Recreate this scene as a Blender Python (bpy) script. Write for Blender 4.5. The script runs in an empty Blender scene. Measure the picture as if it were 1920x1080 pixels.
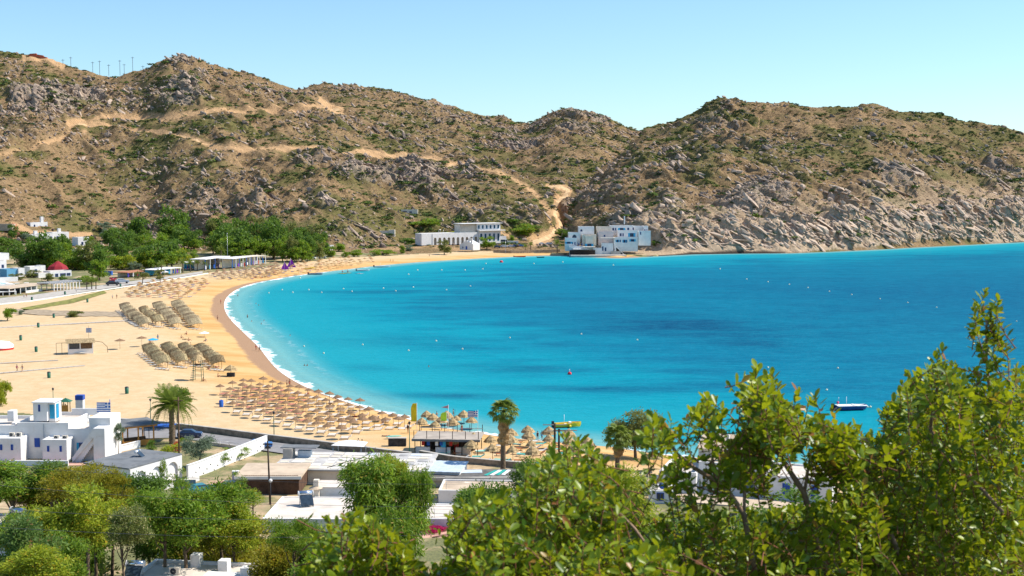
import bpy, bmesh, math, random
import numpy as np
from mathutils import Vector, Matrix
D = bpy.data; SC = bpy.context.scene; COL = SC.collection
# ---------------------------------------------------------------- camera
F = 2400.0; CH = 46.0; PIT = math.atan(190.0 / F); CA, SA = math.cos(PIT), math.sin(PIT)
cam_d = D.cameras.new('camera'); cam = D.objects.new('camera', cam_d); COL.objects.link(cam)
cam.location = (0, 0, CH); cam.rotation_euler = (math.pi / 2 - PIT, 0, 0)
cam_d.lens = 36.0 * F / 1920; cam_d.sensor_width = 36; cam_d.clip_start = 0.2; cam_d.clip_end = 60000
cam_d.dof.use_dof = True; cam_d.dof.focus_distance = 140; cam_d.dof.aperture_fstop = 8.5
SC.camera = cam
# ---------------------------------------------------------------- sky, sun, exposure
EL, AZ = math.radians(50), math.radians(12)          # sun: right of the view, slightly beyond it
world = D.worlds.new('World'); SC.world = world; world.use_nodes = True
wn = world.node_tree.nodes; wl = world.node_tree.links
sky = wn.new('ShaderNodeTexSky'); sky.sky_type = 'NISHITA'; sky.sun_disc = False
sky.sun_elevation = EL; sky.sun_rotation = math.pi / 2 - AZ; sky.altitude = 50; sky.air_density = 1.0; sky.dust_density = 0.3; sky.ozone_density = 2.5
tint = wn.new('ShaderNodeMix'); tint.data_type = 'RGBA'; tint.blend_type = 'MULTIPLY'; tint.inputs[0].default_value = 1.0
tint.inputs[7].default_value = (0.88, 1.07, 1.17, 1)
wl.new(sky.outputs[0], tint.inputs[6]); wl.new(tint.outputs[2], wn['Background'].inputs[0])
wn['Background'].inputs[1].default_value = 0.108
sl = D.lights.new('sun', 'SUN'); sun = D.objects.new('sun', sl); COL.objects.link(sun)
sl.energy = 4.8; sl.angle = math.radians(0.5); sl.color = (1.0, 0.94, 0.84)
SV = Vector((math.cos(EL) * math.cos(AZ), math.cos(EL) * math.sin(AZ), math.sin(EL)))
sun.rotation_euler = SV.to_track_quat('Z', 'Y').to_euler()
SC.view_settings.view_transform = 'Standard'; SC.view_settings.look = 'None'; SC.view_settings.gamma = 1
SC.view_settings.use_curve_mapping = False; SC.view_settings.exposure = 0.47
SC.cycles.max_bounces = 6; SC.cycles.transparent_max_bounces = 8; SC.cycles.diffuse_bounces = 3; SC.cycles.glossy_bounces = 2; SC.cycles.transmission_bounces = 3
random.seed(7); RNG = np.random.default_rng(7)
R = random.uniform
# ---------------------------------------------------------------- pixel <-> place (a 1920x1080 grid of the photograph)
def ray(px, py):
    x = (px - 960) / F; y = (540 - py) / F
    return np.array((x, CA + y * SA, -SA + y * CA))
def at(px, py, z=0.0):
    r = ray(px, py); t = (z - CH) / r[2]; return np.array((r[0] * t, r[1] * t, z))
def atY(px, py, Y):
    r = ray(px, py); t = Y / r[1]; return np.array((r[0] * t, Y, CH + r[2] * t))
def proj(x, y, z):
    dz = z - CH; dep = y * CA - dz * SA; up = y * SA + dz * CA
    return 960 + F * x / dep, 540 - F * up / dep
# ---------------------------------------------------------------- noise
def _h(ix, iy, s):
    n = (ix.astype(np.int64) * 374761393 + iy.astype(np.int64) * 668265263 + s * 1442695041) & 0x7fffffff
    n = ((n ^ (n >> 13)) * 1274126177) & 0x7fffffff
    return ((n ^ (n >> 16)) & 0xffff) / 65535.0
def vn(x, y, s=0):
    ix = np.floor(x); iy = np.floor(y); fx = x - ix; fy = y - iy
    fx = fx * fx * (3 - 2 * fx); fy = fy * fy * (3 - 2 * fy)
    a = _h(ix, iy, s); b = _h(ix + 1, iy, s); c = _h(ix, iy + 1, s); d = _h(ix + 1, iy + 1, s)
    return a + (b - a) * fx + (c - a) * fy + (a - b - c + d) * fx * fy
def fbm(x, y, o=4, s=0, g=0.5):
    t = 0; a = 1.0; n = 0
    for i in range(o):
        t = t + a * vn(x, y, s + i * 17); n += a; a *= g; x, y = x * 2.03 + 11.3, y * 2.03 - 7.7
    return t / n
def sstep(a, b, x):
    t = np.clip((x - a) / (b - a), 0, 1); return t * t * (3 - 2 * t)
# ---------------------------------------------------------------- shoreline
SH = [(2300, 940), (1800, 905), (1600, 885), (1400, 866), (1240, 852), (1150, 838), (1080, 832), (1010, 826), (950, 820), (900, 812), (860, 806), (820, 797), (780, 787), (740, 776),
      (700, 766), (670, 757), (640, 747), (610, 737), (585, 727), (562, 715), (545, 705), (530, 694), (519, 683), (509, 671), (499, 658), (487, 645), (473, 632), (458, 618), (444, 605), (433, 592),
      (427, 580), (426, 570), (428, 562), (434, 554), (444, 546), (460, 538), (480, 532), (503, 527), (530, 522), (560, 517), (600, 512), (650, 506), (700, 500), (750, 495), (800, 491), (850, 488),
      (900, 485), (960, 482), (1000, 480), (1060, 479), (1110, 482), (1160, 484), (1200, 482), (1220, 481), (1300, 477), (1400, 475.5), (1480, 475), (1560, 472), (1650, 468), (1700, 465), (1800, 460), (1920, 454), (2300, 438)]
SHP = np.array([at(a, b)[:2] for a, b in SH])
SHP = np.vstack([[(900, 90), (400, 150)], SHP, [(1500, 1500), (3000, 1500)]])
def resample(P, step):
    L = np.concatenate([[0], np.cumsum(np.hypot(*np.diff(P, axis=0).T))]); n = int(L[-1] / step) + 1
    t = np.linspace(0, L[-1], n); return np.stack([np.interp(t, L, P[:, 0]), np.interp(t, L, P[:, 1])], 1)
def smooth(P, k):
    for _ in range(k): P = np.vstack([P[:1], (P[:-2] + 2 * P[1:-1] + P[2:]) / 4, P[-1:]])
    return P
POLY = np.vstack([SHP, [(3000, 90)]])
def inpoly(x, y, P):
    c = np.zeros(np.shape(x), bool); n = len(P)
    for i in range(n):
        x0, y0 = P[i]; x1, y1 = P[(i + 1) % n]
        if y0 == y1: continue
        m = ((y0 > y) != (y1 > y)); c ^= m & (x < (x1 - x0) * (y - y0) / (y1 - y0) + x0)
    return c
def pdist(x, y, P):
    d = np.full(np.shape(x), 1e12)
    for i in range(len(P) - 1):
        ax, ay = P[i]; bx, by = P[i + 1]; ux, uy = bx - ax, by - ay
        t = np.clip(((x - ax) * ux + (y - ay) * uy) / (ux * ux + uy * uy), 0, 1)
        d = np.minimum(d, (x - ax - t * ux) ** 2 + (y - ay - t * uy) ** 2)
    return np.sqrt(d)
def sdist(x, y):                       # metres to the shoreline, positive on land
    return pdist(x, y, SHP) * np.where(inpoly(x, y, POLY), -1, 1)
# ---------------------------------------------------------------- heights
def curve(pts, z=False):
    Q = np.array([(at(p[0], p[1], p[2]) if z else atY(*p)) for p in pts]); th = Q[:, 0] / Q[:, 1]
    o = np.argsort(th); tt = np.linspace(th.min(), th.max(), 900); r = []
    for k in (1, 2):
        v = np.interp(tt, th[o], Q[o, k]); n_ = 45 if z else 5; v = np.convolve(np.pad(v, n_, mode='edge'), np.hanning(2 * n_ + 1) / np.hanning(2 * n_ + 1).sum(), 'valid'); r.append(v)
    return tt, r[0], r[1]
BL = curve([(-600, 470, 5), (0, 450, 8), (250, 440, 8), (450, 455, 6), (620, 468, 4), (800, 458, 4), (950, 452, 5), (1010, 450, 5), (1060, 447, 5), (1085, 447, 5)], True)
CL = curve([(-600, 60, 1500), (-300, 85, 1500), (0, 97, 1480), (60, 99, 1470), (85, 103, 1470), (110, 113, 1460), (135, 124, 1450), (150, 128, 1450), (215, 138, 1440), (262, 131, 1440), (285, 121, 1440), (308, 108, 1440), (340, 105, 1440),
            (380, 109, 1440), (440, 126, 1440), (500, 148, 1440), (560, 169, 1430), (600, 180, 1420), (640, 200, 1400), (700, 232, 1370), (760, 258, 1340), (850, 293, 1280), (920, 297, 1230),
            (960, 325, 1190), (1000, 348, 1150), (1035, 366, 1120), (1052, 405, 1085), (1064, 440, 1064), (1080, 462, 1060)])
EB = curve([(300, 330, 1850), (450, 230, 1850), (520, 190, 1850), (575, 165, 1850), (600, 157, 1850), (640, 154, 1850), (700, 160, 1850), (745, 170, 1850), (790, 182, 1850), (850, 196, 1850), (890, 213, 1850), (950, 220, 1850),
            (1000, 226, 1800), (1040, 209, 1750), (1075, 206, 1750), (1110, 214, 1750), (1150, 229, 1780), (1190, 243, 1800), (1240, 244, 1850), (1350, 250, 1850), (1500, 300, 1850), (2400, 340, 1850)])
BR = curve([(1000, 447, 5), (1060, 452, 4), (1100, 458, 4), (1150, 470, 2.5), (1200, 477, 1), (1220, 480, .3), (1300, 476, .3), (1480, 474, .3), (1650, 467, .3), (1700, 464, .3), (1920, 453, .3), (2300, 437, .3)], True)
CR = curve([(1028, 462, 1060), (1052, 440, 1070), (1062, 405, 1090), (1078, 378, 1120), (1104, 350, 1150), (1150, 302, 1210), (1183, 264, 1260), (1210, 241, 1300), (1250, 228, 1320), (1300, 209, 1330), (1330, 192, 1330),
            (1355, 186, 1330), (1400, 189, 1330), (1440, 191, 1330), (1480, 189, 1340), (1520, 193, 1330), (1560, 201, 1330), (1600, 198, 1330), (1640, 198, 1330), (1700, 206, 1330), (1760, 213, 1330),
            (1800, 221, 1330), (1850, 234, 1330), (1920, 248, 1300), (2100, 300, 1290), (2300, 380, 1280)])
def prof(th, y, B, C, lead, exp_, back):
    yb = np.interp(th, B[0], B[1]); zb = np.interp(th, B[0], B[2]); yc = np.interp(th, C[0], C[1]); zc = np.interp(th, C[0], C[2])
    t = np.clip((y - yb) / (yc - yb), 0, 1)
    z = zb + (zc - zb) * t ** exp_
    z = np.where(y < yb, zb - (yb - y) * lead, z)
    return np.where(y > yc, zc - (y - yc) * back, z), t
def hills(x, y):
    th = x / np.maximum(y, 1)
    zl, tl = prof(th, y, BL, CL, 0.04, 0.97, 0.35)
    zr, tr = prof(th, y, BR, CR, 0.3, 0.92, 0.35)
    yc = np.interp(th, EB[0], EB[1]); zc = np.interp(th, EB[0], EB[2]); t = np.clip((y - 1180) / (yc - 1180), 0, 1)
    zbk = np.where(y > yc, zc - (y - yc) * .3, 25 + (zc - 25) * t ** 0.85) - np.clip(1180 - y, 0, 1e9) * .6
    zbk = np.where(th > 0.2, zbk - (th - .2) * 900, zbk)
    return zl, zr, zbk, tl, tr
FLATS = [(at(1140, 476, 1)[0], 862, 52, 38, 1.2), (-36, 938, 52, 30, 4.4), (at(975, 462, 3)[0], 930, 52, 30, 3.4)]
def flatmask(x, y):
    r = []
    for cx, cy, rx, ry, z in FLATS: r.append((1 - sstep(.75, 1.25, np.sqrt(((x - cx) / rx) ** 2 + ((y - cy) / ry) ** 2)), z))
    return r
FY = [-60, 0, 3, 10, 30, 60, 90, 120, 150, 190, 230, 260]; FZ = [47, 44.0, 43.3, 40, 31, 20, 12, 7.2, 4.6, 2.6, 1.8, -3]
def base_h(x, y, sd=None):
    if sd is None: sd = sdist(x, y)
    zb = np.where(sd > 0, np.minimum(1.8, 0.055 * sd), np.maximum(-4, 0.06 * sd))
    fore = np.minimum(np.interp(y, FY, FZ), np.maximum(sd, 0) * 0.15)
    zl, zr, zk, tl, tr = hills(x, y)
    h = np.maximum(np.minimum(zl, 0.16 * sd + np.maximum(0, sd - 90) * .9), np.minimum(zr, 1.3 * sd))
    h = np.maximum(h, np.where(sd > 30, zk, -50))
    for m_, z_ in flatmask(x, y): h = h * (1 - m_) + np.minimum(z_, np.maximum(sd, 0) * .3) * m_
    return np.where(sd > 0, np.maximum(np.maximum(zb, fore), h), zb)
def G1(x, y): return float(base_h(np.array([float(x)]), np.array([float(y)]))[0])
def flat(px, py, off=0.0):               # the spot on the ground seen at this place of the photograph (near, gentle ground)
    z = 1.6
    for _ in range(6):
        p = at(px, py, z); z = G1(p[0], p[1])
    return Vector((p[0], p[1], z + off))
YS = np.geomspace(60, 2300, 700)
def hit(px, py):                         # the same for the hills: first crossing of the sight line with the ground
    r = ray(px, py); x = r[0] * YS / r[1]; z = CH + r[2] * YS / r[1]
    g = base_h(x, YS); k = np.argmax(g > z)
    if k == 0: k = len(YS) - 1
    a = (z - g)[k - 1]; b = (z - g)[k]; f = a / (a - b) if a != b else 0; Y = YS[k - 1] + (YS[k] - YS[k - 1]) * f
    X = r[0] * Y / r[1]; return Vector((X, Y, G1(X, Y)))
# ---------------------------------------------------------------- materials
MATS = {}
def nodes(name):
    m = D.materials.new(name); m.use_nodes = True; nt = m.node_tree; return m, nt, nt.nodes, nt.links, nt.nodes['Principled BSDF']
def rgb(n, c):
    o = n.new('ShaderNodeRGB'); o.outputs[0].default_value = (*c, 1); return o.outputs[0]
def mixc(nt, f, a, b, mode='MIX'):
    m = nt.nodes.new('ShaderNodeMix'); m.data_type = 'RGBA'; m.blend_type = mode
    for s, v in ((m.inputs[0], f), (m.inputs[6], a), (m.inputs[7], b)):
        if isinstance(v, (int, float)): s.default_value = v
        elif isinstance(v, tuple): s.default_value = (*v, 1)
        else: nt.links.new(v, s)
    return m.outputs[2]
def mth(nt, op, a, b=None, c=None, clamp=False):
    m = nt.nodes.new('ShaderNodeMath'); m.operation = op; m.use_clamp = clamp
    for i, v in enumerate((a, b, c)):
        if v is None: continue
        if isinstance(v, (int, float)): m.inputs[i].default_value = v
        else: nt.links.new(v, m.inputs[i])
    return m.outputs[0]
def ramp(nt, v, a, b, lo=0.0, hi=1.0):
    m = nt.nodes.new('ShaderNodeMapRange'); m.interpolation_type = 'SMOOTHSTEP'
    nt.links.new(v, m.inputs[0]); m.inputs[1].default_value = a; m.inputs[2].default_value = b; m.inputs[3].default_value = lo; m.inputs[4].default_value = hi
    return m.outputs[0]
def noise(nt, scale, detail=4, vec=None, rough=0.55, geo=True):
    t = nt.nodes.new('ShaderNodeTexNoise'); t.inputs['Scale'].default_value = scale; t.inputs['Detail'].default_value = detail; t.inputs['Roughness'].default_value = rough
    if vec is None:
        g = nt.nodes.new('ShaderNodeNewGeometry'); vec = g.outputs['Position']
    nt.links.new(vec, t.inputs['Vector']); return t.outputs['Fac']
def attr(nt, name, kind='GEOMETRY'):
    a = nt.nodes.new('ShaderNodeAttribute'); a.attribute_name = name; a.attribute_type = kind; return a.outputs['Fac']
def bump(nt, b, h, st, dist):
    n = nt.nodes.new('ShaderNodeBump'); n.inputs['Strength'].default_value = st; n.inputs['Distance'].default_value = dist
    nt.links.new(h, n.inputs['Height']); nt.links.new(n.outputs[0], b.inputs['Normal'])
def mat(name, c, rough=0.8, var=0.12, scale=1.5, bmp=0.0, dirt=None, metal=0.0, spec=0.3):
    """painted, plastered or bare surface with uneven tone and optional stains"""
    if name in MATS: return MATS[name]
    m, nt, n, l, b = nodes(name)
    v = noise(nt, scale, 5); f = noise(nt, scale * 9, 3)
    dark = tuple(max(0, x * (1 - var * 2)) for x in c); lite = tuple(min(1, x * (1 + var * .7)) for x in c)
    col = mixc(nt, ramp(nt, v, .3, .7), dark, lite); col = mixc(nt, ramp(nt, f, .35, .75, 0, .35), col, tuple(x * (1 - var) for x in c))
    if dirt: col = mixc(nt, ramp(nt, noise(nt, scale * 1.7, 6, rough=.7), .52, .72, 0, .6), col, dirt)
    l.new(col, b.inputs['Base Color']); b.inputs['Roughness'].default_value = rough; b.inputs['Metallic'].default_value = metal
    b.inputs['Specular IOR Level'].default_value = spec
    if bmp: bump(nt, b, f, .5, bmp)
    MATS[name] = m; return m
# ---------------------------------------------------------------- mesh helpers
def grid_mesh(name, V, nr, nc, keep=None, attrs=None, smooth_=True):
    idx = np.arange(nr * nc).reshape(nr, nc)
    q = np.stack([idx[:-1, :-1], idx[:-1, 1:], idx[1:, 1:], idx[1:, :-1]], -1).reshape(-1, 4)
    if keep is not None:
        q = q[keep.reshape(-1)]; used = np.unique(q); mp = np.full(nr * nc, -1); mp[used] = np.arange(len(used)); q = mp[q]; V = V[used]
        attrs = {k: v[used] for k, v in (attrs or {}).items()}
    me = D.meshes.new(name); me.vertices.add(len(V)); me.vertices.foreach_set('co', V.astype(np.float32).ravel())
    me.loops.add(len(q) * 4); me.loops.foreach_set('vertex_index', q.astype(np.int32).ravel())
    me.polygons.add(len(q)); me.polygons.foreach_set('loop_start', np.arange(0, len(q) * 4, 4, dtype=np.int32)); me.polygons.foreach_set('loop_total', np.full(len(q), 4, np.int32))
    me.update(calc_edges=True)
    if smooth_: me.polygons.foreach_set('use_smooth', np.ones(len(q), bool))
    for k, v in (attrs or {}).items():
        a = me.attributes.new(k, 'FLOAT', 'POINT'); a.data.foreach_set('value', v.astype(np.float32))
    return me
def link(name, me, m=None, parent=None, **kw):
    o = D.objects.new(name, me); COL.objects.link(o)
    if m is not None and me is not None and len(me.materials) == 0: me.materials.append(m)
    if parent is not None: o.parent = parent
    for k, v in kw.items(): o[k] = v
    return o
# ================================================================ TERRAIN
ROAD = [  # dirt tracks and bare earth on the slopes: (half width px, strength, points)
    (9, 1.0, [(1000, 455), (1030, 447), (1052, 432), (1046, 412), (1040, 395), (1046, 378), (1062, 366), (1066, 358), (1050, 354), (1030, 352)]),
    (5, .9, [(600, 186), (618, 192), (640, 202)]),
    (6.2, .86, [(130, 236), (190, 241), (260, 250), (310, 252), (360, 262), (420, 276), (500, 281), (600, 282), (680, 284), (760, 290), (830, 300)]),
    (3, 1.0, [(310, 253), (345, 259), (392, 268)]),
    (5, 1.0, [(836, 316), (866, 308), (895, 300), (912, 301)]),
    (9, .74, [(120, 240), (180, 228), (300, 218), (420, 210), (520, 205), (600, 200), (640, 205)]),
    (6, .62, [(0, 300), (60, 285), (130, 262), (160, 250)]),
    (8, .66, [(900, 318), (950, 335), (1000, 358), (1030, 385), (1030, 430)]),
    (5, .38, [(330, 262), (430, 290), (500, 310), (560, 370), (640, 440)]),
    (5, .35, [(600, 160), (640, 180), (700, 235)]), (6, .8, [(45, 104), (90, 108), (118, 122)]),
    (7, .8, [(25, 420), (60, 436), (110, 440), (170, 440)]), (7, .6, [(900, 440), (960, 446), (1010, 448)]),
    (7, .5, [(700, 470), (800, 462), (880, 470)]), (4, .5, [(1428, 205), (1422, 225)])]
OUTC = [(335, 112, 55, 14, 1), (350, 175, 60, 26, .8), (80, 180, 70, 30, .8), (160, 175, 40, 20, .7), (480, 370, 75, 60, .8), (560, 305, 110, 26, .8), (700, 325, 130, 40, .9), (650, 400, 110, 45, .8),
        (1075, 232, 65, 30, 1), (830, 230, 110, 26, .7), (980, 265, 120, 30, .7), (1340, 240, 70, 40, .7), (1250, 310, 60, 40, .4), (1600, 400, 110, 50, .9), (1700, 340, 60, 30, .5), (1430, 395, 70, 30, .8), (1150, 385, 90, 40, .7),
        (1780, 425, 170, 30, 1), (1380, 460, 180, 14, 1), (1360, 200, 60, 16, .9), (1000, 390, 60, 30, .5), (900, 400, 60, 22, .5), (260, 330, 120, 40, .45), (1850, 300, 80, 40, .5), (640, 165, 60, 12, .8), (1500, 230, 90, 25, .5), (30, 140, 60, 14, .6)]
def masks(px, py):
    soil = np.zeros(px.shape)
    for w, st, pts in ROAD:
        d = pdist(px, py, np.array(pts, float)); soil = np.maximum(soil, st * np.exp(-(d / w) ** 2 * 1.2) * (1 if st >= .95 else .78 + .34 * fbm(px / 30, py / 8, 3, 91)))
    rk = np.zeros(px.shape)
    for cx, cy, rx, ry, s in OUTC:
        dx = px - cx; dy = py - cy
        rk = np.maximum(rk, s * np.exp(-((dx / rx) ** 2 + (dy / ry) ** 2) * .9))
    return soil, rk
TH0, TH1 = -0.56, 0.56
nc = 1060; Yh = np.concatenate([np.linspace(838, 1350, 400), np.linspace(1351.5, 2050, 190)]); nr = len(Yh)
th = np.linspace(TH0, TH1, nc); Xg = Yh[:, None] * th[None, :]; Yg = np.repeat(Yh[:, None], nc, 1)
x = Xg.ravel(); y = Yg.ravel(); sd = sdist(x, y); h = base_h(x, y, sd)
zl, zr, zk, tl, tr = hills(x, y)
px, py = proj(x, y, h); soil, rk = masks(px, py)
isR = (zr >= zl) & (zr >= zk)
# layered rock: bands run down to the right
u_ = (x * .62 - y * .78); v_ = (x * .78 + y * .62)
band = 1 - np.abs(fbm(u_ / 55, v_ / 13, 4, 5) * 2 - 1) * 2.2
lump = 1 - np.abs(fbm(x / 26, y / 26, 4, 9) * 2 - 1) * 2
clus = fbm(x / 90, y / 90, 4, 21)
rock = np.clip(sstep(.50, .66, clus) * .55 + (rk * .95) * sstep(.36, .56, fbm(u_ / 40, v_ / 18, 4, 71)) + np.where(isR & (sd < 30), .8, 0), 0, 1) * (1 - np.clip(soil * 1.3, 0, 1))
amp = sstep(2, 14, h) * np.where(sd > 0, 1, 0)
dz = (fbm(x / 130, y / 130, 3, 31) - .5) * 9 * amp + rock * (np.clip(band, 0, 1) * 8.5 + np.clip(lump, 0, 1) * 5) * amp + (fbm(x / 9, y / 9, 4, 41, .6) - .5) * 3.4 * amp + (1 - np.abs(fbm(u_ / 70, v_ / 34, 3, 47) * 2 - 1) * 2.5) * 4.5 * amp
dz -= (4.2 + 3.5 * rock) * amp * sstep(.35, .9, np.where(isR, tr, np.where(zk > zl, .95, tl)))
dz += np.where(isR & (sd > 0) & (sd < 40), (np.clip(band, 0, 1) * 3.2 + (fbm(x / 9, y / 9, 3, 77) - .5) * 5) * sstep(0, 6, sd) * (1 - sstep(20, 40, sd)) * sstep(1150, 1230, px), 0)
for m_, z_ in flatmask(x, y): dz = dz * (1 - m_)
for a_, c_, r_ in ((74, 431, 26), (95, 449, 34), (156, 460, 20), (0, 430, 26), (725, 442, 18), (767, 399, 18), (196, 432, 18)):
    q_ = hit(a_, c_); dz = dz * sstep(.8, 1.5, np.hypot(x - q_.x, (y - q_.y) * .8) / r_)
fm_ = np.max([m_ for m_, z_ in flatmask(x, y)], axis=0); rock = rock * (1 - fm_) * np.where(isR & (sd > 110), .72, 1)
Z = h + dz
th_c = np.clip((np.abs(x / y) - .52) / .04, 0, 1); Z = Z * (1 - th_c) - 6 * th_c * (1)
V = np.stack([x, y, Z], 1)
green = fbm(x / 38, y / 30, 4, 51)
sdq = sd.reshape(nr, nc)
quad = lambda a: (a[:-1, :-1] + a[1:, 1:]) / 2
soilq = quad(soil.reshape(nr, nc)); hq = quad(h.reshape(nr, nc)); thq = quad(Xg / Yg); Yq = quad(Yg); sq = quad(sdq)
HA = dict(soil=soil, rock=rock, green=green, sd=np.clip(sd, -50, 200), right=isR.astype(float))
# inland edge of the sand, then everything else is ground
BEI = [(2300, 1010), (1600, 960), (1240, 905), (990, 884), (860, 870), (770, 860), (700, 852), (620, 841), (500, 823), (400, 810), (330, 798), (210, 788), (-250, 755), (-400, 650), (-200, 585), (0, 573), (80, 562), (150, 552), (230, 541), (300, 528), (360, 516), (400, 510),
       (480, 503), (560, 493), (620, 484), (700, 481), (780, 477), (860, 472), (940, 472), (1000, 472), (1050, 474)]
BEP = np.vstack([[at(a, b, 1.7)[:2] for a, b in BEI], SHP[2:][::-1][12:]])
def beachmask(x, y):
    n = (fbm(x / 6, y / 6, 2, 3) - .5) * 2.5
    return inpoly(x + n, y + n, BEP)
sand_q = (beachmask(quad(Xg), quad(Yg)) | (sq < 0)) & (thq < .104)
road_q = (soilq > .86) & (Yq > 900) & ~sand_q
keep_h = (Yq > 842) & ~sand_q & ~road_q & (sq > -6)
print('terrain', len(x))
# --- hillside material
m_hill, nt, n, l, b = nodes('scrub_hillside')
a_s, a_r, a_g = attr(nt, 'soil'), attr(nt, 'rock'), attr(nt, 'green')
n1 = noise(nt, .06, 6, rough=.65); n2 = noise(nt, .45, 5, rough=.7); n3 = noise(nt, 1.6, 3)
c = mixc(nt, ramp(nt, n2, .35, .65), (.155, .10, .05), (.46, .30, .15))
c = mixc(nt, ramp(nt, n1, .45, .62, 0, .55), c, (.40, .27, .145))
c = mixc(nt, ramp(nt, n3, .4, .7, 0, .6), c, (.085, .055, .034))
g = mth(nt, 'ADD', a_g, mth(nt, 'MULTIPLY', mth(nt, 'SUBTRACT', n2, .5), .55)); g2 = mth(nt, 'ADD', g, mth(nt, 'MULTIPLY', mth(nt, 'SUBTRACT', n1, .5), .4))
c = mixc(nt, ramp(nt, g2, .44, .68, 0, .68), c, mixc(nt, ramp(nt, n3, .35, .65), (.060, .075, .020), (.14, .155, .035)))
rr = mth(nt, 'ADD', a_r, mth(nt, 'MULTIPLY', mth(nt, 'SUBTRACT', n2, .5), 1.1))
c = mixc(nt, ramp(nt, rr, .55, .9, 0, .75), c, mixc(nt, ramp(nt, n3, .3, .7), (.22, .17, .13), (.54, .42, .32)))
s2 = mth(nt, 'ADD', a_s, mth(nt, 'MULTIPLY', mth(nt, 'SUBTRACT', n2, .5), .6))
c = mixc(nt, ramp(nt, s2, .28, .62, 0, 1), c, mixc(nt, n2, (.47, .27, .13), (.62, .41, .22)))
# pale sea-washed rock above the waterline of the headland
sw = mth(nt, 'MULTIPLY', ramp(nt, attr(nt, 'sd'), 20, 95, 1, 0), attr(nt, 'right')); c = mixc(nt, mth(nt, 'MULTIPLY', sw, .85), c, mixc(nt, ramp(nt, n2, .3, .7), (.40, .28, .18), (.66, .49, .33)))
wetk = mth(nt, 'MULTIPLY', ramp(nt, attr(nt, 'sd'), 0.6, 3.0, 1, 0), attr(nt, 'right')); c = mixc(nt, wetk, c, (.06, .045, .035))
l.new(c, b.inputs['Base Color']); b.inputs['Roughness'].default_value = .95; b.inputs['Specular IOR Level'].default_value = .1
bump(nt, b, mth(nt, 'ADD', n2, mth(nt, 'MULTIPLY', n3, .5)), 1.0, 1.6)
m_dirt = mat('pale_dirt_track', (.66, .45, .25), .95, .14, .25, .15, spec=.1)
me = grid_mesh('hillside', V, nr, nc, keep_h, HA); link('hillside', me, m_hill, kind='structure')
me = grid_mesh('dirt_road', V, nr, nc, road_q & (Yq > 842) & (sq > 0), {}); link('dirt_road', me, m_dirt, kind='structure')
# --- near land: beach and village ground
nn = 520; thn = np.linspace(-.60, .60, nn)
Yn = np.concatenate([np.geomspace(2.5, 150, 70)[:-1], 1 / np.linspace(1 / 150, 1 / 1120, 560)]); rn = len(Yn)
Xn = Yn[:, None] * thn[None, :]; Yn2 = np.repeat(Yn[:, None], nn, 1); xx = Xn.ravel(); yy = Yn2.ravel()
sdn = sdist(xx, yy); hn = base_h(xx, yy, sdn)
hn2 = hn + np.where(sdn > 4, (fbm(xx / 3, yy / 3, 3, 8) - .5) * .16, 0) + np.where(sdn > 8, (fbm(xx / 14, yy / 14, 2, 18) - .5) * .18, 0)
Vn = np.stack([xx, yy, hn2], 1)
keepS = beachmask(quad(Xn), quad(Yn2)) | (quad(sdn.reshape(rn, nn)) < 0)
inr = (quad(sdn.reshape(rn, nn)) > -25)
pxn, pyn = proj(xx, yy, hn)
NA = dict(sd=np.clip(sdn, -50, 250), green=fbm(xx / 12, yy / 12, 4, 61))
m_sand, nt, n, l, b = nodes('golden_sand')
a_d = attr(nt, 'sd'); n1 = noise(nt, .035, 4); n2 = noise(nt, .35, 5, rough=.65); n3 = noise(nt, 3.0, 3, rough=.7)
mp = n.new('ShaderNodeMapping'); mp.inputs['Scale'].default_value = (.012, .12, 1); gg = n.new('ShaderNodeNewGeometry'); l.new(gg.outputs['Position'], mp.inputs['Vector']); n4 = noise(nt, 1.0, 5, mp.outputs[0])
c = mixc(nt, ramp(nt, n2, .35, .65), (.575, .41, .225), (.65, .48, .29)); c = mixc(nt, ramp(nt, n3, .35, .7, 0, .45), c, (.48, .325, .165))
dd = mth(nt, 'ADD', a_d, mth(nt, 'MULTIPLY', mth(nt, 'SUBTRACT', n4, .5), 26)); dd = mth(nt, 'ADD', dd, mth(nt, 'MULTIPLY', mth(nt, 'SUBTRACT', n1, .5), 12))
c = mixc(nt, ramp(nt, dd, 8, 34, .85, 0), c, mixc(nt, ramp(nt, n4, .35, .62), (.52, .275, .075), (.64, .40, .16)))
mp2 = n.new('ShaderNodeMapping'); mp2.inputs['Scale'].default_value = (.03, .03, 1); l.new(gg.outputs['Position'], mp2.inputs['Vector'])
wn_ = mth(nt, 'ADD', a_d, mth(nt, 'ADD', mth(nt, 'MULTIPLY', mth(nt, 'SUBTRACT', n2, .5), 3.0), mth(nt, 'MULTIPLY', mth(nt, 'SUBTRACT', n1, .5), 4)))
sx = n.new('ShaderNodeSeparateXYZ'); l.new(gg.outputs['Position'], sx.inputs[0])
ww = ramp(nt, sx.outputs[1], 260, 330, 0, 1); ww2 = ramp(nt, sx.outputs[1], 520, 700, 1, .15); ww = mth(nt, 'MULTIPLY', ww, ww2)      # the beach is flattest, so wettest, in the bend
lim = mth(nt, 'ADD', mth(nt, 'MULTIPLY', ww, 4.6), 1.3)
wet = ramp(nt, mth(nt, 'SUBTRACT', wn_, lim), -.6, .9, 1, 0)
c = mixc(nt, wet, c, (.36, .215, .12))
l.new(c, b.inputs['Base Color']); l.new(ramp(nt, wet, 0, 1, .95, .75), b.inputs['Roughness']); b.inputs['Specular IOR Level'].default_value = .2
bump(nt, b, mth(nt, 'ADD', n3, n2), .6, .12)
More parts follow.
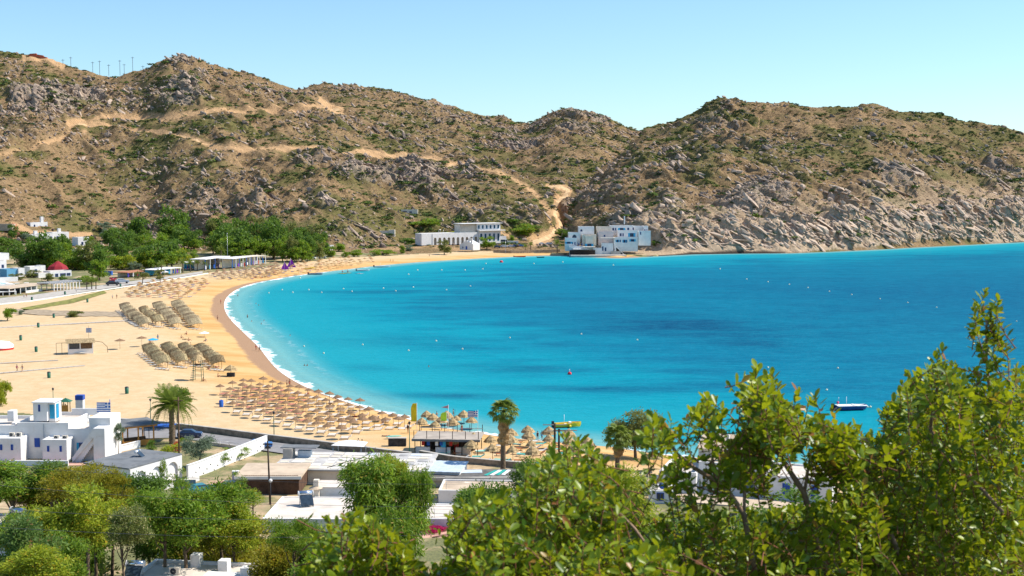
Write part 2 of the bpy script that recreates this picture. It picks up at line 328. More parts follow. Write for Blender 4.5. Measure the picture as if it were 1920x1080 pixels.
me = grid_mesh('sand_beach', Vn, rn, nn, keepS & inr & (quad(Yn2) > 150) & ~((quad(Yn2) > 800) & (quad(Xn) / quad(Yn2) > .105)), NA); link('sand_beach', me, m_sand, kind='structure')
m_gr, nt, n, l, b = nodes('dry_ground')
n1 = noise(nt, .09, 5); n2 = noise(nt, .7, 5, rough=.7); n3 = noise(nt, 4, 3)
c = mixc(nt, ramp(nt, n2, .35, .65), (.36, .25, .14), (.54, .40, .24)); c = mixc(nt, ramp(nt, mth(nt, 'ADD', n1, mth(nt, 'MULTIPLY', n2, .3)), .55, .7, 0, .9), c, mixc(nt, ramp(nt, n3, .4, .6), (.07, .09, .025), (.16, .17, .05)))
l.new(c, b.inputs['Base Color']); b.inputs['Roughness'].default_value = .95; bump(nt, b, n2, .7, .15)
me = grid_mesh('ground', Vn, rn, nn, (~keepS) & (quad(Yn2) < 850) & inr, NA); link('ground', me, m_gr, kind='structure')
# ================================================================ SEA
SG = [(1290, 612, 180, 26, 1.15), (1400, 640, 90, 12, .9), (700, 548, 170, 5, .5), (900, 560, 260, 7, .4), (1700, 480, 300, 8, .3), (800, 560, 120, 12, .35), (1240, 600, 90, 12, .6), (850, 742, 110, 7, .8), (1060, 728, 180, 7, .8), (960, 690, 150, 10, .6), (760, 640, 160, 14, .4), (700, 690, 60, 8, .3), (620, 640, 80, 12, .12)]
def seagrass(px, py):
    g = np.zeros(px.shape)
    for cx, cy, rx, ry, s in SG: g = np.maximum(g, s * np.exp(-(((px - cx - (py - cy) * 2.5) / rx) ** 2 + ((py - cy) / ry) ** 2) * 1.2))
    return g
ths = np.concatenate([[-6, -1.2], np.linspace(-.6, .6, 330), [1.2, 6]]); Ysea = np.concatenate([[90, 140], 1 / np.linspace(1 / 180, 1 / 1300, 360), [2000, 6000, 40000]])
Xs = Ysea[:, None] * ths[None, :]; Ys = np.repeat(Ysea[:, None], len(ths), 1); xs, ys = Xs.ravel(), Ys.ravel()
sds = -sdist(xs, ys); pxs, pys = proj(xs, ys, np.zeros(xs.shape)); sg = seagrass(pxs, pys)
keepw = quad(sds.reshape(len(Ysea), len(ths))) > -12
m_sea, nt, n, l, b = nodes('turquoise_sea')
a_d = attr(nt, 'sd'); a_g = attr(nt, 'grass'); g_ = n.new('ShaderNodeNewGeometry'); pos = g_.outputs['Position']
def sm(sx_, sy_, sc, det, rough=.6):
    mp = n.new('ShaderNodeMapping'); mp.inputs['Scale'].default_value = (sx_, sy_, 1); mp.inputs['Rotation'].default_value = (0, 0, -.22); l.new(pos, mp.inputs['Vector']); return noise(nt, sc, det, mp.outputs[0], rough)
p1 = sm(.6, 1, .012, 5); p2 = sm(.5, 1.2, .055, 5, .65); p3 = sm(.35, 1, .5, 4, .7); p4 = sm(.4, 1, 1.9, 3, .7)
depth = mth(nt, 'ADD', a_d, mth(nt, 'ADD', mth(nt, 'MULTIPLY', mth(nt, 'SUBTRACT', p1, .5), 150), mth(nt, 'MULTIPLY', mth(nt, 'SUBTRACT', p2, .5), 75)))
c = mixc(nt, ramp(nt, a_d, 0, 16), (.17, .37, .36), (.010, .265, .325))
c = mixc(nt, ramp(nt, mth(nt, 'ADD', a_d, mth(nt, 'MULTIPLY', mth(nt, 'SUBTRACT', p2, .5), 30)), 14, 60), c, (.001, .225, .30))
c = mixc(nt, ramp(nt, depth, 40, 120), c, (.001, .132, .222))
c = mixc(nt, ramp(nt, depth, 130, 330), c, (.001, .085, .175))
c = mixc(nt, mth(nt, 'MULTIPLY', ramp(nt, mth(nt, 'ADD', p2, mth(nt, 'MULTIPLY', p3, .35)), .62, .80, 0, .5), ramp(nt, a_d, 30, 80)), c, (.001, .078, .165))
c = mixc(nt, mth(nt, 'MULTIPLY', a_g, ramp(nt, mth(nt, 'ADD', p2, mth(nt, 'MULTIPLY', p3, .5)), .55, .85, .35, 1.1)), c, (.001, .055, .13))
wr = mth(nt, 'ADD', mth(nt, 'MULTIPLY', p3, .6), mth(nt, 'MULTIPLY', p4, .4)); c = mixc(nt, ramp(nt, wr, .42, .60, 0, .42), c, mixc(nt, .5, c, (.02, .34, .46)))  # lighter ripple streaks: wave glints put into the water colour
# surf: a lacy white band along the bend, thin elsewhere
fn = noise(nt, .55, 5, rough=.7); fn2 = noise(nt, .10, 3); sx = n.new('ShaderNodeSeparateXYZ'); l.new(pos, sx.inputs[0])
fw = mth(nt, 'MULTIPLY', ramp(nt, sx.outputs[1], 255, 330), ramp(nt, sx.outputs[1], 500, 610, 1, 0))
fd = mth(nt, 'ADD', a_d, mth(nt, 'ADD', mth(nt, 'MULTIPLY', mth(nt, 'SUBTRACT', fn, .5), 7), mth(nt, 'MULTIPLY', mth(nt, 'SUBTRACT', fn2, .5), 9)))
foam = ramp(nt, mth(nt, 'SUBTRACT', fd, mth(nt, 'ADD', mth(nt, 'MULTIPLY', fw, .5), -.45)), -.7, .5, 1, 0)
f2 = ramp(nt, mth(nt, 'ABSOLUTE', mth(nt, 'SUBTRACT', fd, 9.5)), .2, .9, 1, 0); f2 = mth(nt, 'MULTIPLY', mth(nt, 'MULTIPLY', f2, fw), ramp(nt, fn2, .45, .6)); foam = mth(nt, 'MAXIMUM', foam, mth(nt, 'MULTIPLY', f2, .12))
foam = mth(nt, 'MULTIPLY', foam, ramp(nt, sx.outputs[1], 620, 800, 1, .12))
c = mixc(nt, foam, c, (.86, .90, .90))
n.remove(b); df = n.new('ShaderNodeBsdfDiffuse'); gl = n.new('ShaderNodeBsdfGlossy'); gl.inputs['Roughness'].default_value = .22; mx = n.new('ShaderNodeMixShader')
l.new(c, df.inputs[0]); fr = n.new('ShaderNodeFresnel'); fr.inputs[0].default_value = 1.33
bh = mth(nt, 'ADD', mth(nt, 'MULTIPLY', p4, .35), p3); bn = n.new('ShaderNodeBump'); bn.inputs['Strength'].default_value = .9; bn.inputs['Distance'].default_value = .5; l.new(bh, bn.inputs['Height'])
l.new(bn.outputs[0], gl.inputs['Normal']); l.new(bn.outputs[0], df.inputs['Normal']); l.new(bn.outputs[0], fr.inputs['Normal'])
fac = mth(nt, 'MULTIPLY', mth(nt, 'MINIMUM', fr.outputs[0], .30), mth(nt, 'SUBTRACT', 1, foam)); l.new(mth(nt, 'MULTIPLY', fac, .22), mx.inputs[0]); l.new(df.outputs[0], mx.inputs[1]); l.new(gl.outputs[0], mx.inputs[2]); l.new(mx.outputs[0], n['Material Output'].inputs[0])
me = grid_mesh('sea', np.stack([xs, ys, np.zeros(xs.shape)], 1), len(Ysea), len(ths), keepw, dict(sd=np.clip(sds, -20, 900), grass=sg)); link('sea', me, m_sea, kind='structure')
# surf strip that follows the beach: finer than the sea sheet and 2 cm above it
bp = smooth(resample(SHP[5:53], 1.6), 12); tg = np.gradient(bp, axis=0); tg /= np.hypot(*tg.T)[:, None]; nrm = np.stack([tg[:, 1], -tg[:, 0]], 1)
ts = np.concatenate([np.linspace(-1.2, 12, 30)]); P = bp[:, None, :] + nrm[:, None, :] * ts[None, :, None]
P = P.reshape(-1, 2); ds = -sdist(P[:, 0], P[:, 1]); swell = .02 + .10 * np.exp(-((ds - 3) / 1.3) ** 2) + .06 * np.exp(-((ds - 9.5) / 1.0) ** 2)
zz = np.where(ds < 0.2, -.055 * ds + .03, swell) ; zz = np.where(ds < 0, np.maximum(.03, .055 * -ds + .03), zz)
pxq, pyq = proj(P[:, 0], P[:, 1], zz)
me = grid_mesh('surf', np.stack([P[:, 0], P[:, 1], zz], 1), len(bp), len(ts), None, dict(sd=ds, grass=seagrass(pxq, pyq))); link('surf', me, m_sea, kind='structure')
# ================================================================ ROCKS AND SCRUB ON THE HILLS
def hull(seed, sx, sy, sz, n=16):
    rg = np.random.default_rng(seed); bm = bmesh.new()
    p = rg.normal(size=(n, 3)); p /= np.linalg.norm(p, axis=1)[:, None]; p *= rg.uniform(.75, 1.1, (n, 1)); p = np.sign(p) * np.abs(p) ** .75
    for q in p: bm.verts.new((q[0] * sx, q[1] * sy, q[2] * sz))
    r = bmesh.ops.convex_hull(bm, input=bm.verts); bmesh.ops.delete(bm, geom=[v for v in bm.verts if not v.link_faces], context='VERTS')
    me = D.meshes.new('rock'); bm.to_mesh(me); bm.free(); return me
def scatter(name, P, rot, scl, tints, protos, m, hide_name):
    """one object: points with instanced copies of a few source meshes"""
    me = D.meshes.new(name); me.vertices.add(len(P)); me.vertices.foreach_set('co', P.astype(np.float32).ravel())
    for k, v, t in (('rot', rot, 'FLOAT_VECTOR'), ('scl', scl, 'FLOAT_VECTOR')):
        a = me.attributes.new(k, t, 'POINT'); a.data.foreach_set('vector', v.astype(np.float32).ravel())
    a = me.attributes.new('tint', 'FLOAT', 'POINT'); a.data.foreach_set('value', tints.astype(np.float32))
    a = me.attributes.new('pick', 'INT', 'POINT'); a.data.foreach_set('value', RNG.integers(0, len(protos), len(P)).astype(np.int32))
    o = link(name, me, kind='stuff')
    ng = D.node_groups.new(name, 'GeometryNodeTree'); ng.interface.new_socket('Geometry', in_out='INPUT', socket_type='NodeSocketGeometry'); ng.interface.new_socket('Geometry', in_out='OUTPUT', socket_type='NodeSocketGeometry')
    N = ng.nodes; L = ng.links; gi = N.new('NodeGroupInput'); go = N.new('NodeGroupOutput'); iop = N.new('GeometryNodeInstanceOnPoints'); mp = N.new('GeometryNodeMeshToPoints')
    gti = N.new('GeometryNodeGeometryToInstance')
    for pm in reversed(protos):
        pm.materials.clear(); pm.materials.append(m); po = D.objects.new('prototype_' + name, pm)
        oi = N.new('GeometryNodeObjectInfo'); oi.inputs['Object'].default_value = po; oi.inputs['As Instance'].default_value = False; L.new(oi.outputs['Geometry'], gti.inputs[0])
    L.new(gi.outputs[0], mp.inputs[0]); L.new(mp.outputs[0], iop.inputs['Points']); L.new(gti.outputs[0], iop.inputs['Instance'])
    iop.inputs['Pick Instance'].default_value = True
    def na(nm, t):
        a = N.new('GeometryNodeInputNamedAttribute'); a.data_type = t; a.inputs[0].default_value = nm; return a.outputs[0]
    L.new(na('pick', 'INT'), iop.inputs['Instance Index']); L.new(na('scl', 'FLOAT_VECTOR'), iop.inputs['Scale'])
    er = N.new('FunctionNodeEulerToRotation'); L.new(na('rot', 'FLOAT_VECTOR'), er.inputs[0]); L.new(er.outputs[0], iop.inputs['Rotation']); L.new(iop.outputs[0], go.inputs[0])
    md = o.modifiers.new('scatter', 'NODES'); md.node_group = ng; return o
cell = (Yg * (th[1] - th[0]) * np.gradient(Yh)[:, None]).ravel()
ok = (sd > 4) & (y > 870) & ~beachmask(x, y) & (np.abs(x / y) < .50) & (h > 3)
vis = ok & ((tl < .999) | (zk >= zl) | (zr > zl))
def pick(w, n):
    w = w * ok * cell; return RNG.choice(len(w), n, p=w / w.sum())
def jit(i, s=1.2):
    q = V[i].copy(); q[:, 0] += RNG.uniform(-s, s, len(i)); q[:, 1] += RNG.uniform(-s, s, len(i)); return q
m_rock, nt, n, l, b = nodes('weathered_rock')
t_ = attr(nt, 'tint', 'INSTANCER'); n2 = noise(nt, .5, 5, rough=.7)
c = mixc(nt, t_, (.15, .118, .10), (.60, .455, .34)); c = mixc(nt, ramp(nt, n2, .4, .7, 0, .5), c, (.18, .14, .115))
l.new(c, b.inputs['Base Color']); b.inputs['Roughness'].default_value = .95; b.inputs['Specular IOR Level'].default_value = .1; bump(nt, b, n2, .8, .5)
slabs = [hull(100 + i, 1.5, .8, .5) for i in range(5)] + [hull(200 + i, 1, .85, .8) for i in range(4)]
w = np.clip(rock - .2, 0, 1) ** 1.2 * .8 + .09 + .26 * sstep(.5, .62, fbm(x / 30, y / 30, 3, 81))
w = w * (1 - np.clip(soil * 1.6, 0, 1)); i = pick(w, 72000); k = len(i); Pk = jit(i)
s = np.clip(RNG.lognormal(-.42, .6, k), .3, 3.4) * (.8 + .45 * rock[i]); rot = np.stack([RNG.normal(0, .25, k), RNG.normal(.45, .25, k), RNG.normal(-.6, .5, k)], 1)
scl = np.stack([s * RNG.uniform(.8, 1.5, k), s * RNG.uniform(.6, 1, k), s * RNG.uniform(.8, 1.7, k)], 1); Pk[:, 2] += s * .12
scatter('hill_rocks', Pk, rot, scl, np.clip(RNG.normal(.42, .25, k) + HA['right'][i] * .1 + .45 * HA['right'][i] * (1 - sstep(20, 130, sd[i])), 0, 1), slabs, m_rock, 'r')
w = np.clip(rock - .22, 0, 1) ** 1.1 * sstep(.42, .58, fbm(u_ / 60, v_ / 22, 3, 131)) * (1 - np.clip(soil * 1.6, 0, 1)) + .012; w = w * np.where(isR & (sd > 120), .45, 1); i = pick(w, 4300); k = len(i); Pk = jit(i, 2.0); s = np.clip(RNG.lognormal(.4, .4, k), .8, 3.3)
scatter('rock_ledges', Pk + (0, 0, -.3), np.stack([RNG.normal(0, .15, k), RNG.normal(.42, .14, k), RNG.normal(-.62, .28, k)], 1), np.stack([s * RNG.uniform(1.5, 2.8, k), s * .75, s * RNG.uniform(.7, 1.2, k)], 1), np.clip(RNG.normal(.42, .28, k) + .15 * HA['right'][i], 0, 1), slabs[:5], m_rock, 'l')
w = np.where((HA['right'] > 0) & (sd < 26) & (px > 1215), 1.0, 0); i = pick(w, 1500); k = len(i); Pk = jit(i, 1.5); Pk[:, 2] -= .8; s = np.clip(RNG.lognormal(.35, .5, k), .6, 3.6)
rot = np.stack([RNG.normal(0, .2, k), RNG.normal(.5, .2, k), RNG.normal(-.5, .3, k)], 1); scl = np.stack([s * 2.1, s * .9, s * RNG.uniform(.4, .7, k)], 1)
scatter('shore_rocks', Pk, rot, scl, np.clip(RNG.normal(.85, .2, k), 0, 1), slabs, m_rock, 's')
def bushproto(seed, nb=9, flat_=.6, leaves=90):
    rg = np.random.default_rng(seed); vs = []; fs = []
    for _ in range(leaves):
        d = rg.normal(size=3); d /= np.linalg.norm(d); d[2] = abs(d[2]) * flat_; c0 = d * rg.uniform(.55, 1.0)
        a = rg.normal(size=3); a /= np.linalg.norm(a); bb = np.cross(a, d); bb /= np.linalg.norm(bb) + 1e-6; q = rg.uniform(.13, .26)
        k0 = len(vs); vs += [c0 - a * q, c0 + bb * q * .7, c0 + a * q, c0 - bb * q * .7]; fs.append((k0, k0 + 1, k0 + 2, k0 + 3))
    me = D.meshes.new('scrub'); me.from_pydata([tuple(v) for v in vs], [], fs); return me
def domeproto(seed):
    me = hull(seed, 1, 1, .6, 26); return me
m_scr, nt, n, l, b = nodes('hill_scrub')
t_ = attr(nt, 'tint', 'INSTANCER'); n2 = noise(nt, 1.2, 4, rough=.7)
c = mixc(nt, t_, (.022, .055, .022), (.15, .215, .035)); c = mixc(nt, ramp(nt, n2, .35, .65, 0, .5), c, (.05, .055, .018))
l.new(c, b.inputs['Base Color']); b.inputs['Roughness'].default_value = .9; b.inputs['Specular IOR Level'].default_value = .15
w = (np.clip(green - .38, 0, 1) ** 1.3 * 1.5 + .14) * (1 - np.clip(soil * 1.2, 0, .95))
i = pick(w, 66000); k = len(i); Pk = jit(i); s = np.clip(RNG.lognormal(.12, .6, k), .4, 6)
scatter('hill_scrub', Pk, np.stack([RNG.normal(0, .1, k), RNG.normal(0, .1, k), RNG.uniform(0, 6.3, k)], 1), np.stack([s * 1.25, s, s * RNG.uniform(.5, .8, k)], 1), np.clip(RNG.normal(.42, .28, k), 0, 1), [bushproto(300 + i, leaves=70) for i in range(4)], m_scr, 'b')
# ================================================================ OBJECT HELPERS
class MB:
    """collects boxes, tubes and sheets and links them as one mesh object"""
    def __init__(s): s.v = []; s.f = []; s.sm = []
    def add(s, vs, fs, sm=False):
        k = len(s.v); s.v += [tuple(p) for p in vs]; s.f += [tuple(k + i for i in f) for f in fs]; s.sm += [sm] * len(fs); return s
    def box(s, x0, x1, y0, y1, z0, z1, rz=0.0, c=None):
        P = [(x0, y0, z0), (x1, y0, z0), (x1, y1, z0), (x0, y1, z0), (x0, y0, z1), (x1, y0, z1), (x1, y1, z1), (x0, y1, z1)]
        if rz:
            cx, cy = c or ((x0 + x1) / 2, (y0 + y1) / 2); co, si = math.cos(rz), math.sin(rz)
            P = [(cx + (a - cx) * co - (b - cy) * si, cy + (a - cx) * si + (b - cy) * co, z) for a, b, z in P]
        return s.add(P, [(0, 3, 2, 1), (4, 5, 6, 7), (0, 1, 5, 4), (1, 2, 6, 5), (2, 3, 7, 6), (3, 0, 4, 7)])
    def tube(s, pts, r, n=6, r1=None, cap=True):
        pts = [Vector(p) for p in pts]; m = len(pts); rs = r if isinstance(r, (list, tuple)) else [r + ((r1 if r1 is not None else r) - r) * i / max(1, m - 1) for i in range(m)]
        vs = []; up = Vector((0, 0, 1))
        for i, p in enumerate(pts):
            t = (pts[min(i + 1, m - 1)] - pts[max(i - 1, 0)]).normalized(); a = t.cross(up if abs(t.z) < .95 else Vector((1, 0, 0))).normalized(); b = t.cross(a)
            for k in range(n):
                w = 2 * math.pi * k / n; vs.append(p + (a * math.cos(w) + b * math.sin(w)) * rs[i])
        fs = [(i * n + k, i * n + (k + 1) % n, (i + 1) * n + (k + 1) % n, (i + 1) * n + k) for i in range(m - 1) for k in range(n)]
        if cap: fs += [tuple(range(n))[::-1], tuple((m - 1) * n + k for k in range(n))]
        return s.add(vs, fs, True)
    def lathe(s, prof, n=12, c=(0, 0), sm=True, jag=0.0):
        vs = []; fs = []
        for r, z in prof:
            for k in range(n):
                w = 2 * math.pi * k / n; q = r * (1 + (jag if k % 2 else -jag)); vs.append((c[0] + q * math.cos(w), c[1] + q * math.sin(w), z))
        for i in range(len(prof) - 1):
            for k in range(n): fs.append((i * n + k, i * n + (k + 1) % n, (i + 1) * n + (k + 1) % n, (i + 1) * n + k))
        return s.add(vs, fs, sm)
    def poly(s, P, z0, z1):
        n = len(P); return s.add([(a, b, z0) for a, b in P] + [(a, b, z1) for a, b in P], [tuple(range(n))[::-1], tuple(range(n, 2 * n))] + [(i, (i + 1) % n, n + (i + 1) % n, n + i) for i in range(n)])
    def ball(s, c, r, n=8, sz=1.0):
        m = n // 2; return s.lathe([(r * math.sin(math.pi * (i + .02) / (m + .04)), c[2] - r * sz * math.cos(math.pi * i / m)) for i in range(m + 1)], n, (c[0], c[1]))
    def mesh(s, name, m=None):
        me = D.meshes.new(name); me.from_pydata(s.v, [], s.f); me.polygons.foreach_set('use_smooth', s.sm); me.update()
        if m: me.materials.append(m)
        return me
    def obj(s, name, m, parent=None, **kw): return link(name, s.mesh(name, m), None, parent, **kw)
def empty(name, loc, rz=0.0, label=None, cat=None, group=None):
    o = D.objects.new(name, None); COL.objects.link(o); o.location = loc; o.rotation_euler = (0, 0, rz); o.empty_display_size = .3; return tag(o, label, cat, group)
def tag(o, label=None, cat=None, group=None, kind=None):
    for k, v in (('label', label), ('category', cat), ('group', group), ('kind', kind)):
        if v: o[k] = v
    return o
KIDS = {}
def copy_tree(o, parent=None, kids=None):
    c = o.copy(); COL.objects.link(c)
    if parent is not None: c.parent = parent
    for ch in (KIDS[o.name] if o.name in KIDS else [x for x in D.objects if x.parent == o]):
        copy_tree(ch, c)
    return c
def freeze(o):                              # remember the children once, so that copying in a loop is quick
    KIDS[o.name] = [x for x in D.objects if x.parent == o]
    for k in KIDS[o.name]: freeze(k)
    return o
def stamp(proto, locs, labels, group, rz=None, sc=None, tilt=0.0):
    """first place takes the built thing itself, the others take copies"""
    freeze(proto); out = []
    src = [copy_tree(proto) for _ in range(len(locs) - 1)]
    for i, p in enumerate(locs):
        o = proto if i == 0 else src[i - 1]
        o.location = p; o['label'] = labels[i] if isinstance(labels, (list, tuple)) else labels
        if group: o['group'] = group
        if rz is not None: o.rotation_euler = (R(-tilt, tilt), R(-tilt, tilt), rz[i] if isinstance(rz, (list, tuple)) else rz)
        if sc is not None: o.scale = (sc[i],) * 3 if isinstance(sc, (list, tuple)) else (sc,) * 3
        out.append(o)
    return out
ORD = 'first second third fourth fifth sixth seventh eighth ninth tenth eleventh twelfth thirteenth fourteenth fifteenth sixteenth seventeenth eighteenth nineteenth twentieth'.split()
def nth(i): return ORD[i] if i < 20 else 'twenty-' + ORD[i - 20]
# materials
WHITE = mat('whitewash', (.77, .755, .735), .9, .05, .5, .02, (.62, .57, .50)); WARM = mat('cream_plaster', (.72, .64, .53), .9, .07, .5, .02, (.5, .42, .33)); BLUE = mat('blue_paint', (.02, .085, .40), .5, .08)
LBLUE = mat('light_blue_paint', (.03, .38, .62), .5, .1); GLASS = mat('dark_glass', (.035, .055, .08), .12, .2, 2, spec=.5); STONE = mat('beach_wall_stone', (.33, .26, .19), .95, .25, 1.2, .06, (.2, .16, .12))
CONC = mat('concrete', (.47, .43, .38), .95, .12, .6, .03, (.3, .26, .22)); ROOFG = mat('grey_roofing', (.17, .18, .19), .85, .14, .5, .02, (.26, .25, .24)); ROOFP = mat('pale_roof_screed', (.66, .58, .50), .9, .1, .4, .02, (.42, .33, .26))
BEIGE = mat('beige_roof', (.56, .44, .32), .95, .12, .4, .02, (.36, .27, .19)); BRICK = mat('dark_brown_wall', (.12, .065, .04), .9, .2, 1.5, .03); ASPH = mat('asphalt', (.26, .25, .25), .9, .1, .5, .01)
THATCH = mat('dry_straw', (.50, .36, .19), .95, .28, 3.0, .06, (.30, .20, .10), spec=.05); THG = mat('weathered_thatch', (.44, .33, .19), .95, .3, 3.0, .06, (.20, .15, .10), spec=.05); STRAW = mat('woven_umbrella_straw', (.28, .175, .105), .95, .2, 3, .03, spec=.05)
WOOD = mat('brown_wood', (.16, .095, .05), .8, .2, 3, .01); DKWOOD = mat('dark_timber_pole', (.06, .04, .03), .85, .2, 3, .01); METAL = mat('steel', (.5, .52, .54), .35, .06, 2, metal=.8); DARK = mat('dark_plastic', (.03, .035, .045), .5, .1)
LNGW = mat('white_lounger_plastic', (.78, .74, .68), .6, .05); LNGP = mat('coral_cushion', (.70, .26, .17), .8, .1); ORAN = mat('orange_timber', (.62, .28, .06), .7, .12); TERRA = mat('terracotta', (.48, .20, .11), .9, .18, 1, .03)
TEAL = mat('teal_sheet', (.03, .38, .32), .6, .12); GREEN = mat('green_metal', (.03, .14, .085), .5, .1); YEL = mat('yellow_gelcoat', (.80, .55, .03), .35, .05); YFAB = mat('yellow_cloth', (.88, .60, .02), .8, .08); LIME = mat('lime_cloth', (.42, .75, .06), .8, .08)
RED = mat('red_paint', (.55, .03, .02), .5, .1); PURP = mat('purple_cloth', (.25, .03, .50), .8, .1); SKIN = mat('tanned_skin', (.42, .21, .12), .6, .08); SKIND = mat('brown_skin', (.22, .105, .06), .6, .08); HAIR = mat('dark_hair', (.03, .02, .015), .7, .1)
BARK = mat('bark', (.20, .14, .09), .95, .25, 3, .04); PINKB = mat('bougainvillea', (.62, .03, .13), .8, .25, 2); CORR = mat('blue_white_sheeting', (.56, .63, .70), .5, .08, .8, .01, (.4, .42, .45)); SILV = mat('polished_tank', (.62, .66, .72), .2, .05, metal=.9)
TOWB = mat('blue_towel', (.03, .12, .45), .9, .1); WHC = mat('white_cloth', (.82, .80, .78), .8, .05); SHADE = mat('dark_net_roof', (.16, .15, .14), .95, .2, 1.2, .02); PINKT = mat('pink_terrace', (.62, .36, .27), .9, .12, .8, .01)
CARM = {k: mat(k + '_car_paint', c, .3, .03, spec=.6) for k, c in dict(white=(.75, .76, .78), silver=(.45, .50, .56), dark_blue=(.02, .05, .13), blue=(.04, .16, .42), black=(.02, .02, .025), red=(.4, .02, .02)).items()}
# ---------------------------------------------------------------- buildings
class Bld:
    """a building set out from the two ends of its front, as seen in the photograph, on a level z"""
    def __init__(s, name, label, cat, A, B, z, zg=None, group=None, Y=None):
        YY = Y if isinstance(Y, tuple) else (Y, Y); a = at(*A, z) if Y is None else atY(*A, YY[0]); b = at(*B, z) if Y is None else atY(*B, YY[1]); z = z if Y is None else a[2]; s.zg = G1((a[0] + b[0]) / 2, (a[1] + b[1]) / 2) - .1 if zg is None else zg
        rz = math.atan2(b[1] - a[1], b[0] - a[0]); s.W = math.hypot(b[0] - a[0], b[1] - a[1]); s.root = empty(name, (a[0], a[1], s.zg), rz, label, cat, group); s.H = z - s.zg; s.k = F / a[1]; s.rz = rz
    def box(s, name, x0, x1, y0, y1, z0, z1, m, parent=None, label=None):
        o = MB().box(x0, x1, y0, y1, z0, z1).obj(name, m, parent or s.root)
        if label: o['label'] = label
        return o
    def body(s, x0, x1, y0, y1, z0, z1, m=None, roofm=None, par=.35, t=.25):
        """walls with a flat roof sunk behind a parapet"""
        m = m or WHITE; w = MB(); w.box(x0, x1, y0, y1, z0, z1 - par)
        w.box(x0, x1, y0, y0 + t, z1 - par, z1).box(x0, x1, y1 - t, y1, z1 - par, z1).box(x0, x0 + t, y0 + t, y1 - t, z1 - par, z1).box(x1 - t, x1, y0 + t, y1 - t, z1 - par, z1)
        w.obj('wall', m, s.root)
        r = MB().box(x0 + t + .003, x1 - t - .003, y0 + t + .003, y1 - t - .003, z1 - par, z1 - par + .05).obj('roof', roofm or ROOFP, s.root); return r
    def win(s, x, z, w, h, side='F', at_=0.0, m=None, shut=None, name='window', arch=False):
        """a window or door: frame, pane and optional shutters, set into a shallow surround"""
        m = m or BLUE
        def T(a0, a1, o0, o1, b0, b1):
            if side == 'F': return (a0, a1, at_ - o1, at_ - o0, b0, b1)
            if side == 'R': return (at_ + o0, at_ + o1, a0, a1, b0, b1)
            return (at_ - o1, at_ - o0, a0, a1, b0, b1)
        f = MB(); q = min(.09, w * .14)
        f.box(*T(x, x + q, .004, .09, z, z + h)).box(*T(x + w - q, x + w, .004, .09, z, z + h)).box(*T(x + q, x + w - q, .004, .09, z + h - q, z + h)).box(*T(x + q, x + w - q, .004, .09, z, z + q))
        f.box(*T(x + w / 2 - q / 3, x + w / 2 + q / 3, .004, .07, z + q, z + h - q))
        fo = f.obj(name, m, s.root)
        if arch:
            n = 8; cx = x + w / 2; A = MB()
            for i in range(n):
                a0, a1 = math.pi * i / n, math.pi * (i + 1) / n; xa, xb = cx - math.cos(a0) * w / 2, cx - math.cos(a1) * w / 2; A.box(*T(xa, xb, .004, .05, z + h, z + h + .02 + w / 2 * min(math.sin(a0), math.sin(a1)) + .06))
            A.obj('fanlight', GLASS, fo)
        MB().box(*T(x + q, x + w - q, .006, .035, z + q, z + h - q)).obj('door_panel' if name == 'door' else 'pane', m if name == 'door' or shut == 'closed' else GLASS, fo)
        if shut and shut != 'closed':
            for a0 in (x - w * .48, x + w + .02): MB().box(*T(a0, a0 + w * .46, .004, .06, z, z + h)).obj('shutter', shut, fo)
        return fo
    def arcade(s, name, x0, x1, y, t, z0, z1, n, aw, ah, m, margin=.5, parent=None):
        """a wall with n round-headed openings cut right through it"""
        f = MB(); pitch = (x1 - x0 - 2 * margin) / n; xs = [x0]; 
        for i in range(n):
            c = x0 + margin + pitch * (i + .5); xs += [c + aw / 2 * math.cos(math.pi * (1 - k / 8)) for k in range(9)]
        xs.append(x1); zs = [z0]
        for i in range(n): zs += [z0 + ah - aw / 2 + aw / 2 * math.sin(math.pi * k / 8) for k in range(9)]
        zs.append(z0); isop = [False] + [k < 8 for i in range(n) for k in range(9)]
        for i in range(len(xs) - 1):
            if xs[i + 1] - xs[i] < 1e-4: continue
            za, zb = (zs[i], zs[i + 1]) if isop[i] else (z0, z0)
            P = [(xs[i], y, za), (xs[i + 1], y, zb), (xs[i + 1], y, z1), (xs[i], y, z1), (xs[i], y + t, za), (xs[i + 1], y + t, zb), (xs[i + 1], y + t, z1), (xs[i], y + t, z1)]
            fs = [(0, 1, 2, 3), (5, 4, 7, 6), (0, 4, 5, 1), (3, 2, 6, 7)]
            if not isop[i]: fs += [(0, 3, 7, 4), (1, 5, 6, 2)]
            f.add(P, fs)
        return f.obj(name, m, parent or s.root)
    def ac(s, x, y, z, label=None):
        e = empty('air_conditioner', s.root.matrix_basis @ Vector((x, y, z)), s.rz, label, 'air conditioner', 'air conditioning units on the roofs')
        MB().box(-.42, .42, -.17, .17, 0.03, .65).obj('casing', WARM, e); MB().lathe([(.26, -.0), (.26, .03), (.05, .035)], 12).obj('fan_grille', DARK, e).matrix_local = Matrix.Translation((-.08, -.17, .34)) @ Matrix.Rotation(math.pi / 2, 4, 'X'); return e
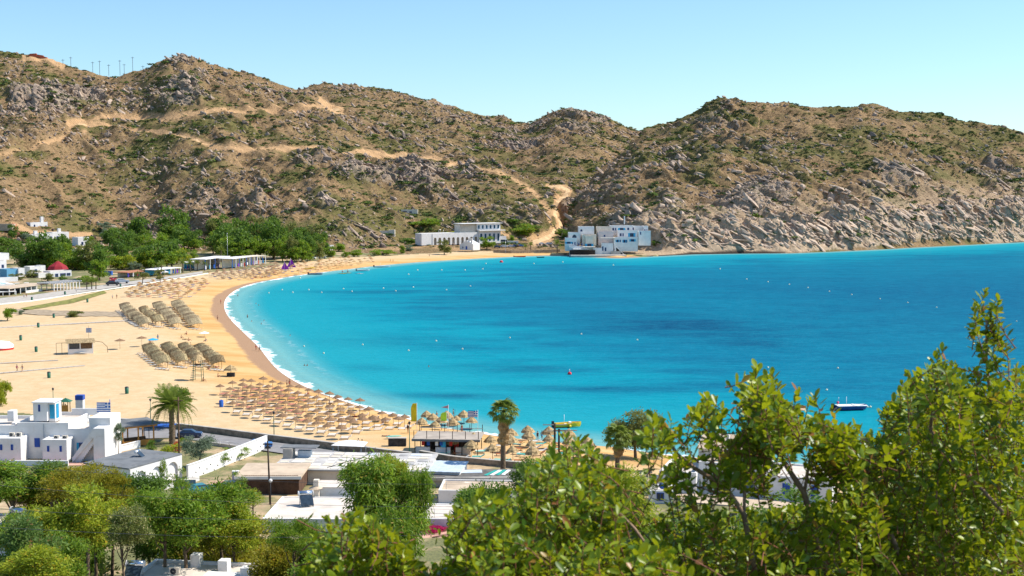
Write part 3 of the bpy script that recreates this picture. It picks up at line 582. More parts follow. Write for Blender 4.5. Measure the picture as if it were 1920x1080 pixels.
    def heater(s, x, y, z, label, rz=0.0, sc=1.0):
        e = empty('solar_water_heater', s.root.matrix_basis @ Vector((x, y, z)), s.rz + rz, label, 'solar water heater', 'solar water heaters on the roofs'); e.scale = (sc,) * 3
        t = MB(); t.tube([(-.75, .5, 1.25), (.75, .5, 1.25)], .29, 14); t.obj('tank', SILV, e); [MB().tube([(q - .035, .5, 1.25), (q + .035, .5, 1.25)], .30, 14).obj('end_cap', WHC, e) for q in (-.785, .785)]
        MB().add([(-.7, -.75, .12), (.7, -.75, .12), (.7, .25, 1.05), (-.7, .25, 1.05), (-.7, -.81, .18), (.7, -.81, .18), (.7, .19, 1.11), (-.7, .19, 1.11)], [(0, 3, 2, 1), (4, 5, 6, 7), (0, 1, 5, 4), (2, 3, 7, 6), (0, 4, 7, 3), (1, 2, 6, 5)]).obj('collector_panel', GLASS, e)
        st = MB()
        for q in (-.65, .65): st.tube([(q, .55, 0), (q, .5, 1)], .03, 4).tube([(q, -.75, 0), (q, -.75, .14)], .03, 4).tube([(q, -.75, .03), (q, .55, .03)], .025, 4).tube([(q, .55, .05), (q, -.1, .68)], .02, 4)
        st.obj('stand', METAL, e); return e
def rail_posts(mb, pts, h, step=2.2, r=.04, rails=(1.0,)):
    for (a, b) in zip(pts[:-1], pts[1:]):
        a, b = Vector(a), Vector(b); n = max(1, round((b - a).length / step))
        for i in range(n + 1): p = a.lerp(b, i / n); mb.tube([p, p + Vector((0, 0, h))], r, 5)
        for q in rails: mb.tube([a + Vector((0, 0, h * q)), b + Vector((0, 0, h * q))], r * .8, 5)
    return mb
def strip(name, A, B, m, z=None, dz=.0, kind='structure', **kw):
    """a sheet between two edges given as places in the photograph"""
    P = [at(a, b, 1.8) for a, b in A]; Q = [at(a, b, 1.8) for a, b in B]; n = 40
    P = resample(np.array(P)[:, :2], 1e9) if len(P) < 2 else np.array([[np.interp(t, np.linspace(0, 1, len(P)), np.array(P)[:, k]) for k in (0, 1)] for t in np.linspace(0, 1, n)])
    Q = np.array([[np.interp(t, np.linspace(0, 1, len(Q)), np.array(Q)[:, k]) for k in (0, 1)] for t in np.linspace(0, 1, n)])
    vs = []; 
    for i in range(n):
        for t in (0, .25, .5, .75, 1):
            x_ = P[i, 0] * (1 - t) + Q[i, 0] * t; y_ = P[i, 1] * (1 - t) + Q[i, 1] * t; vs.append((x_, y_, (G1(x_, y_) if z is None else z) + .16 + dz))
    fs = [(i * 5 + k, i * 5 + k + 1, i * 5 + k + 6, i * 5 + k + 5) for i in range(n - 1) for k in range(4)]
    return MB().add(vs, fs).obj(name, m, kind=kind, **kw)
def wall_line(name, label, pts, h, t, m, cat='wall', zpx=1.8, capm=None, n_per=6.0):
    """a low wall that follows the ground along places in the photograph"""
    P = [at(a, b, zpx) for a, b in pts]; r = flat(*pts[0]); e = empty(name, r, 0, label, cat); Pp = []
    L = resample(np.array([p[:2] for p in P]), n_per)
    for x_, y_ in L: Pp.append(Vector((x_ - r.x, y_ - r.y, G1(x_, y_) - r.z - .15)))
    for nm, z0, z1, tt, mm in (('wall_body', 0, h, t, m), ('coping', h, h + .1, t + .12, capm)):
        if mm is None: continue
        b_ = MB(); vs = []
        for i, p in enumerate(Pp):
            d = (Pp[min(i + 1, len(Pp) - 1)] - Pp[max(i - 1, 0)]); d.z = 0; d.normalize(); q = Vector((-d.y, d.x, 0)) * tt / 2
            vs += [p + q + Vector((0, 0, z0)), p - q + Vector((0, 0, z0)), p - q + Vector((0, 0, z1)), p + q + Vector((0, 0, z1))]
        n = len(Pp); fs = [(4 * i + k, 4 * i + (k + 1) % 4, 4 * i + 4 + (k + 1) % 4, 4 * i + 4 + k) for i in range(n - 1) for k in range(4)] + [(0, 1, 2, 3), (4 * n - 1, 4 * n - 2, 4 * n - 3, 4 * n - 4)]
        b_.add(vs, fs).obj(nm, mm, e)
    return e
# ---------------------------------------------------------------- vegetation
def leafmat(name, dark, lite, warm=None, trans=.45):
    m, nt, n, l, b = nodes(name); t_ = attr(nt, 'tone'); n2 = noise(nt, .5, 3)
    c = mixc(nt, mth(nt, 'ADD', t_, mth(nt, 'MULTIPLY', mth(nt, 'SUBTRACT', n2, .5), .5), clamp=True), dark, lite)
    if warm: c = mixc(nt, ramp(nt, mth(nt, 'FRACT', mth(nt, 'MULTIPLY', t_, 37.0)), .90, .97), c, warm)
    l.new(c, b.inputs['Base Color']); b.inputs['Roughness'].default_value = .55; b.inputs['Specular IOR Level'].default_value = .3
    tr = n.new('ShaderNodeBsdfTranslucent'); l.new(mixc(nt, .5, c, tuple(min(1, v * 1.4) for v in lite)), tr.inputs[0]); mx = n.new('ShaderNodeMixShader'); mx.inputs[0].default_value = trans
    l.new(b.outputs[0], mx.inputs[1]); l.new(tr.outputs[0], mx.inputs[2]); l.new(mx.outputs[0], n['Material Output'].inputs[0]); return m
LG = leafmat('green_foliage', (.07, .14, .014), (.25, .37, .03), (.36, .26, .03)); LD = leafmat('dark_green_foliage', (.042, .10, .018), (.17, .27, .035)); LL = leafmat('lime_foliage', (.13, .20, .012), (.42, .46, .035), (.55, .34, .03))
LP = leafmat('yellow_green_pine', (.10, .115, .010), (.38, .34, .025), (.40, .24, .03)); LO = leafmat('silver_olive_foliage', (.09, .13, .075), (.25, .31, .20)); LT = leafmat('brownish_tamarisk', (.08, .11, .03), (.26, .27, .07)); LY = leafmat('dark_grey_green_foliage', (.06, .115, .03), (.19, .29, .06), (.22, .12, .04))
LPALM = leafmat('palm_green', (.07, .12, .014), (.27, .33, .05), None, .3); LDRY = leafmat('dry_palm_skirt', (.32, .17, .06), (.62, .40, .18), None, .15)
def leafcloud(name, seed, nb, nl, rx, rz, leaf, asp=2.2, droop=0.0, up=0.0, shell=.55, bsize=.34, shape='round'):
    """a crown of leaf-sized faces gathered in clumps, radius rx, half height rz"""
    rg = np.random.default_rng(seed); C = []
    while len(C) < nb:
        p = rg.uniform(-1, 1, 3); r_ = np.linalg.norm(p)
        if r_ > 1 or r_ < .25: continue
        if shape == 'pine' and (p[2] < -.5): continue
        q = p * (.80 + .2 * rg.random()); C.append(q)
    C = np.array(C); br = rg.uniform(.6, 1.25, nb) * bsize; w = br ** 2; w /= w.sum(); bi = rg.choice(nb, nl, p=w)
    d = rg.normal(size=(nl, 3)); d /= np.linalg.norm(d, axis=1)[:, None]; d[:, 2] = np.where(d[:, 2] < -.3, -d[:, 2] * .6, d[:, 2])
    P = C[bi] + d * (br[bi] * rg.uniform(shell, 1.08, nl))[:, None] + rg.normal(0, .02, (nl, 3))
    P[:, 2] -= droop * rg.random(nl) * br[bi]; P *= (rx, rx, rz)
    ax = d * .7 + rg.normal(0, .7, (nl, 3)); ax[:, 2] += up - droop * 1.4; ax /= np.linalg.norm(ax, axis=1)[:, None]
    nn_ = d + rg.normal(0, .5, (nl, 3)); b_ = np.cross(ax, nn_); b_ /= np.linalg.norm(b_, axis=1)[:, None] + 1e-9
    s = (leaf * rg.uniform(.6, 1.4, nl))[:, None]; V4 = np.stack([P, P + ax * s * .5 + b_ * s / asp / 2, P + ax * s, P + ax * s * .5 - b_ * s / asp / 2], 1).reshape(-1, 3)
    me = D.meshes.new(name); me.vertices.add(nl * 4); me.vertices.foreach_set('co', V4.astype(np.float32).ravel()); me.loops.add(nl * 4); me.loops.foreach_set('vertex_index', np.arange(nl * 4, dtype=np.int32))
    me.polygons.add(nl); me.polygons.foreach_set('loop_start', np.arange(0, nl * 4, 4, dtype=np.int32)); me.polygons.foreach_set('loop_total', np.full(nl, 4, np.int32)); me.update(calc_edges=True)
    a = me.attributes.new('tone', 'FLOAT', 'POINT'); tb = rg.uniform(0, .8, nb); tone = np.clip(tb[bi] * .6 + rg.uniform(0, .5, nl), 0, 1); a.data.foreach_set('value', np.repeat(tone, 4).astype(np.float32))
    return me, C * (rx, rx, rz)
def trunkmesh(seed, H, r, C, zc, n=7, bend=.06):
    """tapered trunk with limbs that reach into the clumps of the crown; foot at 0, crown centre at zc"""
    rg = np.random.default_rng(seed); mb = MB(); top = Vector((rg.normal() * bend * H, rg.normal() * bend * H, H)); mid = Vector((top.x * .7, top.y * .2, H * .5))
    mb.tube([(0, 0, -.6), (0, 0, .05 * H), mid, top], [r * 1.35, r * 1.1, r * .85, r * .6], 7)
    for q in C[rg.permutation(len(C))[:n]]:
        e = Vector((q[0], q[1], q[2] + zc)); s0 = mid.lerp(top, rg.uniform(.3, 1)); m_ = s0.lerp(e, .5) + Vector((0, 0, -.05 * H)); mb.tube([s0, m_, s0.lerp(e, .95)], [r * .45, r * .28, r * .08], 5)
    return mb
VAR = {}
def tree(name, label, cat, loc, rx, rz, trunk, m, kind='round', seed=0, group=None, dens=1.0, leaf=None, var=None):
    """one tree: crown of its own clumps over a trunk whose foot stands at loc; alike far trees share crown meshes"""
    e = empty(name, loc, R(0, 6.28) if var else 0, label, cat, group)
    K = dict(round=(34, 8200, .105, 2.2, .1, .2, .35, .38), far=(18, 2200, .16, 1.6, 0, .1, .55, .38), pine=(36, 9500, .095, 3.2, 0, .9, .35, .34), droop=(36, 10500, .13, 4.0, .7, 0, .25, .36), airy=(26, 4200, .14, 3.0, .2, .3, .3, .30), bush=(14, 2600, .15, 2.0, 0, .4, .4, .42))[kind]
    key = (kind, var) if var is not None else None
    if key and key in VAR: cm, C = VAR[key]
    else:
        cm, C = leafcloud('crown', seed + 11, K[0], int(K[1] * dens), 1, 1, (leaf or K[2]), K[3], K[4], K[5], K[6], K[7], 'pine' if kind == 'pine' else 'round'); cm.materials.append(m)
        if key: VAR[key] = (cm, C)
    c = link('crown', cm, None, e); c.scale = (rx, rx, rz); c.location = (0, 0, trunk + rz * .8)
    if key: c.material_slots[0].link = 'OBJECT'; c.material_slots[0].material = m
    if trunk > 0 or True: trunkmesh(seed, max(.3, trunk + rz * .5), max(.05, rx * .07), C * (rx, rx, rz), trunk + rz * .8, 4 if kind == 'far' else 8).obj('trunk', BARK, e)
    return e
def treepx(name, label, cat, px, py, hw, hh, Y, m, kind='round', seed=0, **kw):
    """a tree whose crown is centred at this place of the photograph, Y metres away, hw x hh pixels half size"""
    c = atY(px, py, Y); g = G1(c[0], c[1]); rx, rz = hw * Y / F, hh * Y / F; return tree(name, label, cat, (c[0], c[1], g - .1), rx, rz, max(.0, c[2] - g - rz * .8), m, kind, seed, **kw)
def frond(seed, L=3.0, droop=1.0, n=20):
    rg = np.random.default_rng(seed); mb = MB(); pts = [Vector((L * t * (1 - .18 * t * droop), 0, L * (.42 * t - .62 * t * t * droop))) for t in np.linspace(0, 1, 9)]
    mb.tube(pts, .035, 4, .008); 
    for i in range(n):
        t = .14 + .84 * i / (n - 1); p = Vector((L * t * (1 - .18 * t * droop), 0, L * (.42 * t - .62 * t * t * droop))); q = L * .23 * (math.sin(math.pi * min(1, t * .85 + .16)) ** .7)
        for sd_ in (-1, 1):
            d = Vector((.55, sd_ * 1, -.25 + rg.normal() * .1)).normalized() * q; w = Vector((.045, -.01 * sd_, .02)); mb.add([p - w * .5, p + w * .5, p + d * .6 + w * .6, p + d, p + d * .6 - w * .6], [(0, 1, 2, 3, 4)])
    me = mb.mesh('frond', LPALM); a = me.attributes.new('tone', 'FLOAT', 'POINT'); a.data.foreach_set('value', rg.uniform(.1, .9, len(me.vertices)).astype(np.float32)); return me
FR = [frond(i, 3.0, d) for i, d in enumerate((.55, .9, 1.3, 1.7))]
def date_palm(label, loc, H, sc=1.0, nf=46, name='date_palm', group=None, seed=0, r=.38):
    e = empty(name, loc, R(0, 6), label, 'palm tree', group); rg = random.Random(seed); mb = MB(); m = max(6, int(H / .28)); ps = []; rs = []
    for i in range(m): z = -.3 + (H + .3) * i / (m - 1); ps.append((.03 * z, 0, z)); rs.append(r * sc * (1.15 - .25 * i / m) * (1.12 if i % 2 else .92) * (1.25 if i > m - 4 else 1))
    mb.tube(ps, rs, 10); mb.obj('trunk', BARK, e)
    for k in range(nf):
        o = link('frond', FR[min(3, int(k / nf * 4))], None, e); el = math.radians(72 - 88 * k / nf); o.rotation_euler = (rg.uniform(-.15, .15), -el * .8, k * 2.39996); o.location = (.03 * H, 0, H); s_ = sc * rg.uniform(.85, 1.1); o.scale = (s_, s_, s_)
    return e
def fanleaf(seed, dry=False):
    rg = np.random.default_rng(seed); mb = MB(); mb.tube([(0, 0, 0), (.5, 0, .06), (.95, 0, -.02)], .025, 4, .012); n = 15
    for i in range(n):
        a = math.radians(-88 + 176 * i / (n - 1)); d = Vector((math.cos(a), math.sin(a), 0)); q = Vector((-d.y, d.x, 0)); L_ = .75 + rg.normal() * .05; b = Vector((.95, 0, -.02))
        mb.add([b, b + d * L_ * .6 + q * .07 + Vector((0, 0, -.04)), b + d * L_ + Vector((0, 0, -.30 - .2 * rg.random())), b + d * L_ * .6 - q * .07 + Vector((0, 0, .03))], [(0, 1, 2, 3)])
    me = mb.mesh('fan_leaf', LDRY if dry else LPALM); a = me.attributes.new('tone', 'FLOAT', 'POINT'); a.data.foreach_set('value', rg.uniform(.1, .9, len(me.vertices)).astype(np.float32)); return me
FL = [fanleaf(i) for i in range(3)]; FD = [fanleaf(i + 9, True) for i in range(2)]
def fan_palm(label, loc, H, sc=1.0, skirt=2.5, seed=0, n=34):
    e = empty('fan_palm', loc, 0, label, 'palm tree', 'fan palms by the beach'); rg = random.Random(seed); MB().tube([(0, 0, -.3), (0, 0, .5), (.05, 0, H * .6), (.1, 0, H)], [.42 * sc, .30 * sc, .25 * sc, .25 * sc], 10).obj('trunk', BARK, e)
    for k in range(n):
        o = link('fan_leaf', FL[k % 3], None, e); el = math.radians(78 - 112 * (k + .5) / n); o.rotation_euler = (rg.uniform(-.4, .4), -el, k * 2.39996); o.location = (.1, 0, H); o.scale = (sc * rg.uniform(.85, 1.1),) * 3
    for k in range(int(skirt * 26)):
        o = link('dead_fan_leaf', FD[k % 2], None, e); o.rotation_euler = (rg.uniform(-.5, .5), math.radians(62 + rg.uniform(-8, 18)), k * 2.39996); o.location = (.1, 0, H - .1 - skirt * rg.random() ** 1.2); o.scale = (sc * rg.uniform(.5, .8) * (1.15 - .2 * ((H - o.location.z) / skirt)),) * 3
    return e
# ================================================================ VILLAGE AT THE NEAR END OF THE BEACH
# road behind the beach wall
strip('road', [(150, 800), (330, 806), (400, 817), (500, 832), (560, 840), (640, 854), (760, 874)], [(150, 830), (330, 824), (400, 835), (500, 852), (560, 862), (640, 876), (760, 900)], ASPH, dz=.02)
wall_line('beach_wall', 'long brown stone wall between the sand and the road', [(214, 795), (330, 805), (400, 814), (500, 829), (560, 837), (620, 846), (700, 858), (770, 868)], 1.25, .5, STONE, capm=CONC)
wall_line('beach_wall', 'stone wall stub between the beach bar and the blue-white sheet roof', [(788, 862), (860, 876), (992, 888)], 1.1, .5, STONE, capm=CONC)
wall_line('road_barrier', 'low grey concrete barrier along the road behind the olive tree', [(396, 838), (430, 842), (476, 850)], .7, .3, CONC)
bar = empty('road_railing', flat(396, 836), 0, 'white railing on short posts above the concrete barrier', 'railing'); P0 = flat(396, 838) - bar.location; P1 = flat(430, 842) - bar.location; P2 = flat(476, 850) - bar.location
rail_posts(MB(), [P0 + Vector((0, 0, .6)), P1 + Vector((0, 0, .6)), P2 + Vector((0, 0, .6))], .6, 2.6, .06).obj('rail', WHC, bar)
# --- the big white house with the outside stair
b = Bld('white_house', 'big white stepped house with outside stair and blue shutters at left', 'house', (-90, 796), (166, 797), 7.9, 2.4)
W, H = b.W, b.H; mpp = W / 256.0; X = lambda px: (px + 90) * mpp
for (p0, p1, zt, y0, y1) in ((-90, 32, H - .1, 0, 9), (32, 128, H + .35, 0, 10), (128, 168, H - .6, 0, 9)):
    b.body(X(p0) + (.002 if p0 > -90 else 0), X(p1), y0 + (.004 if p0 == 32 else 0), y1, 0, zt, WHITE, ROOFP, .55)
b.box('stair_tower', X(56), X(82), 1.5, 4.5, H + .35, H + 3.3, WHITE); b.box('tower_roof', X(54), X(96), 1.3, 5.3, H + 3.3, H + 3.45, WHITE); b.box('stair_tower', X(82) + .002, X(94), 2.3, 5.0, H + .1, H + 3.3, WHITE)
b.win(X(84), H + .6, 0.75, 2.3, 'F', 2.3, LBLUE, name='door'); b.win(2.7, H + .6, 1.0, 2.3, 'R', X(94) , LBLUE, name='door'); b.win(X(66), H + 1.9, .3, 1.1, 'F', 1.5, BLUE)
for q0, q1, zz in ((-60, 52, 3.9), (92, 137, 3.7)):
    b.body(X(q0), X(q1), -3.0, -.003, 0, zz, WHITE, WHITE, .12)
    for k in ((-20, 14, 34) if q0 < 0 else (101, 124)): b.win(X(k), zz - 1.9, .34, .9, 'F', -3.0, BLUE, shut='closed')
b.win(X(64), 1.9, .85, 1.45, 'F', 0, BLUE, shut='closed'); b.win(X(147), 1.35, .75, 1.3, 'F', 0, BLUE, shut=LBLUE)
for k, (q, y_) in enumerate(((28, -1.2), (41, -1.2))): b.ac(X(q), y_, 3.82, ('boxy air conditioner on the leftmost annexe of the big white house', 'air conditioner beside the drainpipe on the leftmost house annexe')[k])
for k, q in enumerate((115, 131)): b.ac(X(q) - .2, -1.6, 3.47, ('left air conditioner on the annexe roof with two slit windows', 'right air conditioner on the annexe roof with two slit windows')[k])
# stair: solid stringer with steps and a white parapet on both sides
n = 16; x0s, x1s = X(146), X(186); zt = 4.6
for i in range(n):
    xa = x0s + (x1s - x0s) * i / n; xb = x0s + (x1s - x0s) * (i + 1) / n; b.box('step', xa, xb, -2.6, -1.4, 0 if i < 6 else zt * (i - 5) / n, zt * (i + 1) / n, WHITE)
for yy_ in (-2.85, -1.4): 
    MB().add([(x0s, yy_, 0), (x1s, yy_, zt - .6 if yy_ < -2 else 0), (x1s, yy_, zt + .9), (x0s, yy_, .8), (x0s, yy_ + .25, 0), (x1s, yy_ + .25, zt - .6 if yy_ < -2 else 0), (x1s, yy_ + .25, zt + .9), (x0s, yy_ + .25, .8)], [(0, 1, 2, 3), (5, 4, 7, 6), (0, 4, 5, 1), (3, 2, 6, 7), (0, 3, 7, 4), (1, 5, 6, 2)]).obj('stair_parapet', WHITE, b.root)
b.box('landing', x1s + .002, X(207), -2.86, -.2, 0, zt + .9, WHITE); b.box('wall', X(168) + .004, X(207), -.19, 5, 0, zt + 2.1, WHITE)
b.box('terrace_wall', X(40), X(150), -5.6, -5.3, 0, .9, WHITE); b.box('terrace_floor', X(-80), X(206), -5.3, -3.01, 0, .12, PINKT)
b.box('roof_wall', X(96), X(150), 9.0, 9.3, H, H + 1.1, WHITE); b.box('chimney', X(-5), X(7), 4, 5.5, H - .2, H + 1.5, WHITE); b.box('pipe', X(81.5), X(82.3), -.08, -.001, .3, H + .2, mat('grey_pipe', (.35, .4, .45)))
for q in (10, 20, 28): MB().box(X(q), X(q) + .6, 2.5, 4.3, H - .5, H - .12).obj('roof_lounger', WHC, b.root)
# Greek flag painted boards on the roof end
fl = empty('flag_board', b.root.matrix_basis @ Vector((X(160), 8.6, 0)), b.rz, 'blue and white striped flag with white cross behind the white house', 'flag')
MB().tube([(1.1, .05, 0), (1.1, .05, 8.2)], .06, 6).obj('pole', BLUE, fl)
def greek(parent, x0, z0, w, h, y=0.0, wav=0.0, t=.03):
    s5 = h / 9; BLU = mat('flag_blue', (.01, .12, .42), .7, .05)
    def cloth(nm, xa, xb, za, zb, m, dy):
        n_ = 6; mb = MB(); vs = []
        for i in range(n_ + 1):
            xx_ = xa + (xb - xa) * i / n_; yy_ = y + math.sin((xx_ - x0) / w * 7) * wav; vs += [(xx_, yy_ - dy, za), (xx_, yy_ + dy, za), (xx_, yy_ + dy, zb), (xx_, yy_ - dy, zb)]
        fs = [(4 * i + k, 4 * i + 4 + k, 4 * i + 4 + (k + 1) % 4, 4 * i + (k + 1) % 4) for i in range(n_) for k in range(4)] + [(0, 1, 2, 3), (4 * n_ + 3, 4 * n_ + 2, 4 * n_ + 1, 4 * n_)]
        mb.add(vs, fs).obj(nm, m, parent)
    cloth('cloth', x0, x0 + w, z0, z0 + h, BLU, t / 2)
    for k in (1, 3, 5, 7): cloth('white_stripe', x0 + (0 if k < 4 else 0), (x0 + w - 5 * s5 - .001 if k > 3 else x0 + w), z0 + k * s5, z0 + (k + 1) * s5, WHC, t / 2 + .012)
    cx = x0 + w - 2.5 * s5; cloth('white_cross', cx - s5 / 2, cx + s5 / 2, z0 + 4 * s5, z0 + 9 * s5, WHC, t / 2 + .014); cloth('white_cross', cx - 2.5 * s5, cx + 2.5 * s5, z0 + 6 * s5, z0 + 7 * s5, WHC, t / 2 + .016)
greek(fl, -1.1, 6.1, 2.3, 1.6)
kio = flat(151, 782); kk = empty('ticket_kiosk', kio, 0, 'small kiosk with blue top and white sides at the playground', 'kiosk'); MB().box(-.7, .7, -.6, .6, 0, 3.4).obj('body', WHITE, kk); MB().box(-.75, .75, -.65, .65, 3.41, 4.3).obj('top_band', BLUE, kk)
# playground behind the house
pg = flat(124, 790); e = empty('playground_tower', pg, 0, 'wooden playground tower with dark green canopy behind the house', 'play tower')
for a in (-.6, .6):
    for c_ in (-.6, .6): MB().tube([(a, c_, 0), (a, c_, 3.9)], .08, 5).obj('post', WOOD, e)
MB().box(-.6, .6, -.6, .6, 1.6, 1.75).obj('deck', WOOD, e); MB().add([(-1.1, -.9, 3.8), (1.1, -.9, 3.8), (1.1, .9, 3.8), (-1.1, .9, 3.8), (0, 0, 4.5)], [(0, 1, 4), (1, 2, 4), (2, 3, 4), (3, 0, 4), (3, 2, 1, 0)]).obj('canopy', GREEN, e)
MB().box(-.62, .62, -.68, -.62, 1.8, 3.2).obj('panel', ORAN, e); MB().add([(.65, -.4, 1.7), (.65, .4, 1.7), (3.0, .4, .2), (3.0, -.4, .2), (.65, -.4, 1.6), (.65, .4, 1.6), (3.0, .4, .1), (3.0, -.4, .1)], [(0, 1, 2, 3), (4, 7, 6, 5), (0, 3, 7, 4), (1, 5, 6, 2)]).obj('slide', mat('pink_plastic', (.7, .08, .25)), e)
sw = empty('swing_frame', flat(112, 786), 0, 'brown swing frame left of the green playground canopy', 'swing')
for a in (-1.2, 1.2): MB().tube([(a, -.5, 0), (a, 0, 2.9), (a, .5, 0)], .07, 5).obj('leg', WOOD, sw)
MB().tube([(-1.3, 0, 2.9), (1.3, 0, 2.9)], .07, 5).obj('crossbar', WOOD, sw); MB().box(-.5, .5, -.1, .1, .9, 2.2).obj('panel', ORAN, sw)
def lamp(label, loc, H=6.0, m=None, group='street lamps along the beach road', ball=True):
    e = empty('street_lamp', loc, 0, label, 'street lamp', group); MB().tube([(0, 0, 0), (0, 0, .5), (0, 0, H)], [.12, .09, .05], 7).obj('pole', m or GREEN, e)
    MB().lathe([(.05, H), (.22, H + .35), (.20, H + .45), (.03, H + .62)], 8).obj('lantern', DARK if ball else WHC, e); return e
lamp('green street lamp behind the stair tower of the white house', flat(101, 792), 6); lamp('dark street lamp left of the date palm', flat(283, 806), 5.2); lamp('green street lamp standing in front of the umbrella field', flat(514, 824), 4.4)
lamp('green street lamp at the corner of the beach bar', flat(768, 856), 5.2)
# timber cafe pergola
pg = Bld('cafe_pergola', 'open cafe shelter with grey flat roof and orange timber frame', 'pergola', (228, 800), (286, 794), 5.6); 
pg.box('roof', -.5, pg.W + 1, -1, 6, pg.H - .05, pg.H + .12, ROOFG)
for a in (0, pg.W / 2, pg.W):
    for y_ in (-.6, 5.4): pg.box('post', a - .1, a + .1, y_, y_ + .2, 0, pg.H - .06, ORAN)
pg.box('beam', -.3, pg.W + .6, -.66, -.45, pg.H - .35, pg.H - .06, ORAN); pg.box('rail', 0, pg.W, -.7, -.5, .2, 1.1, ORAN); pg.box('counter', 1, pg.W - .6, 2, 2.6, 0, 1.1, WOOD)
tp = empty('shade_sail_frame', flat(300, 826), 0, 'dark blue shade roof on thin posts by the date palm', 'canopy')
for a in (-2.3, 2.3):
    for c_ in (-1.4, 1.4): MB().tube([(a, c_, 0), (a, c_, 2.6)], .06, 5).obj('post', WOOD, tp)
MB().box(-2.5, 2.5, -1.6, 1.6, 2.6, 2.68).obj('roof', TOWB, tp)
date_palm('tall thick-trunked date palm on the beach road', flat(323, 832), 6.2, 1.7, 60, seed=3, r=.27)
treepx('round_tree', 'round bright green tree directly behind the date palm', 'tree', 334, 748, 23, 22, 232, LG, 'bush', 5, dens=1.6)
p_ = flat(336, 884); up = empty('utility_pole', p_, 0, 'tall wooden utility pole in front of the date palm', 'utility pole', 'utility poles in the village'); MB().tube([(0, 0, 0), (.1, 0, 11.5)], .16, 7, .1).obj('pole', WOOD, up); MB().box(-.6, .8, -.06, .06, 10.9, 11.05).obj('crossarm', WOOD, up)
treepx('olive_tree', 'silvery round olive tree beside the road', 'tree', 373, 838, 31, 27, 196, LO, 'bush', 6, dens=2.6, leaf=.09); treepx('olive_tree', 'small silvery tree at the foot of the white stair', 'tree', 221, 812, 12, 18, 205, LO, 'bush', 7, dens=1.2)
for k, (qx, qy, w_, h_, mm, tx) in enumerate(((345, 832, 10, 8, LG, 'low green shrub at the foot of the date palm'), (440, 850, 30, 9, LG, 'low hedge along the road behind the taverna wall'), (455, 842, 16, 6, leafmat('orange_flowers', (.35, .16, .03), (.65, .22, .03)), 'orange flowering shrub behind the long white wall'),
        (320, 850, 20, 12, LL, 'yellowish garden shrub behind the grey-roofed house'), (282, 838, 12, 9, LD, 'dark shrub beside the cafe terrace'), (415, 862, 14, 12, LG, 'green shrub between olive tree and long white wall'), (330, 838, 8, 9, leafmat('red_flowers', (.35, .03, .02), (.6, .06, .03)), 'red flowering shrub under the date palm'))):
    q_ = flat(qx, qy + h_); u = q_.y / F; tree('shrub', tx, 'shrub', q_, w_ * u, h_ * 1.3 * u, 0, mm, 'bush', 30 + k, dens=.8)
# --- grey-roofed house with three arches
b = Bld('arched_house', 'white house with flat dark grey roof and three round arches', 'house', (244, 878), (341, 851), 6.6)
W, H = b.W, b.H; b.box('wall', 0, W, .32, 8.4, 0, H - .2, WHITE); b.box('roof', -.15, W + .15, .1, 8.6, H - .2, H, ROOFG); b.arcade('arched_wall', 0, W, 0, .3, 0, H - .22, 3, 2.3, 2.9, WHITE, .4)
for i in range(3): b.box('door_panel', .7 + i * (W - .8) / 3, 2.6 + i * (W - .8) / 3, .325, .36, .2, 2.6, GLASS if i else LBLUE)
b.heater(W * .62, 4.3, H - .25, 'flat solar heater panel on the dark grey roof', .3, .8)
b.box('terrace_wall', 0, W, -3.2, -3.0, 0, 1.0, WHITE)
wall_line('garden_wall', 'low white wall below the white stair', [(206, 858), (262, 842)], 1.2, .35, WHITE, capm=WHITE)
wl_ = wall_line('taverna_wall', 'long rising white wall with small round holes', [(352, 912), (400, 890), (450, 868), (500, 845)], 2.3, .3, WHITE, capm=WHITE, n_per=3)
A0, A1 = at(358, 902, 3.2), at(498, 845, 3.2)
for i in range(22):
    t = (i + .5) / 22; q = Vector((A0[0] + (A1[0] - A0[0]) * t, A0[1] + (A1[1] - A0[1]) * t, 0)); q.z = G1(q.x, q.y) + .9 + .5 * (i % 3); q.y -= .3
    MB().box(-.07, .07, -.03, .03, -.08, .08).obj('hole', DARK, wl_).location = q - wl_.location
ter = Bld('brick_terrace', 'stepped terrace of pink paving and orange brick planters', 'terrace', (385, 915), (470, 912), 3.9)
ter.box('paving', 0, ter.W, 0, 6, 0, ter.H - .5, PINKT)
for k in range(3): ter.box('planter', .4 + k * 1.6, 2.4 + k * 1.9, 1.2 + 1.7 * k, 1.8 + 1.7 * k, ter.H - .5, ter.H + .1, TERRA)
ter.box('green_counter', .1, 1.6, -.7, -.02, 0, ter.H + .2, TEAL); ter.box('glass_screen', -4.2, -1.2, -1, -.9, 0, 2.2, mat('tinted_glass_screen', (.12, .20, .26), .1, .1)); ter.box('white_cabinet', 3.4, 4.4, 4.6, 5.4, ter.H - .5, ter.H + 1.2, WHITE)
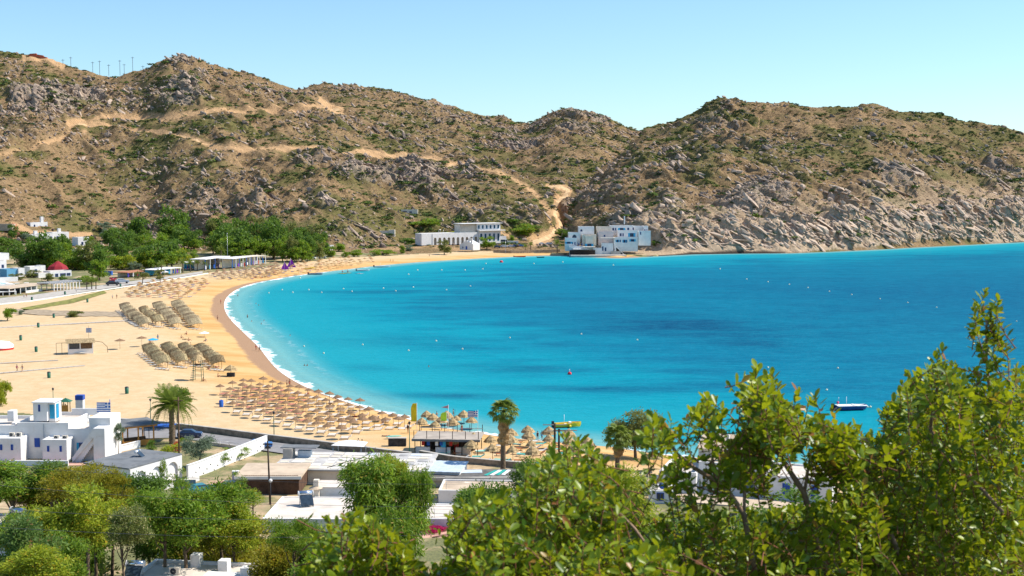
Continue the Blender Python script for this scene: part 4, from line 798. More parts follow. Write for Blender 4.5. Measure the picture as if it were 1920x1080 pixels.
# --- brick-fronted building, patchwork taverna roof, sheet roofs
b = Bld('brown_brick_building', 'long building with beige roof and dark brown brick front', 'building', (456, 892), (560, 892), 6.0)
b.box('wall', 0, b.W, .1, 8, 0, b.H - .3, BRICK); b.box('roof', -1.2, b.W + .4, -.4, 8.3, b.H - .3, b.H, BEIGE); b.box('fascia', -1.21, b.W + .41, -.45, -.405, b.H - .42, b.H - .02, WHITE)
nb_ = 0
for r_ in range(9):
    for c_ in range(24):
        x_ = .05 + c_ * (b.W - .1) / 24 + (r_ % 2) * .12; MB().box(x_, x_ + (b.W - .1) / 24 - .04, .02 - .01 * ((r_ * c_) % 3), .098, .15 + r_ * .3, .42 + r_ * .3).obj('brick', BRICK, b.root)
b = Bld('taverna', 'wide low taverna with patchwork roof of pale panels', 'building', (505, 879), (800, 884), 5.2); W, H = b.W, b.H
b.box('wall', .3, W - .3, .3, 12, 0, H - .25, WARM); b.box('roof', 0, W, 0, 12.4, H - .25, H, mat('worn_grey_white_roof', (.52, .50, .48), .9, .15, .35, .02, (.36, .31, .26)))
rg = random.Random(4); PM = [mat('pale_panel', (.70, .62, .50), .9, .1, .6), mat('cream_panel', (.78, .72, .62), .9, .08, .6), mat('blueish_panel', (.56, .60, .66), .7, .08, .6), mat('grey_panel', (.40, .39, .38), .9, .12, .6)]
for i in range(13):
    for j in range(6):
        if rg.random() < .25: continue
        x_ = .4 + i * (W - 1) / 13; y_ = .5 + j * 1.95; MB().box(x_, x_ + rg.uniform(1.1, 1.75), y_, y_ + rg.uniform(1.0, 1.7), H + .004, H + .05 + .03 * rg.random(), rg.uniform(-.05, .05)).obj('roof_panel', PM[(i * 3 + j) % 4 if i > 6 else rg.choice((0, 1, 1, 0))], b.root)
MB().tube([(W * .36, 1.0, H + .08), (W * .44, 5, H + .08), (W * .52, 8, H + .08), (W * .56, 12, H + .08)], .07, 5).obj('cable', DARK, b.root)
ch = b.box('grease_duct', .2, 1.6, 7, 9, H, H + 1.5, CONC); b.box('duct_cap', -.3, 5.2, 7.4, 9.8, H + 1.5, H + 1.62, ROOFG); b.box('water_tank', 2.2, 4.2, 8, 9.2, H + .06, H + 1.0, CORR)
cn = empty('white_canopy', flat(655, 862), -.15, 'white sail canopy over the road beside the beach wall', 'canopy')
for a, c_ in ((-2.3, -1.3), (2.3, -1.3), (2.3, 1.6), (-2.3, 1.6)): MB().tube([(a, c_, 0), (a, c_, 2.6)], .05, 5).obj('post', METAL, cn)
MB().add([(-2.6, -1.5, 2.55), (2.8, -1.6, 2.5), (2.6, 1.8, 2.6), (-2.2, 1.8, 2.6), (0, .2, 3.2)], [(0, 1, 4), (1, 2, 4), (2, 3, 4), (3, 0, 4)]).obj('cloth', WHC, cn)
b = Bld('sheet_roofed_shed', 'shed with smooth blue-white sheet roof beside the taverna', 'shed', (762, 882), (864, 885), 5.0); b.box('wall', .2, b.W - .2, .2, 6.5, 0, b.H - .12, WHITE)
for k in range(12): MB().box(k * b.W / 12, (k + 1) * b.W / 12 - .04, -.2, 7.2, b.H - .11, b.H + .02 * (k % 2)).obj('roof_sheet', CORR, b.root)
b = Bld('net_roofed_shelter', 'low shelter with dark net roof and teal sheets', 'shelter', (808, 896), (986, 893), 4.5); W, H = b.W, b.H; b.box('wall', .2, W - .2, .5, 4.5, 0, H - .3, CONC); b.box('roof', 0, W, 0, 5, H - .3, H, SHADE); b.box('edge_beam', 0, W, -.3, -.003, H - .35, H + .05, CONC)
for k in range(4): MB().box(W * .62 + k * .75, W * .62 + k * .75 + .5, .6 + .1 * k, 4.2, H + .01, H + .08, -.5 + .05 * k).obj('teal_sheet' if k % 2 == 0 else 'white_sheet', TEAL if k % 2 == 0 else WHC, b.root)
b.box('white_tarp', W * .3, W * .55, 2.6, 4.6, H + .012, H + .06, CORR)
b = Bld('grey_fronted_house', 'house with tan roof terrace and plain pale grey front', 'house', (822, 919), (975, 921), 5.4); W, H = b.W, b.H; b.body(0, W, 0, 6.5, 0, H, WHITE, BEIGE, .25); b.box('roof_ridge', .2, W, 6.6, 6.9, H - .2, H + .25, CONC); b.win(W * .5, .6, 1.4, 1.6, 'F', 0, mat('grey_frame', (.3, .3, .3))); rail_posts(MB(), [(1, .5, H), (W * .4, .5, H)], 1, 3, .03).obj('rail', METAL, b.root)
# --- flat house with the big heater, and its low roof to the right
b = Bld('flat_roofed_house', 'low white house with pinkish flat roof and solar heater', 'house', (492, 972), (700, 974), 6.2); W, H = b.W, b.H; b.body(0, W, 0, 11, 0, H, WHITE, ROOFP, .12, .3); b.heater(W * .3, 6.6, H - .05, 'large tilted solar water heater on the pinkish roof', .35, 1.15)
b.box('roof_block', W * .31, W * .72, 12.2, 16, H - 1, H + .9, WHITE); b.box('roof_block_cap', W * .30, W * .73, 12.1, 16.1, H + .9, H + 1.0, ROOFP); b.box('chimney', W * .3, W * .35, 11.2, 12.0, H - .2, H + 2.1, WARM); MB().lathe([(.9, H + 1.0), (.3, H + 1.35), (.28, H + 1.8)], 10, (W * .32, 11.5)).obj('chimney_hood', BEIGE, b.root)
gl_ = empty('globe_lamp', b.root.matrix_basis @ Vector((-.9, 8.5, 0)), 0, 'white globe lamp on a thin post by the pinkish roof', 'lamp'); MB().tube([(0, 0, 0), (0, 0, 4.2)], .04, 5).obj('pole', DARK, gl_); MB().ball((0, 0, 4.4), .24, 10).obj('globe', WHC, gl_)
b = Bld('flat_roofed_house', 'white flat house right of the central eucalyptus with pink flowers below', 'house', (778, 972), (880, 974), 6.0); b.body(0, b.W, 0, 7.5, 0, b.H, WHITE, ROOFP, .12, .3); rail_posts(MB(), [(.3, .4, b.H), (b.W - .3, .4, b.H)], 1.1, 2, .03, (1, .5)).obj('rail', METAL, b.root)
b.box('lower_terrace', 0, b.W, -9, -.1, -1.5, .3, PINKT); tree('bougainvillea', 'bright pink bougainvillea along the white wall', 'shrub', b.root.matrix_basis @ Vector((b.W * .35, -.6, .3)), 1.5, .4, 0, leafmat('magenta_flowers', (.30, .01, .09), (.65, .03, .18)), 'bush', 60)
p_ = flat(507, 946); up = empty('utility_pole', p_, 0, 'dark wooden utility pole before the brown brick front', 'utility pole', 'utility poles in the village'); MB().tube([(0, 0, -.5), (-.25, 0, 8.6)], .15, 7, .1).obj('pole', DKWOOD, up); MB().box(-.9, .4, -.06, .06, 8.1, 8.25).obj('crossarm', DKWOOD, up)
# --- house at the bottom left and the one at the left edge
b = Bld('rooftop_house', 'white rooftop at the bottom edge with chimneys and water tank', 'house', (176, 1128), (425, 1140), 14.2); W, H = b.W, b.H; b.body(0, W, 0, 11.5, -3, H, WHITE, ROOFP, .30, .3)
for k, (q, y_, w_, h_) in enumerate(((.33, 10.4, .8, 1.3), (.60, 9.3, .8, 1.2), (.84, 7.6, .7, 1.2))): b.box('chimney', W * q, W * q + w_, y_, y_ + .9, H - .3, H + h_ * .6, WHITE)
b.box('roof_ledge', W * .55, W * .98, 7.2, 8.6, H - .29, H + .05, WHITE)
b.ac(W * .29, 8.2, H - .26, 'air conditioner with brown fan beside the bottom rooftop chimney'); b.ac(W * .70, 6.4, H - .26, 'grey air conditioner on the right of the bottom rooftop')
b.heater(W * .02, 6.6, H - .3, 'round solar tank at the left end of the bottom rooftop', .1, .95)
b = Bld('hillside_house', 'small white house with solar heater at the left edge', 'house', (-60, 985), (32, 990), 12.2); b.body(0, b.W, 0, 5, -3, b.H, WHITE, ROOFP, .2); b.heater(b.W * .75, 1.6, b.H - .2, 'solar water heater on the small house at the left edge', -.3, 1.1)
b.box('chimney', b.W * .9, b.W, 3.6, 4.4, b.H - .2, b.H + .9, WHITE)
b = Bld('white_shed', 'sliver of a white building at the bottom left corner', 'building', (-60, 1070), (7, 1070), 15.5); b.body(0, b.W, 0, 4, -3, b.H, WHITE, ROOFP, .2)
# --- white building on the right behind the big bush
b = Bld('seaside_house', 'rambling white seaside building half hidden by the big bush', 'house', (1236, 882), (1560, 905), 6.8); W, H = b.W, b.H
b.body(0, W * .22, 0, 8, 0, H, WHITE, ROOFP, .3); b.body(W * .22 + .003, W * .62, 2, 10, 0, H + 1.2, WHITE, BEIGE, .3); b.body(W * .62 + .003, W, .5, 9, 0, H + .3, WHITE, ROOFP, .3)
b.box('wall', W * .18, W * .42, 7, 12, 0, H + 2.0, WARM)
for k in range(9): MB().add([(W * .17 + k * W * .03, 6.6, H + 2.0), (W * .17 + (k + .94) * W * .03, 6.6, H + 2.0), (W * .17 + (k + .94) * W * .03, 12.3, H + 3.2), (W * .17 + k * W * .03, 12.3, H + 3.2), (W * .17 + k * W * .03, 6.6, H + 2.1), (W * .17 + (k + .94) * W * .03, 6.6, H + 2.1), (W * .17 + (k + .94) * W * .03, 12.3, H + 3.3), (W * .17 + k * W * .03, 12.3, H + 3.3)], [(0, 3, 2, 1), (4, 5, 6, 7), (0, 1, 5, 4), (2, 3, 7, 6), (1, 2, 6, 5), (3, 0, 4, 7)]).obj('roof_tile_row', BEIGE, b.root)
b.box('chimney', W * .36, W * .38, 5, 5.6, H + 1.2, H + 4.6, WHITE)
for q in (.3, .5, .72, .88): b.win(W * q, 1.2, 1.0, 1.5, 'F', 2 if q < .62 else .5, BLUE, shut='closed')
b.box('arch_wall', -1.6, -.02, 1, 1.3, 0, 2.4, WHITE); b.box('terrace', 0, W, -5, -.02, -2, .5, BEIGE)
b = Bld('white_annexe', 'small white block with blue globe left of the big bush', 'house', (1217, 920), (1262, 921), 5.4); b.body(0, b.W, 0, 4, 0, b.H, WHITE, ROOFP, .2); b.win(1, .5, 1, 1.1, 'F', 0, BLUE); MB().ball((1.8, 1, b.H + .5), .5, 12).obj('globe', BLUE, b.root)
um = empty('flat_straw_umbrella', flat(1226, 884), 0, 'wide flat straw umbrella left of the white seaside building', 'umbrella'); MB().tube([(0, 0, 0), (0, 0, 2.3)], .05, 6).obj('pole', WOOD, um); MB().lathe([(1.5, 2.1), (1.45, 2.15), (.1, 2.75)], 12).obj('canopy', THG, um)
# --- beach bar
b = Bld('beach_bar', 'open beach bar with flat grey deck roof and rails', 'beach bar', (776, 822), (897, 824), 4.9); W, H = b.W, b.H
b.box('roof', -.3, W + .3, -.4, 6.6, H - .15, H, mat('sun_bleached_deck', (.42, .36, .30), .9, .12, .5)); b.box('fascia', -.31, W + .31, -.45, -.405, H - .38, H - .02, ROOFG)
for a in np.linspace(.1, W - .2, 5):
    for y_ in (0, 6): b.box('post', a, a + .12, y_, y_ + .12, 0, H - .16, DKWOOD)
for a in np.linspace(0, W, 6): 
    for y_ in (0, 6.2): b.box('rail_post', a - .05, a + .05, y_ - .05, y_ + .05, H + .002, H + 1.3, DKWOOD)
b.box('rail', 0, W, 6.12, 6.2, H + .6, H + .68, METAL)
for k in range(3): b.box('counter', .2 + k * W / 3.2, W / 3.2 * (k + 1) - .7, .3, .9, 0, 1.25, (WHITE, WHITE, WARM)[k])
b.box('back_wall', 1, W - 1, 4.4, 4.5, 0, H - .2, DKWOOD); b.box('menu_board', W * .42, W * .5, .05, .12, 1.3, 2.6, LBLUE); b.box('fridge', W * .6, W * .66, 2, 2.7, 0, 1.9, RED)
for k, q in enumerate((.12, .2, .33, .4, .55)): b.box('hanging_towel', W * q, W * q + .5, .02, .06, 1.6, 2.5, (RED, TOWB, WHC, TOWB, RED)[k])
st = empty('stone_box', flat(745, 836), 0, 'dark stone box standing on the sand beside the bar', 'bin store'); MB().box(-1.5, 1.5, -.5, .5, 0, 1.35).obj('body', mat('dark_stone', (.06, .06, .065), .9, .25, 3), st); MB().box(-1.55, 1.55, -.55, .55, 1.35, 1.42).obj('lid', CONC, st)
# flags
def flagpole(label, loc, H, cat='flag', group=None, m=WHC): e = empty('flag', loc, 0, label, cat, group); MB().tube([(0, 0, 0), (0, 0, H)], .045, 6, .03).obj('pole', m, e); return e
f_ = flagpole('yellow feather flag beside the beach bar', flat(782, 836), 7.4); 
def feather(e, m, H, w, h, s=-1):
    vs = []; n = 8
    for i in range(n + 1):
        t = i / n; ww = w * (1 if t < .8 else 1 - (t - .8) * 1.6); z = H - h + h * t; vs += [(0, -.02, z), (s * ww, -.02 + .1 * math.sin(t * 6), z), (s * ww, .02 + .1 * math.sin(t * 6), z), (0, .02, z)]
    MB().add(vs, [(4 * i + k, 4 * i + (k + 1) % 4, 4 * i + 4 + (k + 1) % 4, 4 * i + 4 + k) for i in range(n) for k in range(4)] + [(0, 1, 2, 3), (4 * n + 3, 4 * n + 2, 4 * n + 1, 4 * n)]).obj('cloth', m, e)
feather(f_, YFAB, 7.3, 1.0, 3.1)
f_ = flagpole('lime green feather flag behind the beach bar', flat(838, 816), 4.2); feather(f_, LIME, 4.1, 1.1, 1.5)
f_ = flagpole('blue and white striped flag on a pole behind the bar', flat(896, 826), 5.4); greek(f_, -1.75, 4.1, 1.7, 1.15, 0, .08)
f_ = flagpole('tall white flagpole with a small faded rainbow pennant', flat(841, 822), 6.0); MB().add([(0, -.02, 5.9), (-1.3, -.02, 5.5), (-1.3, .02, 5.5), (0, .02, 5.9), (0, -.02, 5.3), (0, .02, 5.3)], [(0, 1, 4), (3, 5, 2), (0, 3, 2, 1), (1, 2, 5, 4)]).obj('cloth', mat('faded_pennant', (.5, .3, .35)), f_)
f_ = flagpole('blue flag on a pole behind the thatched kiosk', flat(167, 655), 6.5, m=WOOD); greek(f_, -.7, 4.6, 1.5, 1.25)
fan_palm('tall fan palm with shaggy brown skirt beside the beach bar', flat(943, 892), 9.6, 1.45, 3.4, 2, 40); fan_palm('short fan palm in front of the tamarisk tree', flat(1157, 905), 6.6, 1.35, 1.6, 5, 40)
for k, (qx, h_) in enumerate(((1040, 5.9), (1048, 5.0))):
    e = empty('power_pole', flat(qx, 862), 0, ('left dark pole with two crossarms behind the bush', 'right dark pole with low crossarm behind the bush')[k], 'utility pole', 'twin dark poles at the waterfront'); MB().tube([(0, 0, 0), (0, 0, h_)], .17, 7).obj('pole', DKWOOD, e); MB().box(-1.9 + k, 1.9 + k, -.06, .06, h_ - .3, h_ - .15).obj('crossarm', METAL, e)
    if k == 0: MB().box(-1.2, 1.8, -.06, .06, h_ - 1.3, h_ - 1.15).obj('crossarm', METAL, e)
treepx('tamarisk_tree', 'broad brownish tamarisk at the water behind the short fan palm', 'tree', 1192, 808, 44, 40, 205, LT, 'round', 9, dens=1.3, leaf=.09)
# cars
def car(name, label, loc, rz, m, group='parked cars', sc=1.0, van=False):
    e = empty(name, loc, rz, label, 'car' if not van else 'van', group); e.scale = (sc,) * 3
    if van: B = [(-2.1, .35), (2.1, .35), (2.15, 1.0), (1.7, 1.25), (1.2, 1.9), (-2.05, 1.95), (-2.15, 1.0)]
    else: B = [(-2.05, .35), (2.1, .35), (2.12, .75), (1.95, .92), (1.0, 1.02), (.35, 1.45), (-1.1, 1.47), (-1.75, 1.0), (-2.1, .92)]
    n_ = len(B); mb = MB()
    vs = [(a, -.82 if z_ < 1.1 else -.66, z_) for a, z_ in B] + [(a, .82 if z_ < 1.1 else .66, z_) for a, z_ in B]; mb.add(vs, [tuple(range(n_))[::-1], tuple(range(n_, 2 * n_))] + [(i, (i + 1) % n_, n_ + (i + 1) % n_, n_ + i) for i in range(n_)]); mb.obj('body', m, e)
    for s_ in (-1, 1): MB().add([(-1.35, s_ * .80, 1.03), (.75, s_ * .80, 1.05), (.3, s_ * .69, 1.40), (-1.05, s_ * .69, 1.41)], [(0, 1, 2, 3)]).obj('side_window', GLASS, e)
    MB().add([(1.0, -.66, 1.045), (1.0, .66, 1.045), (.40, .60, 1.43), (.40, -.60, 1.43)], [(0, 1, 2, 3)] if not van else [(0, 1, 2, 3)]).obj('windscreen', GLASS, e).location = (.02, 0, .012) if not van else (.75, 0, .35)
    for a in (-1.35, 1.35):
        for s_ in (-1, 1): w_ = MB().lathe([(.05, -.1), (.33, -.1), (.33, .1), (.05, .1)], 10).obj('wheel', DARK, e); w_.location = (a, s_ * .76, .33); w_.rotation_euler = (math.pi / 2, 0, 0)
    for s_ in (-.6, .6): MB().box(2.05, 2.13, s_ - .15, s_ + .15, .6, .75).obj('headlight', WHC, e)
    return e
car('parked_car', 'blue hatchback on the road in front of the umbrella field', flat(487, 842, .15), .15, CARM['blue'], 'cars on the beach road'); car('parked_car', 'dark car half hidden behind the silvery olive tree', flat(356, 822, .15), .1, CARM['dark_blue'], 'cars on the beach road')
car('parked_car', 'dark car glimpsed in the yard below the pink terrace', flat(437, 921, .0), .3, CARM['dark_blue'], 'cars on the beach road'); car('parked_car', 'teal car glimpsed among trees below the arched house', flat(378, 926, .0), .6, mat('teal_car_paint', (.05, .22, .25), .3), 'cars on the beach road')
# ================================================================ PEOPLE
def skin(name, V_, E_, Rr):
    me = D.meshes.new(name); me.from_pydata(V_, E_, []); o = D.objects.new('tmp', me); COL.objects.link(o); md = o.modifiers.new('s', 'SKIN'); ss = o.modifiers.new('u', 'SUBSURF'); ss.levels = 1; ss.render_levels = 1
    for i, r_ in enumerate(Rr): v = me.skin_vertices[0].data[i]; v.radius = (r_, r_ * .85); v.use_root = (i == 0)
    dg = bpy.context.evaluated_depsgraph_get(); out = D.meshes.new_from_object(o.evaluated_get(dg)); out.name = name; D.objects.remove(o)
    out.polygons.foreach_set('use_smooth', [True] * len(out.polygons)); out.materials.clear(); out.materials.append(SKIN); return out
def pose(kind):
    P = {}
    if kind in ('stand', 'walk'):
        s = .22 if kind == 'walk' else 0
        P = dict(pel=(0, 0, .92), sp=(0, 0, 1.12), ch=(0, 0, 1.34), nk=(0, 0, 1.50), h0=(.02, 0, 1.60), h1=(.02, 0, 1.70), sl=(0, .19, 1.40), el=(-s * .6, .25, 1.12), wl=(-s * .3 + .06, .24, .88), fl=(.08, .24, .78), sr=(0, -.19, 1.40), er=(s * .6, -.25, 1.12), wr=(s + .06, -.24, .90), fr=(s + .1, -.24, .80),
                 hl=(0, .10, .86), kl=(s * .8 + .02, .11, .48), al=(s, .11, .09), tl=(s + .15, .12, .04), hr=(0, -.10, .86), kr=(-s * .3, -.11, .48), ar=(-s * 1.3, -.11, .12), tr=(-s * 1.3 + .15, -.12, .04))
    elif kind == 'sit':
        P = dict(pel=(0, 0, .14), sp=(-.05, 0, .34), ch=(-.06, 0, .56), nk=(-.02, 0, .72), h0=(.02, 0, .82), h1=(.02, 0, .92), sl=(-.05, .19, .62), el=(-.2, .24, .36), wl=(-.32, .22, .08), fl=(-.38, .22, .03), sr=(-.05, -.19, .62), er=(.12, -.24, .42), wr=(.34, -.16, .44), fr=(.42, -.14, .44),
                 hl=(.06, .11, .13), kl=(.42, .15, .46), al=(.66, .13, .09), tl=(.82, .14, .05), hr=(.06, -.11, .13), kr=(.46, -.15, .40), ar=(.78, -.13, .09), tr=(.93, -.14, .06))
    else:
        P = dict(pel=(0, 0, .14), sp=(-.22, 0, .15), ch=(-.44, 0, .16), nk=(-.60, 0, .17), h0=(-.70, 0, .18), h1=(-.80, 0, .19), sl=(-.50, .19, .14), el=(-.3, .3, .08), wl=(-.06, .3, .06), fl=(.03, .3, .05), sr=(-.50, -.19, .14), er=(-.62, -.36, .08), wr=(-.80, -.24, .1), fr=(-.86, -.18, .1),
                 hl=(.06, .10, .13), kl=(.46, .14, .28), al=(.84, .12, .08), tl=(.90, .13, .2), hr=(.06, -.10, .13), kr=(.48, -.12, .12), ar=(.88, -.12, .08), tr=(.93, -.13, .2))
    K = list(P); E = [('pel', 'sp'), ('sp', 'ch'), ('ch', 'nk'), ('nk', 'h0'), ('h0', 'h1'), ('ch', 'sl'), ('sl', 'el'), ('el', 'wl'), ('wl', 'fl'), ('ch', 'sr'), ('sr', 'er'), ('er', 'wr'), ('wr', 'fr'), ('pel', 'hl'), ('hl', 'kl'), ('kl', 'al'), ('al', 'tl'), ('pel', 'hr'), ('hr', 'kr'), ('kr', 'ar'), ('ar', 'tr')]
    rr = dict(pel=.135, sp=.115, ch=.14, nk=.055, h0=.088, h1=.08, sl=.062, el=.044, wl=.034, fl=.04, sr=.062, er=.044, wr=.034, fr=.04, hl=.095, kl=.062, al=.04, tl=.035, hr=.095, kr=.062, ar=.04, tr=.035)
    return P, skin('person_body', [P[k] for k in K], [(K.index(a), K.index(b_)) for a, b_ in E], [rr[k] for k in K])
POSES = {k: pose(k) for k in ('stand', 'walk', 'sit', 'lie')}; NPP = [0]
def person(label, loc, kind='stand', rz=0.0, top=None, bottom=None, sk=None, group=None, sc=1.0):
    P, me = POSES[kind]; e = empty('person', loc, rz, label, 'person', group); e.scale = (sc,) * 3
    bo = link('body', me, None, e); bo.material_slots[0].link = 'OBJECT'; bo.material_slots[0].material = sk or SKIN
    a, b_, c_ = Vector(P['pel']), Vector(P['sp']), Vector(P['ch']); MB().tube([a - (b_ - a) * .55, a, a.lerp(b_, .5)], [.155, .165, .135], 8).obj('swimwear', bottom or TOWB, e)
    if top: MB().tube([a.lerp(b_, .3), b_, c_, c_.lerp(Vector(P['nk']), .6)], [.15, .145, .175, .10], 8).obj('shirt', top, e)
    h = Vector(P['h1']); MB().ball((h.x - .015, h.y, h.z - .0), .105, 8, .8).obj('hair', HAIR, e); return e
SHR = [mat('white_shirt', (.75, .74, .72)), mat('red_shirt', (.55, .05, .04)), mat('blue_shirt', (.04, .22, .5)), mat('black_swimsuit', (.02, .02, .025)), mat('pink_shirt', (.6, .15, .25))]
PL = [(32, 697, 'walk', 4, 1, 'person in red-brown top walking on the empty sand at left'), (42, 697, 'walk', None, 2, 'person in blue shorts walking right of the one in the dark top'), (480, 657, 'walk', 1, 1, 'person in red on the damp sand at the bend'), (487, 659, 'walk', 0, 3, 'person in white top walking beside the one in red'),
      (408, 601, 'stand', None, 3, 'lone person standing on the orange sand above the bend'), (433, 600, 'stand', None, 3, 'dark person standing on the damp sand by the white surf'), (414, 570, 'stand', 1, 1, 'person in red at the edge of the surf, farther along'),
      (340, 634, 'sit', None, 3, 'person sitting at the left of the sunbathing group on bare sand'), (350, 627, 'sit', None, 1, 'person sitting behind the sunbathing group on bare sand'), (347, 637, 'lie', None, 3, 'person lying in the middle of the sunbathing group'), (354, 639, 'sit', None, 4, 'person sitting at the right of the sunbathing group'), (357, 648, 'sit', None, 1, 'person in red sitting below the sunbathing group'),
      (296, 638, 'stand', 2, 2, 'person in blue beside the teal umbrella'), (281, 642, 'sit', None, 1, 'person sitting left of the teal umbrella'), (301, 652, 'sit', 0, 3, 'person sitting on the sand below the teal umbrella'), (386, 640, 'sit', 0, 0, 'person in white sitting by the white umbrella'),
      (409, 707, 'sit', None, 3, 'person sitting left of the straw hut on the beach'), (407, 689, 'lie', 4, 4, 'person lying at the end of the lower thatch rows'), (392, 693, 'sit', None, 4, 'person in pink by the green lifeguard tower'), (381, 715, 'sit', None, 3, 'person sitting at the foot of the green lifeguard tower'),
      (538, 727, 'stand', None, 3, 'left one of two people standing behind the umbrella field'), (543, 725, 'stand', None, 1, 'right one of two people standing behind the umbrella field'), (672, 841, 'stand', 0, 0, 'person in white on the sand behind the white canopy'), (679, 843, 'stand', None, 3, 'tanned person on the sand right of the one in white'),
      (725, 819, 'lie', None, 1, 'person lying on the sand left of the dark stone box'), (819, 788, 'stand', None, 2, 'person standing at the waterline behind the bar'), (1008, 825, 'stand', SHR[3], 3, 'person in dark wetsuit at the waterline near the twin poles'), (1016, 825, 'walk', 2, 2, 'person in blue beside the one in the wetsuit'),
      (842, 795, 'stand', None, 1, 'person standing on the sand behind the lime flag'), (765, 812, 'stand', 3, 3, 'person in dark clothes left of the yellow flag'), (866, 812, 'stand', None, 1, 'person standing behind the beach bar roof'), (577, 741, 'sit', 1, 1, 'person in red sitting among the seaward umbrellas'),
      (618, 760, 'sit', None, 3, 'person sitting in the middle of the umbrella field'), (668, 782, 'lie', 1, 1, 'person in red lying among the straw umbrellas'), (710, 790, 'sit', None, 3, 'dark person sitting at the right of the umbrella field'), (718, 797, 'sit', None, 3, 'person sitting by the last straw umbrellas'), (630, 748, 'sit', None, 1, 'person sitting at the seaward edge of the umbrella field'),
      (1003, 845, 'lie', None, 1, 'person lying on an orange lounger under raffia shades'), (737, 492, 'stand', None, 3, 'tiny figure standing on the far beach'), (732, 491, 'walk', None, 1, 'tiny figure walking on the far beach left of another'), (497, 522, 'stand', None, 3, 'small figure standing at the far waterline below the umbrellas'), (211, 561, 'walk', 0, 3, 'small figure walking on the promenade path near the parked cars'),
      (219, 560, 'walk', None, 1, 'small figure on the promenade just right of another walker'), (45, 559, 'walk', 0, 2, 'small figure on the promenade before the pergola restaurant'), (50, 558, 'walk', 1, 3, 'small figure in red on the promenade'), (143, 548, 'stand', 0, 2, 'small figure standing by the low restaurants'), (576, 509, 'stand', None, 1, 'small figure near the yellow canoes on the far beach'), (805, 482, 'stand', None, 3, 'tiny dark figure on the sand below the chapel')]
for k, (a, c_, kd, tp_, bt, lb) in enumerate(PL):
    person(lb, flat(a, c_), kd, R(0, 6.28) if kd != 'lie' else R(-.3, .5), SHR[tp_] if isinstance(tp_, int) else tp_, SHR[bt], SKIN if k % 3 else SKIND)
for k, (a, c_, lb) in enumerate([(464, 596, 'wader standing in the shallow surf at the bend'), (472, 603, 'swimmer in the shallows just right of the wader'), (485, 573, 'swimmer off the bend farther from shore'), (480, 570, 'swimmer left of the one farther from shore'), (571, 686, 'left one of two swimmers side by side'), (576, 686, 'right one of two swimmers side by side'), (446, 556, 'wader near the top of the surf line'), (544, 630, 'lone swimmer in the middle of the turquoise water'), (495, 602, 'swimmer head right of the surf line'), (490, 608, 'swimmer head nearer the surf line'), (804, 688, 'snorkeller far out in front of the umbrella field')]):
    q = at(a, c_, 0); person(lb, (q[0], q[1], -.55 if k in (0, 6) else -1.25), 'stand', R(0, 6), None, SHR[3])
# ================================================================ UMBRELLAS AND LOUNGERS
def umbrella(name, cm, r=1.08, h=2.35, rise=.52, n=12, jag=.03, tuft=True):
    e = empty(name, (0, 0, 0), 0, 'x', 'umbrella'); MB().tube([(0, 0, -.1), (0, 0, h - .05)], .035, 6).obj('pole', WOOD, e)
    MB().lathe([(r * .98, h - rise - .03), (r, h - rise), (r * .5, h - rise * .42), (.06, h), (.05, h + .12 if tuft else h + .02), (.01, h + .14)], n, jag=jag, sm=False).lathe([(.06, h - .10), (r * .96, h - rise - .035)], n, sm=False).obj('canopy', cm, e); return e
def lounger(name, fm, cm=None):
    e = empty(name, (0, 0, 0), 0, 'x', 'sun lounger'); MB().box(-.95, .35, -.3, .3, .28, .34).box(-.9, -.84, -.28, -.22, 0, .28).box(-.9, -.84, .22, .28, 0, .28).box(.26, .32, -.28, -.22, 0, .28).box(.26, .32, .22, .28, 0, .28).obj('frame', fm, e)
    MB().add([(.35, -.3, .28), (.35, .3, .28), (.92, .3, .62), (.92, -.3, .62), (.35, -.3, .34), (.35, .3, .34), (.90, .3, .68), (.90, -.3, .68)], [(0, 3, 2, 1), (4, 5, 6, 7), (0, 1, 5, 4), (2, 3, 7, 6), (0, 4, 7, 3), (1, 2, 6, 5)]).obj('backrest', cm or fm, e)
    if cm: MB().box(-.92, .34, -.27, .27, .342, .40).obj('cushion', cm, e)
    return e
FIELD = np.array([(402, 738), (440, 722), (492, 712), (560, 726), (640, 745), (705, 764), (775, 782), (768, 800), (705, 812), (676, 822), (640, 828), (560, 812), (500, 797), (447, 783), (425, 762)], float)
O_, E_ = flat(455, 779), flat(636, 822); e1 = (E_ - O_); e1.z = 0; e1.normalize(); e2 = Vector((-e1.y, e1.x, 0)); rows = []
for j in range(-2, 14):
    rw = []
    for i in range(-14, 34):
        p = O_ + e1 * (i * 3.75 + (j % 2) * .5) + e2 * j * 4.9; qx, qy = proj(p.x, p.y, 1.8)
        if inpoly(np.array([qx]), np.array([qy]), FIELD)[0]: p = p + Vector((R(-.15, .15), R(-.15, .15), 0)); p.z = G1(p.x, p.y); rw.append(p)
    if rw: rows.append(rw)
locs = []; labs = []; ll_w = []; lb_w = []; ll_p = []; lb_p = []
for j, rw in enumerate(rows):
    for i, p in enumerate(rw):
        locs.append(p); rn = 'row nearest the road' if j == 0 else ('seaward row' if j == len(rows) - 1 else nth(j) + ' row from the road'); labs.append('straw umbrella of the big field, %s in the %s' % (nth(i) + ' from left', rn))
        qx, qy = proj(p.x, p.y, p.z); pink = (qx < 560 and j >= 1 and j < len(rows)) and random.random() < .8
        for s_, nm in ((-.55, 'near side'), (.55, 'far side')):
            q = p + Vector((.95 + R(-.1, .1), s_ + R(-.05, .05), .02)); (ll_p if pink else ll_w).append(q); (lb_p if pink else lb_w).append('%s lounger on the %s of the %s umbrella, %s' % ('coral' if pink else 'white', nm, nth(i), rn))
print('field', len(locs), len(ll_w), len(ll_p))
